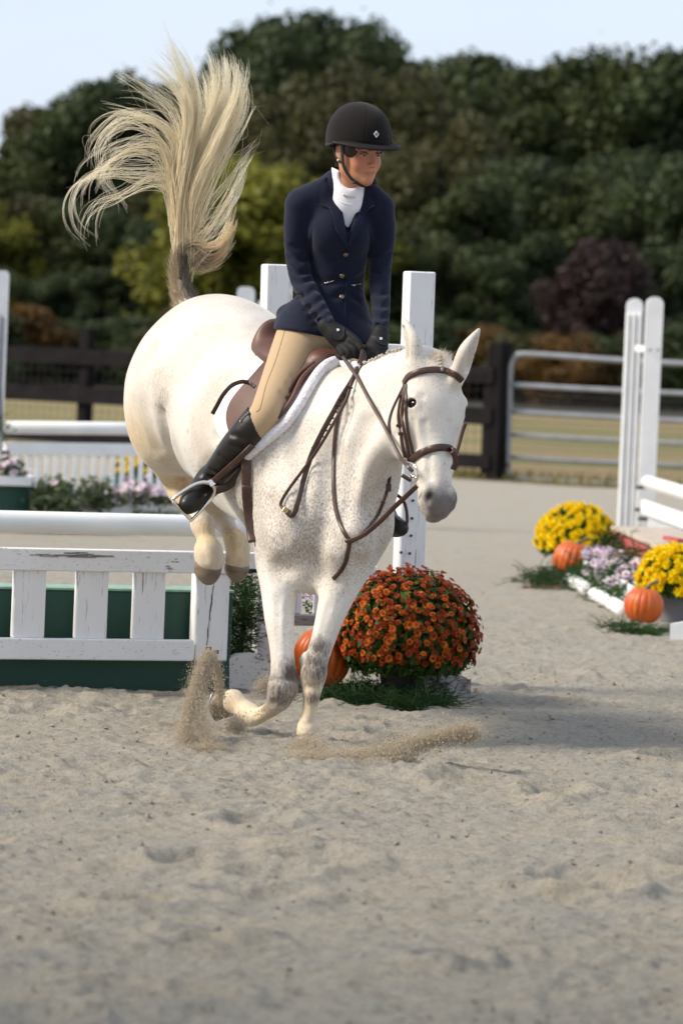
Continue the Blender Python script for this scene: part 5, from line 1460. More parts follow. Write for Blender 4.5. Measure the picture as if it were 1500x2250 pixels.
for s_ in (1, -1):
    grey = np.maximum(grey, blob(hV, HL(.045 * s_, -.03, .535), .04) * .8)
    grey = np.maximum(grey, blob(hV, HL(.108 * s_, -.05, .192), .030) * .9)
    dark = np.maximum(dark, blob(hV, HL(.049 * s_, -.016, .532), .026, 1.4))
    dark = np.maximum(dark, np.clip(blob(hV, HL(.104 * s_, -.048, .190), .020, 2), 0, .9))
for rows, rr_ in (([(545, 1575, 13.86), (580, 1563, 13.74), (515, 1555, 13.9), (600, 1552, 13.66)], .10), ([(680, 1560, 13.57), (674, 1600, 13.56), (684, 1520, 13.57)], .08),
             ([(360, 1040, 15.0), (385, 1080, 15.05), (345, 1000, 14.9), (405, 1105, 15.0)], .15), ([(452, 1190, 14.8), (458, 1225, 14.8), (522, 1215, 14.87), (522, 1190, 14.9)], .10), ([(330, 960, 14.8)], .17)):
    for (a, b_, c_) in rows: buff = np.maximum(buff, blob(hV, P(a, b_, c_), rr_))
buff *= np.where(hV[:, 1] > 14.3, 1.15, .85); buff = np.clip(buff, 0, 1)
fleck = np.clip((hV[:, 1] * -1 + 14.6) * 1.1, 0, 1) * .9 + .0
fleck *= np.clip((1.18 - hV[:, 2]) * 3, .25, 1)
fleck *= np.clip((hV[:, 2] - .48) / .22, .0, 1)
fleck *= 1 - blob(hV, HL(0, -.05, .25), .38)
horse = empty('horse', P(640, 1640, 13.9) * [1, 1, 0], 'flea-bitten white horse landing over a jump, tail flying up, ridden by a person', 'horse')
body = mk('body', hV, hQ, M['coat'], horse, True, attrs={'grey': grey, 'buff': buff, 'fleck': fleck, 'dark': dark, 'muzzle': muz})
HBVH = BVHTree.FromPolygons([tuple(v) for v in hV], [tuple(int(i) for i in q) for q in hQ])
def on_horse(px, py, off=.004, Yfall=14.0):
    d = ray_dir(px, py)
    hit = HBVH.ray_cast(Vector(CAMP), Vector(d))
    if hit[0] is None: return P(px, py, Yfall), np.array([0, -1.0, 0])
    n_ = np.array(hit[1])
    if n_ @ d > 0: n_ = -n_
    return np.array(hit[0]) + n_ * off, n_
# eyes
for s_ in (1, -1):
    mb = MB().ball(HL(.088 * s_, -.046, .192), (.020, .024, .019), 14, 10, HEADR.T)
    e_ = mb.build('eye', M['eye_dark'], horse, True)
# hooves
def hoof_mesh(c, ax, toe, r, h, name='hoof', shoe=False, rnd=False):
    """frustum widening along ax (towards the sole); toe = direction of the toe"""
    ax = nrm(ax); toe = nrm(np.asarray(toe) - ax * (np.asarray(toe) @ ax)); side = np.cross(ax, toe)
    prof = [(-.12, .50), (0, .84), (.10, .93), (.35, .97), (.8, 1.07), (.97, 1.12), (1.0, 1.08), (.96, .80), (.90, .3)]
    if rnd: prof = [(-.15, .50), (-.02, .90), (.10, 1.0), (.3, 1.04), (.5, 1.03), (.7, .96), (.85, .84), (.95, .66), (1.0, .42), (.97, .2)]
    n = 28; V = []
    for (t, s) in prof:
        for j in range(n):
            a = 2 * math.pi * j / n
            ca, sa = math.cos(a), math.sin(a)
            x = ca * (1.10 if ca > 0 else .82); y = sa * (.95 - .10 * (ca > 0) * ca)
            fw = t * .22 if t > 0 else 0
            V.append(np.asarray(c) + ax * h * t * (1.0 + .12 * max(0, ca) - .18 * max(0, -ca)) + toe * r * (x * s + fw) + side * r * y * s)
    F = [(i * n + j, i * n + (j + 1) % n, (i + 1) * n + (j + 1) % n, (i + 1) * n + j) for i in range(len(prof) - 1) for j in range(n)]
    F.append(tuple(range(n))[::-1]); F.append(tuple((len(prof) - 1) * n + j for j in range(n)))
    o = mk(name, V, F, M['hoof'], horse, True)
    if shoe:
        pts = [np.asarray(c) + ax * h * 1.06 + toe * r * (math.cos(a) * 1.0 + .2) + side * r * math.sin(a) * .92 for a in np.linspace(-2.3, 2.3, 20)]
        MB().tube(pts, .006, 6).build('horseshoe', M['shoe'], o, True)
    return o
down = np.array([0, 0, -1.0])
hoof_mesh(P(461, 1232, 14.78), down * .75 - HF0 * .62, down * .8 + HF0 * .2, .057, .074, rnd=True)
hoof_mesh(P(524, 1232, 14.865), down * .75 - HF0 * .62, down * .8 + HF0 * .2, .051, .066, rnd=True)
hoof_mesh(P(671, 1617, 13.55), down + HF0 * .15, HF0, .052, .06)
hoof_mesh(P(511, 1541, 13.93), nrm(P(470, 1534, 13.98) - P(511, 1541, 13.93)), down, .056, .058, shoe=True)

# ------------------------------------------------------------------ the rider
rider = empty('person', P(690, 760, 14.05), 'person riding the white horse, in black helmet, navy jacket, tan breeches and tall black boots', 'person')
TF = nrm(np.array([math.sin(math.radians(14)), -math.cos(math.radians(14)), -.12]))      # chest direction
TR = nrm(np.array([-math.cos(math.radians(14)), -math.sin(math.radians(14)), -.02]))     # her right (photo left)
TU = np.cross(TF, TR); TU = TU if TU[2] > 0 else -TU
TB = np.array([TR, TF, TU])
HY = math.radians(36)
hfw = np.array([math.sin(HY), -math.cos(HY), -.20]); hfw = nrm(hfw)
hrt = nrm(np.cross(hfw, [0, 0, 1.0])); hrt = hrt if hrt[0] < 0 else -hrt
hrt = nrm(hrt + np.array([0, 0, -.05]))
hup = np.cross(hfw, hrt); hup = hup if hup[2] > 0 else -hup
HDR = np.array([hrt, hfw, hup])
HC = P(789, 331, 13.93)
def FL(r, f, u): return HC + hrt * r + hfw * f + hup * u
def grid_for(x0, x1, y0, y1, z0, z1, st, head=None):
    return Field(axis_grid([(x0, st), (x1, None)]), axis_grid([(y0, st), (y1, None)]), axis_grid([(z0, st), (z1, None)]))
zn = float(P(770, 418, 14)[2])
bf_ = Field(axis_grid([(-.62, .009), (-.06, .0048), (.22, .009), (.30, None)]), axis_grid([(13.70, .009), (13.78, .0042), (14.06, .009), (14.34, None)]),
            axis_grid([(.74, .010), (zn - .02, .0026), (zn + .33, None)]))
def be(F, r, f, u, rr, rf, ru, k, cut=False): F.ell(FL(r, f, u), HDR, (rr, rf, ru), k, cut)
def bc(F, rows, k, n=4, flat=None, cut=False):
    F.chain(np.array([list(FL(a, b, c)) + [q] for a, b, c, q in rows]), k, n, flat, cut)
# torso, limbs
def tell(F, px, py, Y, rr, rf, ru, k): F.ell(P(px, py, Y), TB, (rr, rf, ru), k)
tell(bf_, 750, 500, 14.03, .115, .060, .12, .0)
tell(bf_, 747, 605, 14.07, .080, .065, .12, .06)
tell(bf_, 722, 700, 14.09, .13, .10, .11, .06)
bf_.chain(PP([(672, 445, 14.00, .036), (750, 435, 14.01, .040), (828, 450, 14.00, .036)]), .04, 3)
bf_.chain(PP([(768, 440, 13.995, .045), (770, 405, 13.968, .049), (776, 375, 13.955, .050)]), .03, 3)
ARM_R = [(658, 452, 13.99, .056), (652, 500, 14.0, .050), (652, 560, 14.02, .045), (664, 618, 14.0, .044), (690, 665, 13.93, .039), (718, 712, 13.85, .032)]
ARM_L = [(836, 460, 13.99, .052), (843, 510, 14.01, .046), (838, 565, 14.03, .042), (834, 615, 14.02, .042), (836, 670, 13.96, .037), (835, 728, 13.88, .031)]
LEG_R = [(668, 735, 14.05, .098), (645, 785, 13.98, .088), (618, 840, 13.89, .073), (594, 888, 13.80, .060), (580, 915, 13.77, .056), (548, 950, 13.78, .056), (515, 985, 13.83, .054), (485, 1020, 13.89, .044), (460, 1052, 13.95, .036)]
LEG_L = [(758, 735, 14.07, .092), (800, 790, 14.02, .085), (838, 870, 13.95, .070), (852, 950, 13.98, .056), (846, 1000, 14.02, .052), (842, 1060, 14.06, .045), (842, 1120, 14.08, .036)]
def shr(rows, d): return PP([(a, b, c, r + d) for a, b, c, r in rows])
bf_.chain(shr(ARM_R, -.024), .015, 4); bf_.chain(shr(ARM_L, -.024), .015, 4)
bf_.chain(shr(LEG_R, -.010), .03, 4); bf_.chain(shr(LEG_L, -.010), .03, 4)
# head
be(bf_, 0, -.018, .030, .073, .092, .088, .0)
be(bf_, 0, .018, -.035, .058, .066, .066, .03)
be(bf_, 0, .034, -.070, .040, .044, .040, .025)
for s_ in (1, -1):
    bc(bf_, [(.055 * s_, -.012, -.030, .020), (.050 * s_, .002, -.072, .018), (.026 * s_, .040, -.088, .016), (0, .060, -.096, .017)], .022)
    be(bf_, .034 * s_, .054, -.034, .022, .022, .026, .02)
    be(bf_, .033 * s_, .087, .003, .0155, .016, .0095, .012, True)
    bc(bf_, [(.054 * s_, .058, .016, .007), (.034 * s_, .076, .022, .008), (.012 * s_, .082, .018, .007)], .012, 3)
    bc(bf_, [(.020 * s_, .0745, -.001, .0028), (.032 * s_, .0805, .0065, .0030), (.045 * s_, .070, .000, .0026)], .003, 3)
    bc(bf_, [(.020 * s_, .0735, -.003, .0026), (.032 * s_, .0765, -.0085, .0028), (.045 * s_, .070, -.002, .0026)], .003, 3)
    be(bf_, .0105 * s_, .088, -.040, .0075, .0085, .0065, .006)
    be(bf_, .0065 * s_, .090, -.0475, .0030, .0040, .0030, .002, True)
    be(bf_, .074 * s_, -.020, -.006, .008, .020, .031, .008)
    be(bf_, .083 * s_, -.018, -.002, .005, .010, .017, .004, True)
bc(bf_, [(0, .080, .012, .0075), (0, .089, -.012, .0075), (0, .101, -.034, .0095)], .012, 4)
be(bf_, 0, .076, -.064, .020, .009, .015, .015)
bc(bf_, [(.021, .074, -.0655, .0022), (.010, .0835, -.0620, .0036), (0, .0855, -.0632, .0034), (-.010, .0835, -.0620, .0036), (-.021, .074, -.0655, .0022)], .004, 4)
bc(bf_, [(.019, .075, -.0685, .0022), (.009, .0825, -.0720, .0044), (-.009, .0825, -.0720, .0044), (-.019, .075, -.0685, .0022)], .004, 4)
bc(bf_, [(.022, .077, -.0690, .0015), (.010, .0876, -.0662, .0016), (-.010, .0876, -.0662, .0016), (-.022, .077, -.0690, .0015)], .002, 4, None, True)
be(bf_, 0, .070, -.094, .016, .016, .015, .015)
bV, bQ = bf_.mesh(); bV = relax(bV, bQ, 1, .4)
blush = np.maximum(blob(bV, FL(.040, .070, -.034), .034), blob(bV, FL(-.040, .070, -.034), .034)) * .42
blush = np.maximum(blush, blob(bV, FL(0, .100, -.034), .014) * .35)
blush = np.maximum(blush, blob(bV, FL(0, .075, -.096), .018) * .35)
dl = np.linalg.norm((bV - FL(0, .084, -.0670)) @ HDR.T / np.array([.021, .02, .0082]), axis=1)
lip = np.clip((1.15 - dl) * 4, 0, 1) * .6
brow = np.zeros(len(bV))
for s_ in (1, -1):
    for (a, b_, c_) in [(.016, .085, .017), (.024, .083, .021), (.034, .079, .023), (.044, .071, .021), (.052, .062, .016)]:
        d_ = np.linalg.norm((bV - FL(a * s_, b_, c_)) @ HDR.T / np.array([.008, .012, .0042]), axis=1)
        brow = np.maximum(brow, np.clip((1.2 - d_) * 3, 0, 1) * .75)
    for (a, b_, c_) in [(.022, .078, .003), (.028, .081, .006), (.034, .081, .0065), (.041, .075, .004), (.046, .070, .000)]:
        d_ = np.linalg.norm((bV - FL(a * s_, b_, c_)) @ HDR.T / np.array([.006, .010, .0024]), axis=1)
        brow = np.maximum(brow, np.clip((1.2 - d_) * 3, 0, 1) * .95)
pb = mk('body', bV, bQ, M['skin'], rider, True, attrs={'blush': blush, 'lip': lip, 'brow': brow})
for s_ in (1, -1):
    ey = MB().ball(FL(.0325 * s_, .0655, -.0010), .0120, 16, 12).build('eye', M['eye_white'], rider, True)
    look = nrm(hfw + hrt * .02 + hup * -.30)
    MB().ball(FL(.0325 * s_, .0655, -.0010) + look * .0052, .0076, 12, 8).build('iris', M['iris'], ey, True)
BB = BVHTree.FromPolygons([tuple(v) for v in bV], [tuple(int(i) for i in q) for q in bQ])
# drape helper: casts photo rays on a solid and lays a thick sheet or strap on it
def cast(bvh, px, py, off=.003, Yfall=14.0):
    d = ray_dir(px, py)
    h = bvh.ray_cast(Vector(CAMP), Vector(d))
    if h[0] is None: return P(px, py, Yfall), nrm(-d)
    n_ = np.array(h[1]); n_ = -n_ if n_ @ d > 0 else n_
    return np.array(h[0]) + n_ * off, n_
def drape(name, mat, parent, rowA, rowB, bvh, off=.004, thick=.004, n=16, m_=6, Yfall=14.0, bulge=0.0, smooth=True):
    """sheet between two pixel polylines, laid over a solid"""
    A = spline(np.array([(a, b, 0) for a, b in rowA], float), 8)[:, :2]; B = spline(np.array([(a, b, 0) for a, b in rowB], float), 8)[:, :2]
    def res(p):
        L = np.r_[0, np.cumsum(np.linalg.norm(np.diff(p, axis=0), axis=1))]; t = np.linspace(0, L[-1], n)
        return np.stack([np.interp(t, L, p[:, 0]), np.interp(t, L, p[:, 1])], 1)
    A, B = res(A), res(B)
    T = np.zeros((n, m_, 3)); N = np.zeros((n, m_, 3))
    for i in range(n):
        for j in range(m_):
            w = j / (m_ - 1); q = A[i] * (1 - w) + B[i] * w
            p_, nn = cast(bvh, q[0], q[1], off, Yfall)
            e = bulge * math.sin(math.pi * w) 
            T[i, j] = p_ + nn * e; N[i, j] = nn
    for _ in range(2):           # even out the sheet
        S = T.copy(); S[1:-1] = (T[:-2] + T[2:] + 2 * T[1:-1]) / 4; S[:, 1:-1] = (S[:, :-2] + S[:, 2:] + 2 * S[:, 1:-1]) / 4
        N2 = N.copy(); N2[1:-1] = (N[:-2] + N[2:] + N[1:-1]); N = N2 / np.linalg.norm(N2, axis=2, keepdims=True); T = S
    top = (T + N * thick).reshape(-1, 3); bot = (T - N * .004).reshape(-1, 3); k = n * m_
    V = np.vstack([top, bot]); F = []
    for i in range(n - 1):
        for j in range(m_ - 1):
            a, b, c, d = i * m_ + j, i * m_ + j + 1, (i + 1) * m_ + j + 1, (i + 1) * m_ + j
            F.append((a, b, c, d)); F.append((k + a, k + d, k + c, k + b))
    rim = [i * m_ for i in range(n)] + [(n - 1) * m_ + j for j in range(1, m_)] + [i * m_ + m_ - 1 for i in range(n - 2, -1, -1)] + [j for j in range(m_ - 2, 0, -1)]
    for a, b in zip(rim, rim[1:] + rim[:1]): F.append((a, k + a, k + b, b))
    o = mk(name, V, F, mat, parent, smooth)
    if smooth: auto_smooth(o, 50)
    return o
def bvh_of(V, Q): return BVHTree.FromPolygons([tuple(v) for v in V], [tuple(int(i) for i in q) for q in Q])
def strap(name, mat, parent, pts, w, t, bvh=None, off=.004, n=6, ns=8, Yfall=14.0, free=None):
    """strap through photo points; each (px, py) lies on the solid, (px, py, Y) hangs free"""
    q = []; nn = []
    for p_ in pts:
        if len(p_) == 2:
            a, b = cast(bvh, p_[0], p_[1], off, Yfall)
        else:
            a, b = P(*p_), np.array([0, -1.0, 0])
        q.append(a); nn.append(b)
    path = spline(q, n); N = spline(nn, n)
    return MB().tube(path, 1.0, ns, True, flat=(w, t), up=N).build(name, mat, parent, True)
def dense(pts, step=8.0):
    """sample a pixel polyline densely (smooth)"""
    p = spline(np.array([(a, b, 0) for a, b in pts], float), 10)[:, :2]
    L = np.r_[0, np.cumsum(np.linalg.norm(np.diff(p, axis=0), axis=1))]; k = max(2, int(L[-1] / step) + 1); t = np.linspace(0, L[-1], k)
    return [(float(x), float(y)) for x, y in zip(np.interp(t, L, p[:, 0]), np.interp(t, L, p[:, 1]))]

# shirt
sf = grid_for(-.20, .20, 13.80, 14.16, 1.60, 2.10, .006)
tell(sf, 750, 505, 14.02, .118, .076, .13, 0)
sf.chain(PP([(758, 450, 13.99, .068), (766, 425, 13.985, .066)]), .03, 2)
sf.chain(PP([(766, 440, 13.985, .062), (767, 412, 13.975, .058), (764, 385, 13.97, .057), (762, 366, 13.97, .057)]), .02, 3)
sf.ell(P(773, 386, 13.89), TB, (.042, .085, .050), .012, True)
sf.halfspace_cut(P(765, 388, 13.97), nrm(np.array([.46, 0, .88])))
sV, sQ = sf.mesh(); sV = relax(sV, sQ, 1)
shirt = mk('shirt', sV, sQ, M['shirt'], rider, True)
SB = bvh_of(sV, sQ)
strap('stock_pin', M['zip'], rider, [(754, 428), (762, 431), (770, 432), (779, 432)], .006, .004, SB, .004)
strap('collar_seam', M['shirt'], rider, dense([(738, 432), (752, 445), (772, 449), (790, 440)], 6), .004, .002, SB, .001)

# jacket
jf = grid_for(-.29, .26, 13.70, 14.34, 1.33, 2.06, .0062)
tell(jf, 748, 505, 14.02, .132, .098, .14, 0)
tell(jf, 722, 512, 13.965, .048, .042, .055, .05); tell(jf, 780, 515, 13.965, .046, .042, .055, .05)
tell(jf, 742, 605, 14.07, .099, .088, .11, .07)
tell(jf, 722, 690, 14.085, .150, .118, .11, .07)
jf.chain(PP([(640, 745, 14.09, .045), (625, 690, 14.10, .03)]), .05, 2)
tell(jf, 716, 748, 14.085, .172, .128, .12, .05)
jf.chain(PP([(664, 445, 13.995, .056), (710, 423, 13.995, .052), (755, 412, 14.0, .050), (800, 424, 13.995, .050), (832, 452, 13.995, .052)]), .045, 4)
jf.chain(PP([(745, 405, 14.01, .060), (765, 415, 14.01, .060)]), .03, 2)
jf.chain(PP([(a, b, c, q + .016) for a, b, c, q in LEG_R[:3]]), .03, 4); jf.chain(PP([(a, b, c, q + .014) for a, b, c, q in LEG_L[:3]]), .03, 4)
_n = np.cross(P(815, 750, 13.95) - P(612, 718, 14.1), np.array([0, 1.0, -.06])); _n = nrm(_n if _n[2] < 0 else -_n)
jf.halfspace_cut(P(700, 740, 14.0), _n, .01)
for rows_ in (ARM_R, ARM_L):
    jf.chain(PP([(a, b, c, r * .955) for a, b, c, r in rows_]), .016, 5)
# V opening
VO = [(766, 376, 13.93, .060), (765, 405, 13.93, .056), (765, 440, 13.93, .039), (765, 480, 13.93, .021), (765, 508, 13.93, .013), (765, 530, 13.93, .003)]
for dy in (-.12, -.08, -.04, 0, .035): jf.chain(PP([(a, b, c + dy, r) for a, b, c, r in VO]), .003, 6, None, True)
jf.ell(P(770, 385, 13.985), [hrt, hfw, hup], (.072, .075, .055), .006, True)
# cloth folds, cut shallow
def fold(F, pts, r, k=.016):
    rows = []
    for (a, b) in pts:
        p_, n_ = cast(BB, a, b, .0)
        rows.append(list(p_ + n_ * (.012 + .55 * r)) + [r])
    F.chain(np.array(rows), k, 3, None, True)
jV, jQ = jf.mesh()
JB = bvh_of(jV, jQ)
rngj = np.random.default_rng(5)
def jfold(pts, r=.006, k=.02, dep=.003):
    rows = []
    for (a, b) in pts:
        p_, n_ = cast(JB, a, b, r - dep); rows.append(list(p_) + [r])
    jf.chain(np.array(rows), k, 3, None, True)
for f_ in ([(630, 560), (655, 572), (682, 566)], [(632, 590), (655, 602), (684, 596)], [(640, 622), (662, 622), (686, 612)], [(655, 655), (672, 650), (692, 632)],
           [(672, 680), (688, 672), (706, 655)], [(684, 700), (700, 690), (716, 674)], [(695, 712), (710, 703), (722, 690)], [(640, 540), (660, 545), (676, 530)],
           [(816, 640), (835, 648), (856, 640)], [(815, 665), (836, 674), (856, 668)], [(816, 692), (835, 700), (853, 694)], [(812, 590), (836, 602), (858, 592)], [(815, 560), (838, 566), (860, 556)],
           [(816, 712), (834, 720), (852, 716)], [(690, 610), (720, 622), (750, 618)], [(755, 618), (780, 614), (798, 606)], [(700, 640), (730, 655), (755, 640)], [(770, 650), (790, 662), (806, 650)],
           ):
    jfold(f_, .009, .013, .0045)
for f_ in ([(682, 470), (686, 510), (684, 560), (686, 600)], [(818, 470), (812, 510), (812, 560), (806, 600)]):
    jfold(f_, .006, .008, .0035)
jV, jQ = jf.mesh(); jV = relax(jV, jQ, 1)
jacket = mk('jacket', jV, jQ, M['jacket'], rider, True)
JB = bvh_of(jV, jQ)
drape('lapel', M['lapel'], jacket, [(728, 386), (738, 428), (748, 466), (757, 500), (765, 545)], [(703, 405), (702, 448), (728, 462), (738, 505), (765, 550)], JB, .004, .004, 22, 6)
drape('lapel', M['lapel'], jacket, [(803, 410), (797, 440), (788, 470), (778, 498), (765, 535)], [(812, 418), (824, 452), (806, 462), (796, 492), (767, 545)], JB, .004, .004, 22, 6)
strap('front_edge', M['lapel'], jacket, dense([(765, 548), (762, 600), (759, 650), (758, 700), (762, 738)], 10), .006, .004, JB, .001)
strap('lapel_notch', M['strap_black'], jacket, dense([(702, 449), (715, 452), (729, 461)], 6), .003, .003, JB, .0085)
strap('lapel_notch', M['strap_black'], jacket, dense([(825, 453), (815, 455), (806, 462)], 6), .003, .003, JB, .0085)
for (a, b) in [(759, 559), (751, 606), (751, 653)]:
    p_, n_ = cast(JB, a, b, .003)
    MB().lathe(p_, [(.0085, -.003), (.0098, .001), (.0085, .0035), (.0055, .0045), (.001, .004)], 16, n_).build('button', M['button'], jacket, True)
for q1, q2 in (([(690, 632), (705, 627), (716, 622)], [(716, 623), (733, 616)]), ([(800, 640), (790, 634), (786, 626)], [(772, 627), (791, 624)])):
    strap('pocket_seam', M['strap_black'], jacket, dense(q1, 6), .004, .003, JB, .001)
    zp = strap('zip', M['zip'], jacket, dense(q2, 5), .0032, .003, JB, .002)
    p_, n_ = cast(JB, *(q2[0] if q2[0][0] < 760 else (776, 627)), .004); MB().ball(p_, (.005, .004, .004), 8, 6).build('zip_pull', M['zip'], zp, True)

# breeches
brf = grid_for(-.42, .26, 13.66, 14.28, .98, 1.56, .0068)
brf.ell(P(718, 725, 14.08), TB, (.150, .115, .095), 0)
brf.chain(shr(LEG_R[:7], .002), .04, 5); brf.chain(shr(LEG_L[:5], .002), .05, 5)
knee_n = nrm(P(520, 985, 13.80) - P(590, 890, 13.78))
brf.halfspace_cut(P(556, 958, 13.78), knee_n)
brV, brQ = brf.mesh()
BRB = bvh_of(brV, brQ)
for f_ in ([(655, 868), (640, 858), (632, 842)], [(668, 850), (652, 842), (642, 826)], [(640, 880), (625, 872), (618, 862)], [(720, 790), (700, 780), (690, 765)]):
    rows = []
    for (a, b) in f_:
        p_, n_ = cast(BRB, a, b, .003); rows.append(list(p_) + [.006])
    brf.chain(np.array(rows), .010, 3, None, True)
brV, brQ = brf.mesh(); brV = relax(brV, brQ, 1)
breeches = mk('breeches', brV, brQ, M['breeches'], rider, True)
BRB = bvh_of(brV, brQ)
strap('seam', M['piping'], breeches, dense([(630, 712), (606, 790), (585, 845), (572, 895), (563, 905)], 8), .0028, .002, BRB, .0005)

# boots
def boot(rows, foot, topc, topn, name='boot'):
    lo = np.array([999, 999, 999.]); hi = -lo
    R_ = PP(rows + foot); lo = (R_[:, :3] - R_[:, 3:]).min(0) - .03; hi = (R_[:, :3] + R_[:, 3:]).max(0) + .03
    F = grid_for(lo[0], hi[0], lo[1], hi[1], lo[2], hi[2], .0056)
    F.chain(PP(rows), .03, 5)
    F.chain(PP(foot), .03, 5)
    F.halfspace_cut(topc, topn, .004)
    return F
bt_rows = [(600, 880, 13.80, .066), (578, 915, 13.775, .065), (548, 950, 13.785, .0635), (518, 985, 13.83, .0595), (490, 1018, 13.89, .050), (466, 1047, 13.95, .043), (458, 1062, 13.96, .044)]
bt_foot = [(462, 1052, 13.97, .046), (450, 1070, 13.945, .048), (436, 1086, 13.91, .047), (422, 1100, 13.87, .043), (414, 1109, 13.85, .035)]
F = boot(bt_rows, bt_foot, P(560, 922, 13.78), nrm(nrm(P(590, 890, 13.78) - P(530, 970, 13.80)) + np.array([.42, 0, -.30])))
btV, btQ = F.mesh(); BTB = bvh_of(btV, btQ)
for f_ in ([(536, 965), (520, 958), (508, 955)], [(545, 985), (525, 985), (508, 978)], [(455, 1048), (470, 1052), (482, 1050)], [(448, 1056), (462, 1062), (474, 1064)], [(500, 1015), (490, 1008), (482, 1000)], [(478, 1040), (468, 1036), (462, 1032)]):
    rows = []
    for (a, b) in f_:
        p_, n_ = cast(BTB, a, b, .004); rows.append(list(p_) + [.008])
    F.chain(np.array(rows), .012, 3, None, True)
btV, btQ = F.mesh(); btV = relax(btV, btQ, 1)
boot_r = mk('boot', btV, btQ, M['boot'], rider, True); BTB = bvh_of(btV, btQ)
strap('boot_top_trim', M['boot_trim'], boot_r, dense([(528, 925), (540, 912), (553, 903)], 6), .012, .004, BTB, .001)
p_, n_ = cast(BTB, 530, 927, .004); MB().ball(p_, .0035, 8, 6).build('snap', M['brass'], boot_r, True)
F = boot([(848, 1000, 14.02, .058), (842, 1060, 14.06, .050), (840, 1120, 14.08, .042), (842, 1135, 14.08, .042)], [(842, 1138, 14.08, .044), (856, 1150, 14.03, .042), (868, 1157, 13.98, .039), (879, 1160, 13.94, .031)], P(846, 985, 14.02), np.array([0, 0, 1.0]))
V_, Q_ = F.mesh(); V_ = relax(V_, Q_, 1); mk('boot', V_, Q_, M['boot'], rider, True)

# gloves with fingers
def glove(palm, fingers, thumb, cuff, name='glove'):
    allp = PP(cuff + [p_ for f_ in fingers + [thumb] for p_ in f_]); lo = allp[:, :3].min(0) - .06; hi = allp[:, :3].max(0) + .06
    F = grid_for(lo[0], hi[0], lo[1], hi[1], lo[2], hi[2], .0028)
    for (px, py, Y, ax_, r3) in palm: F.ell(P(px, py, Y), ax_, r3, .012)
    F.chain(PP(cuff), .012, 4)
    for f_ in fingers: F.chain(PP(f_), .0035, 4)
    F.chain(PP(thumb), .005, 4)
    V, Q = F.mesh(); V = relax(V, Q, 1, .4)
    return mk(name, V, Q, M['glove'], rider, True), bvh_of(V, Q)
a1 = nrm(P(775, 765, 13.80) - P(725, 722, 13.84)); a2 = nrm(np.cross(a1, [0, 1.0, 0])); a3 = np.cross(a1, a2)
gl1, GB1 = glove([(750, 745, 13.825, [a1, a2, a3], (.052, .042, .027)), (736, 733, 13.835, [a1, a2, a3], (.036, .036, .027))],
    [[(768, 748, 13.80, .0125), (784, 760, 13.785, .0115), (793, 772, 13.775, .0105), (789, 784, 13.785, .0095), (780, 782, 13.80, .009)],
     [(764, 756, 13.79, .013), (778, 768, 13.772, .012), (778, 780, 13.775, .011), (768, 782, 13.79, .010)],
     [(755, 762, 13.79, .013), (765, 774, 13.772, .012), (764, 784, 13.775, .011), (755, 784, 13.79, .010)],
     [(745, 766, 13.795, .0125), (752, 778, 13.78, .0115), (750, 786, 13.785, .0105), (742, 782, 13.80, .009)]],
    [(758, 730, 13.82, .015), (774, 740, 13.80, .013), (787, 752, 13.785, .0115), (794, 764, 13.775, .010)],
    [(716, 716, 13.85, .030), (726, 724, 13.845, .033), (738, 734, 13.835, .033)])
a1 = nrm(P(822, 785, 13.80) - P(834, 735, 13.87)); a2 = nrm(np.cross(a1, [0, 1.0, 0])); a3 = np.cross(a1, a2)
gl2, GB2 = glove([(828, 763, 13.84, [a1, a2, a3], (.045, .040, .027)), (832, 748, 13.86, [a1, a2, a3], (.03, .034, .027))],
    [[(812, 768, 13.82, .012), (806, 780, 13.80, .011), (808, 790, 13.80, .010), (815, 790, 13.82, .009)],
     [(820, 776, 13.81, .0125), (815, 789, 13.792, .0115), (819, 797, 13.80, .0105), (826, 793, 13.82, .009)],
     [(830, 778, 13.81, .0125), (828, 791, 13.795, .0115), (832, 798, 13.80, .0105), (838, 793, 13.82, .009)],
     [(840, 776, 13.82, .012), (841, 787, 13.805, .011), (844, 793, 13.81, .010), (847, 788, 13.83, .009)]],
    [(818, 752, 13.845, .014), (808, 763, 13.83, .012), (804, 774, 13.815, .011), (806, 784, 13.80, .010)],
    [(835, 730, 13.88, .029), (834, 738, 13.875, .032), (832, 748, 13.86, .031)])
for B_, g_, A_, C_, pc in ((GB1, gl1, [(730, 722), (744, 716), (757, 722)], [(733, 744), (748, 748), (757, 738)], (742, 726)), (GB2, gl2, [(816, 740), (832, 740), (850, 748)], [(828, 754), (840, 760), (848, 758)], (836, 745))):
    drape('wrist_strap', M['glove_flap'], g_, A_, C_, B_, .002, .003, 10, 5, 13.84)
    p_, n_ = cast(B_, pc[0], pc[1], .006, 13.83)
    MB().box(p_, nrm(np.cross(n_, [0, 0, 1.0])) * .0045, nrm(np.array([0, 0, 1.0]) - n_ * n_[2]) * .0045, n_ * .001, .0003).build('white_tab', M['white_patch'], g_)

# hair under the helmet and at the nape
hrf = grid_for(-.08, .22, 13.80, 14.12, zn - .04, zn + .30, .0042)
be(hrf, 0, -.028, .020, .081, .090, .080, 0)
be(hrf, .053, .026, .018, .028, .034, .040, .012); be(hrf, -.053, .026, .018, .028, .034, .040, .012)
be(hrf, .020, -.095, -.045, .035, .028, .032, .02)
be(hrf, .0, .074, -.03, .052, .064, .072, .006, True)
be(hrf, .085, -.012, -.012, .016, .017, .030, .004, True)
hV2, hQ2 = hrf.mesh(); mk('hair', hV2, hQ2, M['hair_dark'], rider, True)

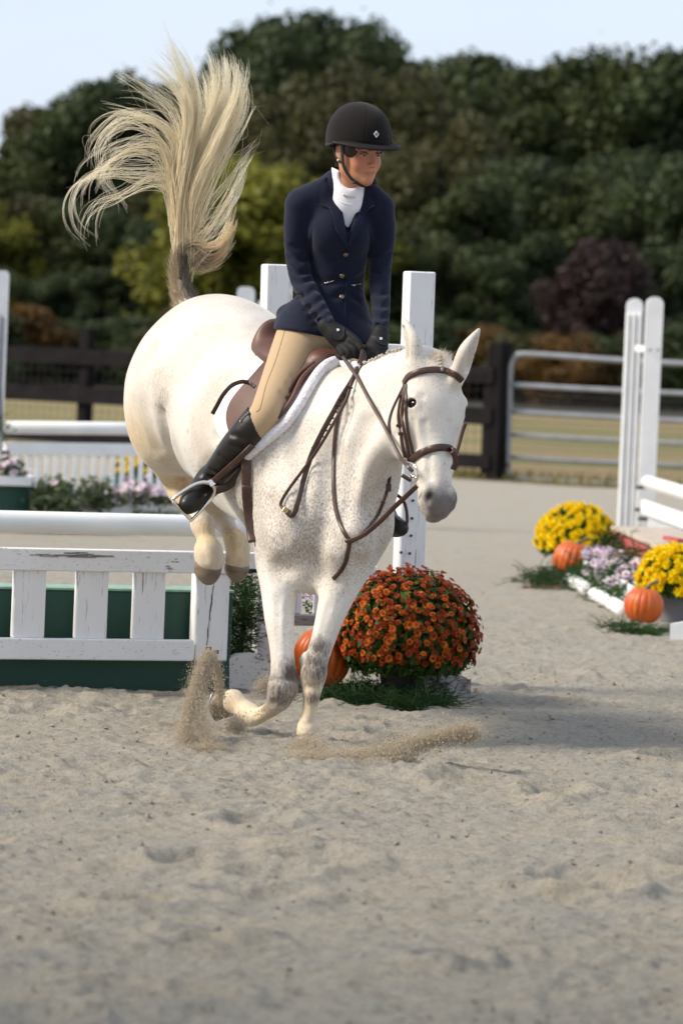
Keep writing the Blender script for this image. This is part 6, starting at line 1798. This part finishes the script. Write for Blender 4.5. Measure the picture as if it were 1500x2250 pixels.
# helmet
HO = FL(0, -.012, .043)
def hel(phi, th, g=1.0):
    """phi 0 = front, positive to her right; th = angle from the crown"""
    rx, ry, ru = .113, .134, .131
    s = abs(math.sin(th)) ** .93
    return HO + hrt * (rx * s * math.sin(phi)) * g + hfw * (ry * s * math.cos(phi)) * g + hup * (ru * math.cos(th)) * g
def rim(phi):
    f = math.cos(phi)
    side = math.exp(-((abs(phi) - 1.62) / .35) ** 2)
    return math.radians(92 + 2 * max(0, f) + 24 * max(0, -f) ** .8 + 6 * side)
NP, NT = 64, 24; V = []; F = []
for i in range(NT + 1):
    for j in range(NP):
        ph = -math.pi + 2 * math.pi * j / NP; V.append(hel(ph, rim(ph) * i / NT))
k0 = len(V)
for i in range(NT + 1):
    for j in range(NP):
        ph = -math.pi + 2 * math.pi * j / NP; V.append(hel(ph, rim(ph) * (1 - i / NT) + .02, .91))
for b0 in (0, k0):
    for i in range(NT):
        for j in range(NP):
            j2 = (j + 1) % NP; F.append((b0 + i * NP + j, b0 + (i + 1) * NP + j, b0 + (i + 1) * NP + j2, b0 + i * NP + j2))
for j in range(NP):
    j2 = (j + 1) % NP; F.append((NT * NP + j, k0 + j, k0 + j2, NT * NP + j2))
helmet = mk('helmet', V, F, M['helmet'], rider, True)
# brim
V = []; F = []; nb = 40
for j in range(nb + 1):
    ph = -1.45 + 2.9 * j / nb
    w = max(0, math.cos(ph / 1.45 * math.pi / 2)) ** .55
    e = hel(ph, rim(ph) - .02, .985); o_ = nrm(hrt * math.sin(ph) * .9 + hfw * math.cos(ph))
    wd = .006 + .040 * w
    q = .25 + .75 * min(1, w * 1.3)
    V += [e + hup * .007 * q, e + o_ * wd * .55 + hup * .003 * q, e + o_ * wd + hup * -.004 * q, e + o_ * wd * .98 + hup * -.009 * q, e + o_ * wd * .5 + hup * -.005 * q, e + hup * -.005 * q]
for j in range(nb):
    for a in range(6):
        b = (a + 1) % 6; F.append((j * 6 + a, j * 6 + b, (j + 1) * 6 + b, (j + 1) * 6 + a))
F.append(tuple(range(6))); F.append(tuple(nb * 6 + a for a in range(5, -1, -1)))
mk('brim', V, F, M['helmet_brim'], helmet, True)
MB().tube([hel(ph, rim(ph) - .015, 1.0) for ph in np.linspace(-math.pi, math.pi, 60)], .0042, 6, False).build('rim_band', M['strap_black'], helmet, True)
for ph0, ph1 in ((.55, .62), (-.55, -.62), (2.4, 2.5), (-2.4, -2.5)):
    MB().tube([hel(ph0 + (ph1 - ph0) * t, .15 + (rim(ph1) - .20) * t, 1.001) for t in np.linspace(0, 1, 18)], .0010, 5).build('seam', M['helmet_brim'], helmet, True)
MB().tube([hel(ph, rim(ph) - .16, 1.0) for ph in np.linspace(-1.5, 1.5, 40)], .0009, 5).build('seam', M['helmet_brim'], helmet, True)
HB_ = bvh_of(np.array([tuple(v.co) for v in helmet.data.vertices]) + wloc(helmet), [tuple(p_.vertices) for p_ in helmet.data.polygons])
p_, n_ = cast(HB_, 826, 295, .0012)
u_ = nrm(hup - n_ * (hup @ n_)); w_ = np.cross(u_, n_)
MB().prism([p_ + u_ * .0125, p_ + w_ * .0105, p_ - u_ * .0125, p_ - w_ * .0105], n_, .003).build('badge', M['white_patch'], helmet)
MB().tube([p_ + n_ * .002 + u_ * .0050 * math.cos(a) + w_ * .0050 * math.sin(a) for a in np.linspace(0, 2 * math.pi, 13)], .0009, 5, False).build('badge_ring', M['strap_black'], helmet)
tb = MB()
for (x0_, y0_, x1_, y1_) in ((-.0030, -.0022, -.0030, .0022), (-.0005, -.0022, -.0005, .0022), (-.0005, .0022, .0022, .0022), (-.0005, -.0022, .0022, -.0022), (.0022, -.0022, .0022, .0004)):
    tb.plank(p_ + n_ * .0022 + w_ * x0_ + u_ * y0_, p_ + n_ * .0022 + w_ * x1_ + u_ * y1_, w_ if x0_ == x1_ else u_, .0009, .0008, 0)
tb.build('badge_letters', M['strap_black'], helmet)
# chin strap and earring
cs = [FL(.082, .008, .030), FL(.081, .012, -.02), FL(.070, .018, -.062), FL(.048, .040, -.098), FL(.020, .062, -.116), FL(0, .066, -.118), FL(-.022, .060, -.115), FL(-.048, .038, -.098), FL(-.070, .016, -.06), FL(-.082, .008, .03)]
cpt = spline(cs, 6)
MB().tube(cpt, 1.0, 8, True, flat=(.014, .004), up=np.array([nrm(p__ - FL(0, 0, -.02)) for p__ in cpt])).build('chin_strap', M['strap_black'], helmet, True)
MB().tube(spline([FL(.083, -.06, .03), FL(.080, -.035, -.02), FL(.078, .0, -.045)], 6), .0035, 6).build('chin_strap', M['strap_black'], helmet, True)
MB().ball(FL(.040, .050, -.108), (.009, .008, .006), 8, 6).build('chin_pad', M['strap_black'], helmet, True)
MB().ball(FL(-.046, .050, -.102), (.012, .012, .012), 8, 6).build('chin_pad', M['strap_black'], helmet, True)
MB().ball(FL(.080, -.012, -.038), .0046, 10, 8).build('earring', M['pearl'], rider, True)

# ------------------------------------------------------------------ saddle, pad, bridle, martingale
def hcast(px, py, off=.003, Yf=14.0): return cast(HBVH, px, py, off, Yf)
pad = empty('saddle_pad', P(600, 1000, 13.9), 'white fleece-edged saddle pad between the brown saddle and the horse', 'saddle pad')
fl = dense([(790, 812), (765, 803), (742, 800), (722, 806), (702, 826), (682, 858), (662, 892), (636, 925), (606, 954), (578, 978), (556, 996), (546, 1006)], 5)
pts = []; rr_ = []
for i, (a, b) in enumerate(fl):
    p_, n_ = hcast(a, b, .014, 13.86); pts.append(p_); rr_.append(.0195)
pts = np.array(pts)
for _ in range(6): pts[1:-1] = (pts[:-2] + pts[2:] + pts[1:-1] * 2) / 4
rr_[0] = rr_[-1] = .010
MB().tube(pts, rr_, 14).build('fleece_edge', M['fleece'], pad, True)
# fluff on the edge
rf_ = np.random.default_rng(3); V = []; F = []
for i in range(5200):
    k = rf_.integers(0, len(pts) - 1); t = rf_.random(); c = pts[k] * (1 - t) + pts[k + 1] * t
    d_ = nrm(rf_.normal(size=3)); a = c + d_ * .0145; e = a + nrm(d_ + rf_.normal(size=3) * .5) * (.004 + .004 * rf_.random())
    s_ = nrm(np.cross(d_, rf_.normal(size=3))) * .0010; n0 = len(V); V += [a - s_, a + s_, e]; F.append((n0, n0 + 1, n0 + 2))
fz = mk('fleece_fluff', V, F, M['fleece'], pad); fz['kind'] = 'stuff'
drape('pad_panel', M['pad_cloth'], pad, [(566, 745), (566, 800), (540, 838), (500, 872), (478, 912), (482, 950), (520, 985), (545, 1003)],
      [(742, 804), (705, 826), (682, 860), (655, 902), (620, 942), (590, 968), (565, 985), (548, 1004)], HBVH, .005, .008, 26, 12, 14.0)
saddle = empty('saddle', P(620, 940, 13.9), 'brown leather jumping saddle under the rider on the horse', 'saddle')
sdf = grid_for(-.40, .22, 13.62, 14.50, 1.22, 1.60, .0068)
sdf.ell(P(655, 792, 14.06), HB, (.24, .135, .055), 0)
sdf.ell(P(606, 748, 14.20), [nrm(HF + HU * .25), HR, nrm(HU - HF * .25)], (.035, .085, .082), .05)
sdf.ell(P(722, 788, 13.93), HB, (.06, .075, .036), .04)
sdf.ell(P(755, 812, 13.83), HB, (.12, .035, .040), .012, True)
V, Q = sdf.mesh(); V = relax(V, Q, 1); mk('seat', V, Q, M['leather_mid'], saddle, True)
strap('cantle_binding', M['leather'], saddle, [(578, 772, 14.10), (574, 786, 14.08), (578, 800, 14.05), (588, 810, 14.02)], .020, .010, n=5)
fr = [(728, 800), (706, 812), (684, 832), (662, 862), (638, 896), (610, 926), (580, 952), (556, 972), (538, 990)]
bk = [(600, 788), (580, 808), (556, 836), (532, 862), (512, 890), (505, 918), (510, 945), (522, 972), (534, 996)]
drape('flap', M['leather_mid'], saddle, bk, fr, HBVH, .014, .006, 30, 14, 14.0)
for rows_, w_ in (([(722, 802), (700, 812), (676, 832), (662, 850), (656, 872), (636, 902), (604, 934), (574, 960), (556, 972)], .0085), ([(700, 806), (672, 822), (654, 842), (642, 866), (624, 896), (594, 928)], .007)):
    q_ = [];
    for a, b in dense(rows_, 8):
        p_, n_ = hcast(a, b, .026, 13.9); q_.append(p_)
    q_ = np.array(q_)
    for _ in range(6): q_[1:-1] = (q_[:-2] + q_[2:] + q_[1:-1] * 2) / 4
    rad = np.full(len(q_), w_); rad[0] = rad[-1] = .004
    MB().tube(q_, rad, 10).build('knee_roll', M['leather_mid'], saddle, True)
    MB().tube(q_ + np.array([-.004, -.008, -.006]), rad * .35, 6).build('piping', M['leather_dark'], saddle, True)
strap('keeper_strap', M['leather_dark'], saddle, [(467, 909, 13.86), (476, 893, 13.84), (490, 868, 13.82), (508, 848, 13.82), (530, 839, 13.86), (546, 841, 13.88), (560, 850, 13.84)], .016, .005, n=6)
def clear(pts, gap=.012):
    out = []
    for (a, b, Y) in pts:
        h = HBVH.ray_cast(Vector(CAMP), Vector(ray_dir(a, b)))
        out.append((a, b, min(Y, h[0][1] - gap) if h[0] is not None else Y))
    return out
strap('girth', M['billet'], saddle, clear([(540, 1000, 13.835), (541, 1040, 13.83), (541, 1072, 13.835)], .03), .036, .008, n=5)
strap('girth', M['leather'], saddle, clear([(541, 1066, 13.83), (543, 1100, 13.845), (547, 1135, 13.88), (552, 1168, 13.93), (556, 1190, 13.97)], .03), .036, .012, n=5)
strap('stirrup_leather', M['leather'], saddle, [(556, 978, 13.735), (530, 1003, 13.75), (500, 1030, 13.80), (474, 1053, 13.845), (462, 1064, 13.86)], .022, .005, n=6)
strap('stirrup_leather', M['leather_dark'], saddle, [(560, 985, 13.80), (535, 1030, 13.84), (505, 1065, 13.90), (475, 1078, 13.90)], .030, .006, n=6)  # shadow strap behind the leather: shade put in as a darker strap
iron = [(464, 1062, 13.86), (446, 1060, 13.855), (425, 1066, 13.85), (402, 1080, 13.84), (386, 1092, 13.835), (379, 1098, 13.835)]
iron2 = [(464, 1062, 13.86), (471, 1075, 13.87), (467, 1092, 13.875), (452, 1110, 13.87), (436, 1128, 13.865), (422, 1142, 13.86)]
st = MB()
for I_ in (iron, iron2):
    q_ = spline([P(*p_) for p_ in I_], 6); rd = np.interp(np.linspace(0, 1, len(q_)), [0, .25, 1], [.0095, .0068, .0058]); st.tube(q_, rd, 10)
so = st.build('stirrup_iron', M['steel'], saddle, True)
a_, b_ = P(379, 1099, 13.835), P(422, 1143, 13.86)
MB().plank(a_, b_, [0, 1, .2], .042, .009, .003).build('tread', M['steel'], saddle)
MB().box(P(465, 1060, 13.855), np.array([.010, .002, .006]), np.array([-.002, .006, .001]), np.array([-.006, 0, .010]), .002).build('iron_eye', M['steel'], saddle)
strap('stirrup_leather', M['leather'], saddle, [(868, 1085, 14.02), (884, 1098, 13.98), (892, 1118, 13.94), (894, 1140, 13.92), (893, 1152, 13.92)], .012, .004, n=6)

bridle = empty('bridle', P(950, 1080, 13.3), 'brown leather bridle with browband, padded noseband and reins on the white horse head', 'bridle')
def ring_strap(name, pts, w, t, off=.003, mat='leather', par=None, n=4):
    return strap(name, M[mat], par or bridle, dense(pts, 7), w, t, HBVH, off, n, 10)
bb = ring_strap('browband', [(888, 842), (897, 828), (918, 818), (945, 813), (972, 814), (998, 822), (1013, 835)], .023, .010)
nb_ = ring_strap('noseband', [(904, 1011), (918, 1000), (938, 990), (960, 984), (980, 984), (993, 990), (1000, 1000)], .026, .012)
strap('noseband', M['leather'], bridle, [(994, 992, 13.21), (999, 1003, 13.23), (1000, 1018, 13.26), (995, 1030, 13.29)], .022, .010, n=5)
ring_strap('cheekpiece', [(889, 842), (887, 870), (884, 905), (887, 940), (895, 980), (899, 1012)], .014, .006)
ring_strap('cheekpiece', [(892, 845), (892, 880), (893, 920), (898, 955), (905, 985), (908, 1008)], .012, .006)
ring_strap('cheekpiece', [(886, 858), (879, 885), (876, 915), (880, 945), (884, 975), (890, 1004)], .013, .006)
ring_strap('throatlatch', [(887, 850), (872, 880), (861, 905), (855, 930), (857, 955)], .010, .005)
strap('cheekpiece', M['leather'], bridle, [(1022, 930, 13.34), (1015, 950, 13.34), (1008, 975, 13.33), (1001, 1000, 13.31)], .014, .008, n=5)
for (a, b) in ((884, 872), (880, 935), (884, 952)):
    p_, n_ = hcast(a, b, .008); MB().box(p_, np.array([.009, 0, 0]), np.array([0, .004, 0]), np.array([0, 0, .006]), .002).build('buckle', M['leather_dark'], bridle)
ring = [P(897, 1020, 13.27), P(907, 1020, 13.24), P(917, 1033, 13.22), P(917, 1050, 13.22), P(907, 1061, 13.24), P(901, 1050, 13.26)]
MB().tube(spline(ring, 5, True), .0042, 8, False).build('bit_ring', M['steel'], bridle, True)
MB().tube([P(903, 1046, 13.25), P(912, 1048, 13.24), P(920, 1046, 13.25)], [.007, .007, .005], 8).build('bit', M['steel'], bridle, True)
strap('buckle_end', M['leather'], bridle, [(882, 1044, 13.25), (892, 1050, 13.25), (902, 1056, 13.25)], .014, .006, n=4)
# reins
def clear(pts, gap=.012):
    out = []
    for (a, b, Y) in pts:
        h = HBVH.ray_cast(Vector(CAMP), Vector(ray_dir(a, b)))
        out.append((a, b, min(Y, h[0][1] - gap) if h[0] is not None else Y))
    return out
strap('rein', M['leather'], bridle, clear([(906, 1036, 13.24), (893, 1022, 13.26), (880, 1006, 13.34), (862, 972, 13.40), (838, 925, 13.48), (812, 880, 13.55), (790, 838, 13.64), (768, 805, 13.70), (752, 783, 13.765)]), .014, .005, n=6)
strap('rein', M['leather_dark'], bridle, clear([(797, 772, 13.765), (799, 788, 13.75), (786, 812, 13.69), (772, 838, 13.66), (750, 872, 13.64), (728, 912, 13.62), (705, 955, 13.62), (684, 1000, 13.62), (668, 1050, 13.62), (655, 1100, 13.62), (648, 1124, 13.62), (640, 1132, 13.62), (630, 1124, 13.62)]), .020, .006, n=6)
strap('rein', M['leather'], bridle, clear([(796, 768, 13.76), (790, 792, 13.72), (774, 835, 13.64), (760, 880, 13.61), (735, 925, 13.59), (712, 965, 13.59), (686, 1005, 13.60), (660, 1040, 13.61), (636, 1072, 13.61), (620, 1098, 13.61), (617, 1110, 13.61), (624, 1120, 13.61)]), .012, .005, n=6)
# laced grip on the rein
for k in range(11):
    t = k / 10; a = 768 + (692 - 768) * t; b = 846 + (982 - 846) * t
    yl = clear([(a, b, 13.622)], .018)[0][2]
    MB().plank(P(a - 8, b + 1, yl), P(a + 7, b + 7, yl), [0, 0, 1], .006, .010, .001).build('rein_lace', M['leather'], bridle)
MB().box(P(628, 1121, 13.60), np.array([.010, 0, -.006]), np.array([0, .006, 0]), np.array([.005, 0, .008]), .002).build('buckle', M['brass'], bridle)
mart = empty('martingale', P(768, 1187, 13.5), 'brown leather standing martingale round the horse neck and chest', 'martingale')
ring_strap('neck_strap', [(778, 828), (762, 862), (747, 900), (738, 945), (734, 1000), (733, 1060), (737, 1110), (747, 1150), (760, 1176), (769, 1187)], .014, .006, .004, par=mart)
ring_strap('neck_strap', [(769, 1187), (788, 1178), (810, 1158), (830, 1128), (842, 1100)], .012, .006, .004, par=mart)
strap('neck_strap', M['leather'], mart, [(840, 1104, 13.5), (848, 1085, 13.52), (854, 1060, 13.56), (856, 1046, 13.58)], .013, .006, n=5)
MB().box(P(853, 1072, 13.52), np.array([.010, 0, .001]), np.array([0, .005, 0]), np.array([0, 0, .014]), .002).build('buckle', M['leather_dark'], mart)
strap('chin_tie', M['leather'], mart, clear([(915, 1068, 13.30), (890, 1092, 13.34), (862, 1118, 13.40), (832, 1148, 13.44), (800, 1174, 13.47), (770, 1188, 13.50)]), .018, .007, n=6)
ring_strap('chest_strap', [(768, 1188), (765, 1210), (757, 1238), (745, 1258), (732, 1272)], .016, .006, .004, par=mart)
MB().ball(hcast(768, 1188, .006)[0], (.018, .008, .010), 12, 8).build('strap_keeper', M['leather'], mart, True)

# mane braided along the crest, forelock
crest = dense([(757, 822), (780, 815), (805, 806), (830, 796), (852, 786), (872, 779), (878, 777)], 8)
rb = np.random.default_rng(11)
for i, (a, b) in enumerate(crest):
    lo, hi = b - 30, b + 40
    hit = None
    for yy in np.arange(b - 30, b + 40, 1.5):          # first skin met going down the photo = the crest line
        h = HBVH.ray_cast(Vector(CAMP), Vector(ray_dir(a, yy)))
        if h[0] is not None: hit = np.array(h[0]); break
    if hit is None: continue
    mb = MB()
    for k in range(3):
        c = hit + np.array([rb.normal() * .002, -.004 * k + .004, .006 - .007 * k])
        mb.ball(c + rb.normal(size=3) * .0015, (.0088 - .001 * k + rb.normal() * .001, .009, .0068 + rb.normal() * .001), 7, 5)
    mb.build('mane_braid', M['braid'], horse, True)
def tuft(name, base, dirs, n, L, r, mat, parent, seed=1, attrs=True):
    g = np.random.default_rng(seed); V = []; F = []; TI = []
    for i in range(n):
        b_ = base[g.integers(0, len(base))] + g.normal(size=3) * .006; d_ = nrm(dirs + g.normal(size=3) * .35); l_ = L * (.5 + g.random() * .8)
        cur = nrm(g.normal(size=3)); ti = g.random(); w_ = nrm(np.cross(d_, [.1, 1, .2]))
        for k in range(5):
            t = k / 4; c = b_ + d_ * l_ * t + cur * l_ * .35 * t * t; rr = r * (1 - t * .85)
            V += [c - w_ * rr, c + w_ * rr]; TI += [ti, ti]
            if k: n0 = len(V) - 4; F.append((n0, n0 + 1, n0 + 3, n0 + 2))
    return mk(name, V, F, mat, parent, attrs={'tint': TI})
fb = [hcast(a, b, .002)[0] for a, b in ((945, 785), (955, 780), (965, 778), (975, 780), (985, 785), (950, 792), (962, 788), (974, 790))]
ft = tuft('forelock', fb, np.array([.5, -.3, .6]), 900, .014, .0005, M['tail'], horse, 4); ft['kind'] = 'stuff'
mb = MB()
for k, (a, b) in enumerate([(964, 786), (966, 793), (967, 800), (968, 807), (969, 813)]):
    mb.ball(hcast(a, b, .004)[0], (.011 - .001 * k, .008, .0075), 10, 8)
mb.build('forelock_braid', M['braid'], horse, True)

# ------------------------------------------------------------------ tail: dock hair and flying locks
def locks():
    D = lambda *p_: [tuple(q) for q in p_]
    L = []
    # (points px, py ; Y offset swing) root first
    up = [((392, 545), (398, 430), (412, 330), (418, 240), (402, 160), (366, 72)),
          ((398, 535), (408, 420), (428, 320), (438, 230), (420, 150), (376, 82)),
          ((404, 525), (418, 410), (440, 330), (452, 260), (450, 210), (436, 165)),
          ((410, 520), (430, 405), (452, 310), (466, 240), (470, 190), (460, 140)),
          ((412, 525), (430, 410), (462, 300), (482, 210), (484, 150), (478, 122)),
          ((416, 530), (436, 420), (472, 315), (497, 225), (502, 160), (490, 125)),
          ((418, 540), (440, 430), (482, 325), (511, 230), (522, 170), (508, 127)),
          ((420, 545), (444, 450), (488, 345), (520, 260), (528, 200), (518, 140)),
          ((390, 540), (392, 440), (402, 340), (410, 250), (390, 190), (330, 140)),
          ((392, 535), (396, 430), (412, 320), (412, 235), (380, 178), (322, 120))]
    left = [((388, 510), (382, 420), (396, 320), (372, 250), (312, 205), (240, 158)),
            ((390, 500), (386, 410), (402, 310), (378, 240), (320, 192), (262, 180)),
            ((388, 500), (382, 400), (386, 320), (340, 268), (280, 245), (230, 235)),
            ((388, 490), (380, 390), (376, 315), (326, 272), (262, 262), (204, 318), (196, 372)),
            ((390, 480), (386, 385), (378, 300), (316, 262), (240, 282), (204, 330), (212, 410)),
            ((388, 490), (376, 380), (350, 318), (300, 310), (240, 335), (222, 372), (228, 420)),
            ((386, 500), (372, 395), (346, 330), (290, 322), (232, 352), (196, 388), (186, 440)),
            ((386, 490), (374, 385), (354, 345), (300, 338), (258, 352), (222, 392), (254, 440), (270, 470)),
            ((384, 470), (374, 400), (350, 378), (300, 372), (230, 372), (180, 392), (158, 440), (172, 490), (216, 525)),
            ((384, 470), (376, 412), (350, 395), (310, 402), (260, 425), (210, 440), (184, 480), (182, 535)),
            ((386, 470), (372, 402), (340, 385), (290, 388), (244, 378), (208, 386), (188, 420)),
            ((388, 460), (384, 370), (352, 290), (300, 262), (258, 268), (232, 300), (236, 356))]
    right = [((420, 540), (462, 440), (500, 350), (530, 290), (548, 250), (560, 225)),
             ((422, 545), (468, 460), (504, 400), (530, 350), (552, 320), (578, 298)),
             ((424, 550), (468, 500), (504, 430), (528, 380), (538, 360), (552, 335)),
             ((420, 555), (462, 520), (496, 480), (522, 430), (534, 385), (538, 350)),
             ((420, 560), (452, 520), (484, 470), (510, 420), (530, 360), (545, 345)),
             ((418, 552), (452, 470), (488, 380), (516, 300), (534, 250), (540, 216)),
             ((418, 560), (450, 545), (484, 520), (506, 480), (520, 430), (528, 400))]
    base = [((398, 556), (424, 560), (448, 580), (470, 582), (492, 560), (502, 530)),
            ((396, 552), (424, 548), (452, 566), (478, 562), (500, 530), (506, 500)),
            ((394, 548), (430, 536), (462, 545), (488, 536), (508, 505), (512, 480)),
            ((392, 560), (418, 572), (440, 590), (458, 586), (474, 575))]
    for a in left: L.append((a, 22, .022, 1.0, .004))
    def sq(a, f1, f2): a = list(a); a[1] = (392 + (a[1][0] - 392) * f1, a[1][1]); a[2] = (400 + (a[2][0] - 400) * f2, a[2][1]); return tuple(a)
    up2 = [sq(a, .66, .84) for a in up]
    right = [sq(a, .85, .95) for a in right]
    for i_, a in enumerate(right): L.append((a, (9, 9, 9, 13, 14, 12, 14)[i_], .008, .95, .004))
    for a in up2: L.append((a, 95, .016, 1.0, .008))
    for a in base: L.append((a, 80, .012, .38, .008))
    return L
g = np.random.default_rng(21)
V = []; F = []; TI = []
def strand(c, r0, ti, taper=True):
    n = len(c); T = np.gradient(c, axis=0); T /= np.linalg.norm(T, axis=1, keepdims=True) + 1e-9
    A = np.cross(T, np.array([.3, 1.0, .1])); A /= np.linalg.norm(A, axis=1, keepdims=True) + 1e-9
    B = np.cross(T, A); b0 = len(V)
    tt = np.linspace(0, 1, n); rr = r0 * (1 - .75 * tt ** 2)
    for i in range(n):
        for a in (0, 2.094, 4.189):
            V.append(c[i] + rr[i] * (math.cos(a) * A[i] + math.sin(a) * B[i])); TI.append(ti[i] if hasattr(ti, '__len__') else ti)
    for i in range(n - 1):
        for j in range(3):
            F.append((b0 + i * 3 + j, b0 + i * 3 + (j + 1) % 3, b0 + (i + 1) * 3 + (j + 1) % 3, b0 + (i + 1) * 3 + j))
for (pxs, cnt, spread, tone, thick) in locks():
    k = len(pxs); sw = g.normal() * .05
    # depth: roots at the dock, tips swing back or forward
    yy = [15.10 + sw * (i / (k - 1)) ** 1.5 * 2.2 + (0 if i else 0) for i in range(k)]
    guide = spline([P(a, b, y) for (a, b), y in zip(pxs, yy)], 6)
    n = len(guide); t = np.linspace(0, 1, n)[:, None]
    nsub = max(4, cnt // 9); subs = []
    for s_ in range(nsub):
        subs.append((g.normal(size=3) * spread, g.normal(size=3) * spread * 1.1, g.normal(size=3) * spread * .8, g.random() * 6.28))
    for _ in range(cnt):
        o0, o1, o2, ph = subs[g.integers(0, nsub)]
        own = g.normal(size=3) * thick * .42
        own2 = g.normal(size=3) * thick * 1.3
        wob = g.normal(size=3) * .004
        root = g.normal(size=3) * np.array([.010, .010, .05]) if tone > .5 else g.normal(size=3) * .010
        c = guide + o0 * np.sin(t * math.pi * .5) * .8 + o1 * t ** 2 + own * np.sqrt(t + .05) + own2 * t ** 3 + root * (1 - t) ** 2 + wob * np.sin(t * 9 + ph)
        m_ = int(n * (.70 + .30 * g.random() ** .5)); c = c[:max(5, m_)]
        base_t = np.clip(tone * (.74 + .26 * g.random()) + g.normal() * .08, .05, 1)
        ti = base_t * np.clip(.72 + .5 * np.linspace(0, 1, len(c)), 0, 1.15)
        strand(c, .00085 + .0006 * g.random(), np.clip(ti, 0, 1))
# stray single hairs
for _ in range(46):
    pxs, *_r = locks()[g.integers(0, 29)]
    j = np.array(pxs, float) + g.normal(size=(len(pxs), 2)) * np.linspace(2, 20, len(pxs))[:, None]
    c = spline([P(a, b, 15.1 + g.normal() * .03) for a, b in j], 6); strand(c, .0007, .7)
th = mk('tail_hair', np.array(V), np.array(F), M['tail'], horse, True, attrs={'tint': TI}); th['kind'] = 'stuff'
# short hair lying on the dock
V = []; F = []; TI = []
dk = spline(DOCK[:5], 10)
for _ in range(2600):
    k = g.integers(2, len(dk) - 2); ax_ = nrm(dk[k + 1, :3] - dk[k - 1, :3]); rd = nrm(np.cross(ax_, g.normal(size=3)))
    b_ = dk[k, :3] + rd * dk[k, 3] * .98; L_ = .035 + .03 * g.random()
    tt = np.linspace(0, 1, 4)[:, None]; c = b_ + ax_ * L_ * tt + rd * .006 * tt ** 2 * (.2 + g.random()) + g.normal(size=3) * .008 * tt
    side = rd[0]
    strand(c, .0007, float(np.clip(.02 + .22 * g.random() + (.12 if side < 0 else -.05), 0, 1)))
dh = mk('dock_hair', np.array(V), np.array(F), M['tail'], horse, True, attrs={'tint': TI}); dh['kind'] = 'stuff'

# ------------------------------------------------------------------ sand thrown up by the hooves
def spray(name, label, streams, n, seed, size=.0022):
    g = np.random.default_rng(seed); V = []; wts = np.array([s[3] for s in streams], float); wts /= wts.sum()
    Cn = []; S = []
    for (pts, w0, w1, _w, dY) in streams:
        pass
    counts = g.multinomial(n, wts)
    for (pts, w0, w1, _w, dY), cnt in zip(streams, counts):
        path = spline([P(a, b, y) for a, b, y in pts], 12); L = len(path)
        t = g.random(cnt) ** .8; f = t * (L - 1); i = np.minimum(f.astype(int), L - 2); fr = (f - i)[:, None]
        c = path[i] * (1 - fr) + path[i + 1] * fr
        w = (w0 + (w1 - w0) * t)[:, None]
        off = g.normal(size=(cnt, 3)) * w * np.array([1, dY, 1]); tail = g.random(cnt) < .45; off[tail] *= (1 + 1.9 * g.random((tail.sum(), 1)) ** 1.6)
        # clumps
        cl = g.normal(size=(60, 3)) * .5; k = g.integers(0, 60, cnt); off += cl[k] * w * .5
        c = c + off; Cn.append(c); S.append(size * (.45 + g.exponential(.55, cnt)).clip(0, 3.5))
    Cn = np.vstack(Cn); S = np.hstack(S)[:, None]; ok = Cn[:, 2] > .004; Cn, S = Cn[ok], S[ok]; m_ = len(Cn)
    base = np.array([(1, 0, -.7), (-.5, .87, -.7), (-.5, -.87, -.7), (0, 0, 1)])
    R = g.normal(size=(m_, 4, 3)) * .25
    V = (Cn[:, None] + (base[None] + R) * S[:, None]).reshape(-1, 3)
    q = np.arange(m_)[:, None] * 4
    F = np.vstack([q + np.array([a]) for a in ((0, 2, 1), (0, 1, 3), (1, 2, 3), (2, 0, 3))])
    o = mk(name, V, F, M['grain']); tag(o, label, 'sand spray', 'sand thrown up by the hooves', 'stuff'); return o
spray('sand_spray', 'tall column of sand thrown up left of the lifted forehoof', [
    ([(396, 1652, 13.24), (408, 1595, 13.32), (425, 1520, 13.44), (445, 1462, 13.54), (460, 1434, 13.60)], .013, .006, 5, 1.2),
    ([(468, 1650, 13.24), (445, 1595, 13.32), (436, 1540, 13.42), (450, 1480, 13.54), (462, 1438, 13.60)], .013, .006, 4, 1.2),
    ([(466, 1438, 13.60), (476, 1468, 13.64), (482, 1505, 13.66), (484, 1540, 13.68)], .006, .010, .8, 1.0),
    ([(385, 1660, 13.18), (440, 1650, 13.22), (495, 1652, 13.24)], .012, .012, 2.5, 1.6)], 110000, 1, .0010)
spray('sand_spray', 'low fan of sand sweeping right from the landing forehoof', [
    ([(645, 1662, 13.02), (710, 1672, 12.94), (780, 1668, 12.92), (850, 1654, 12.92), (920, 1632, 12.92), (1000, 1612, 12.92), (1045, 1610, 12.92)], .014, .012, 4, 1.3),
    ([(660, 1676, 12.98), (720, 1680, 12.90), (790, 1680, 12.88), (850, 1672, 12.88), (890, 1656, 12.88)], .016, .015, 9, 1.5),
    ([(650, 1650, 13.3), (672, 1642, 13.3), (700, 1652, 13.28)], .013, .012, 1.6, 1.5)], 230000, 2, .0011)
spray('sand_spray', 'small puff of sand behind the lifted forehoof', [([(560, 1515, 14.0), (590, 1502, 14.0), (612, 1490, 14.0)], .012, .016, 1, 1.0), ([(500, 1600, 13.5), (520, 1590, 13.5), (530, 1600, 13.5)], .02, .012, 1, 1.2)], 12000, 3, .0010)
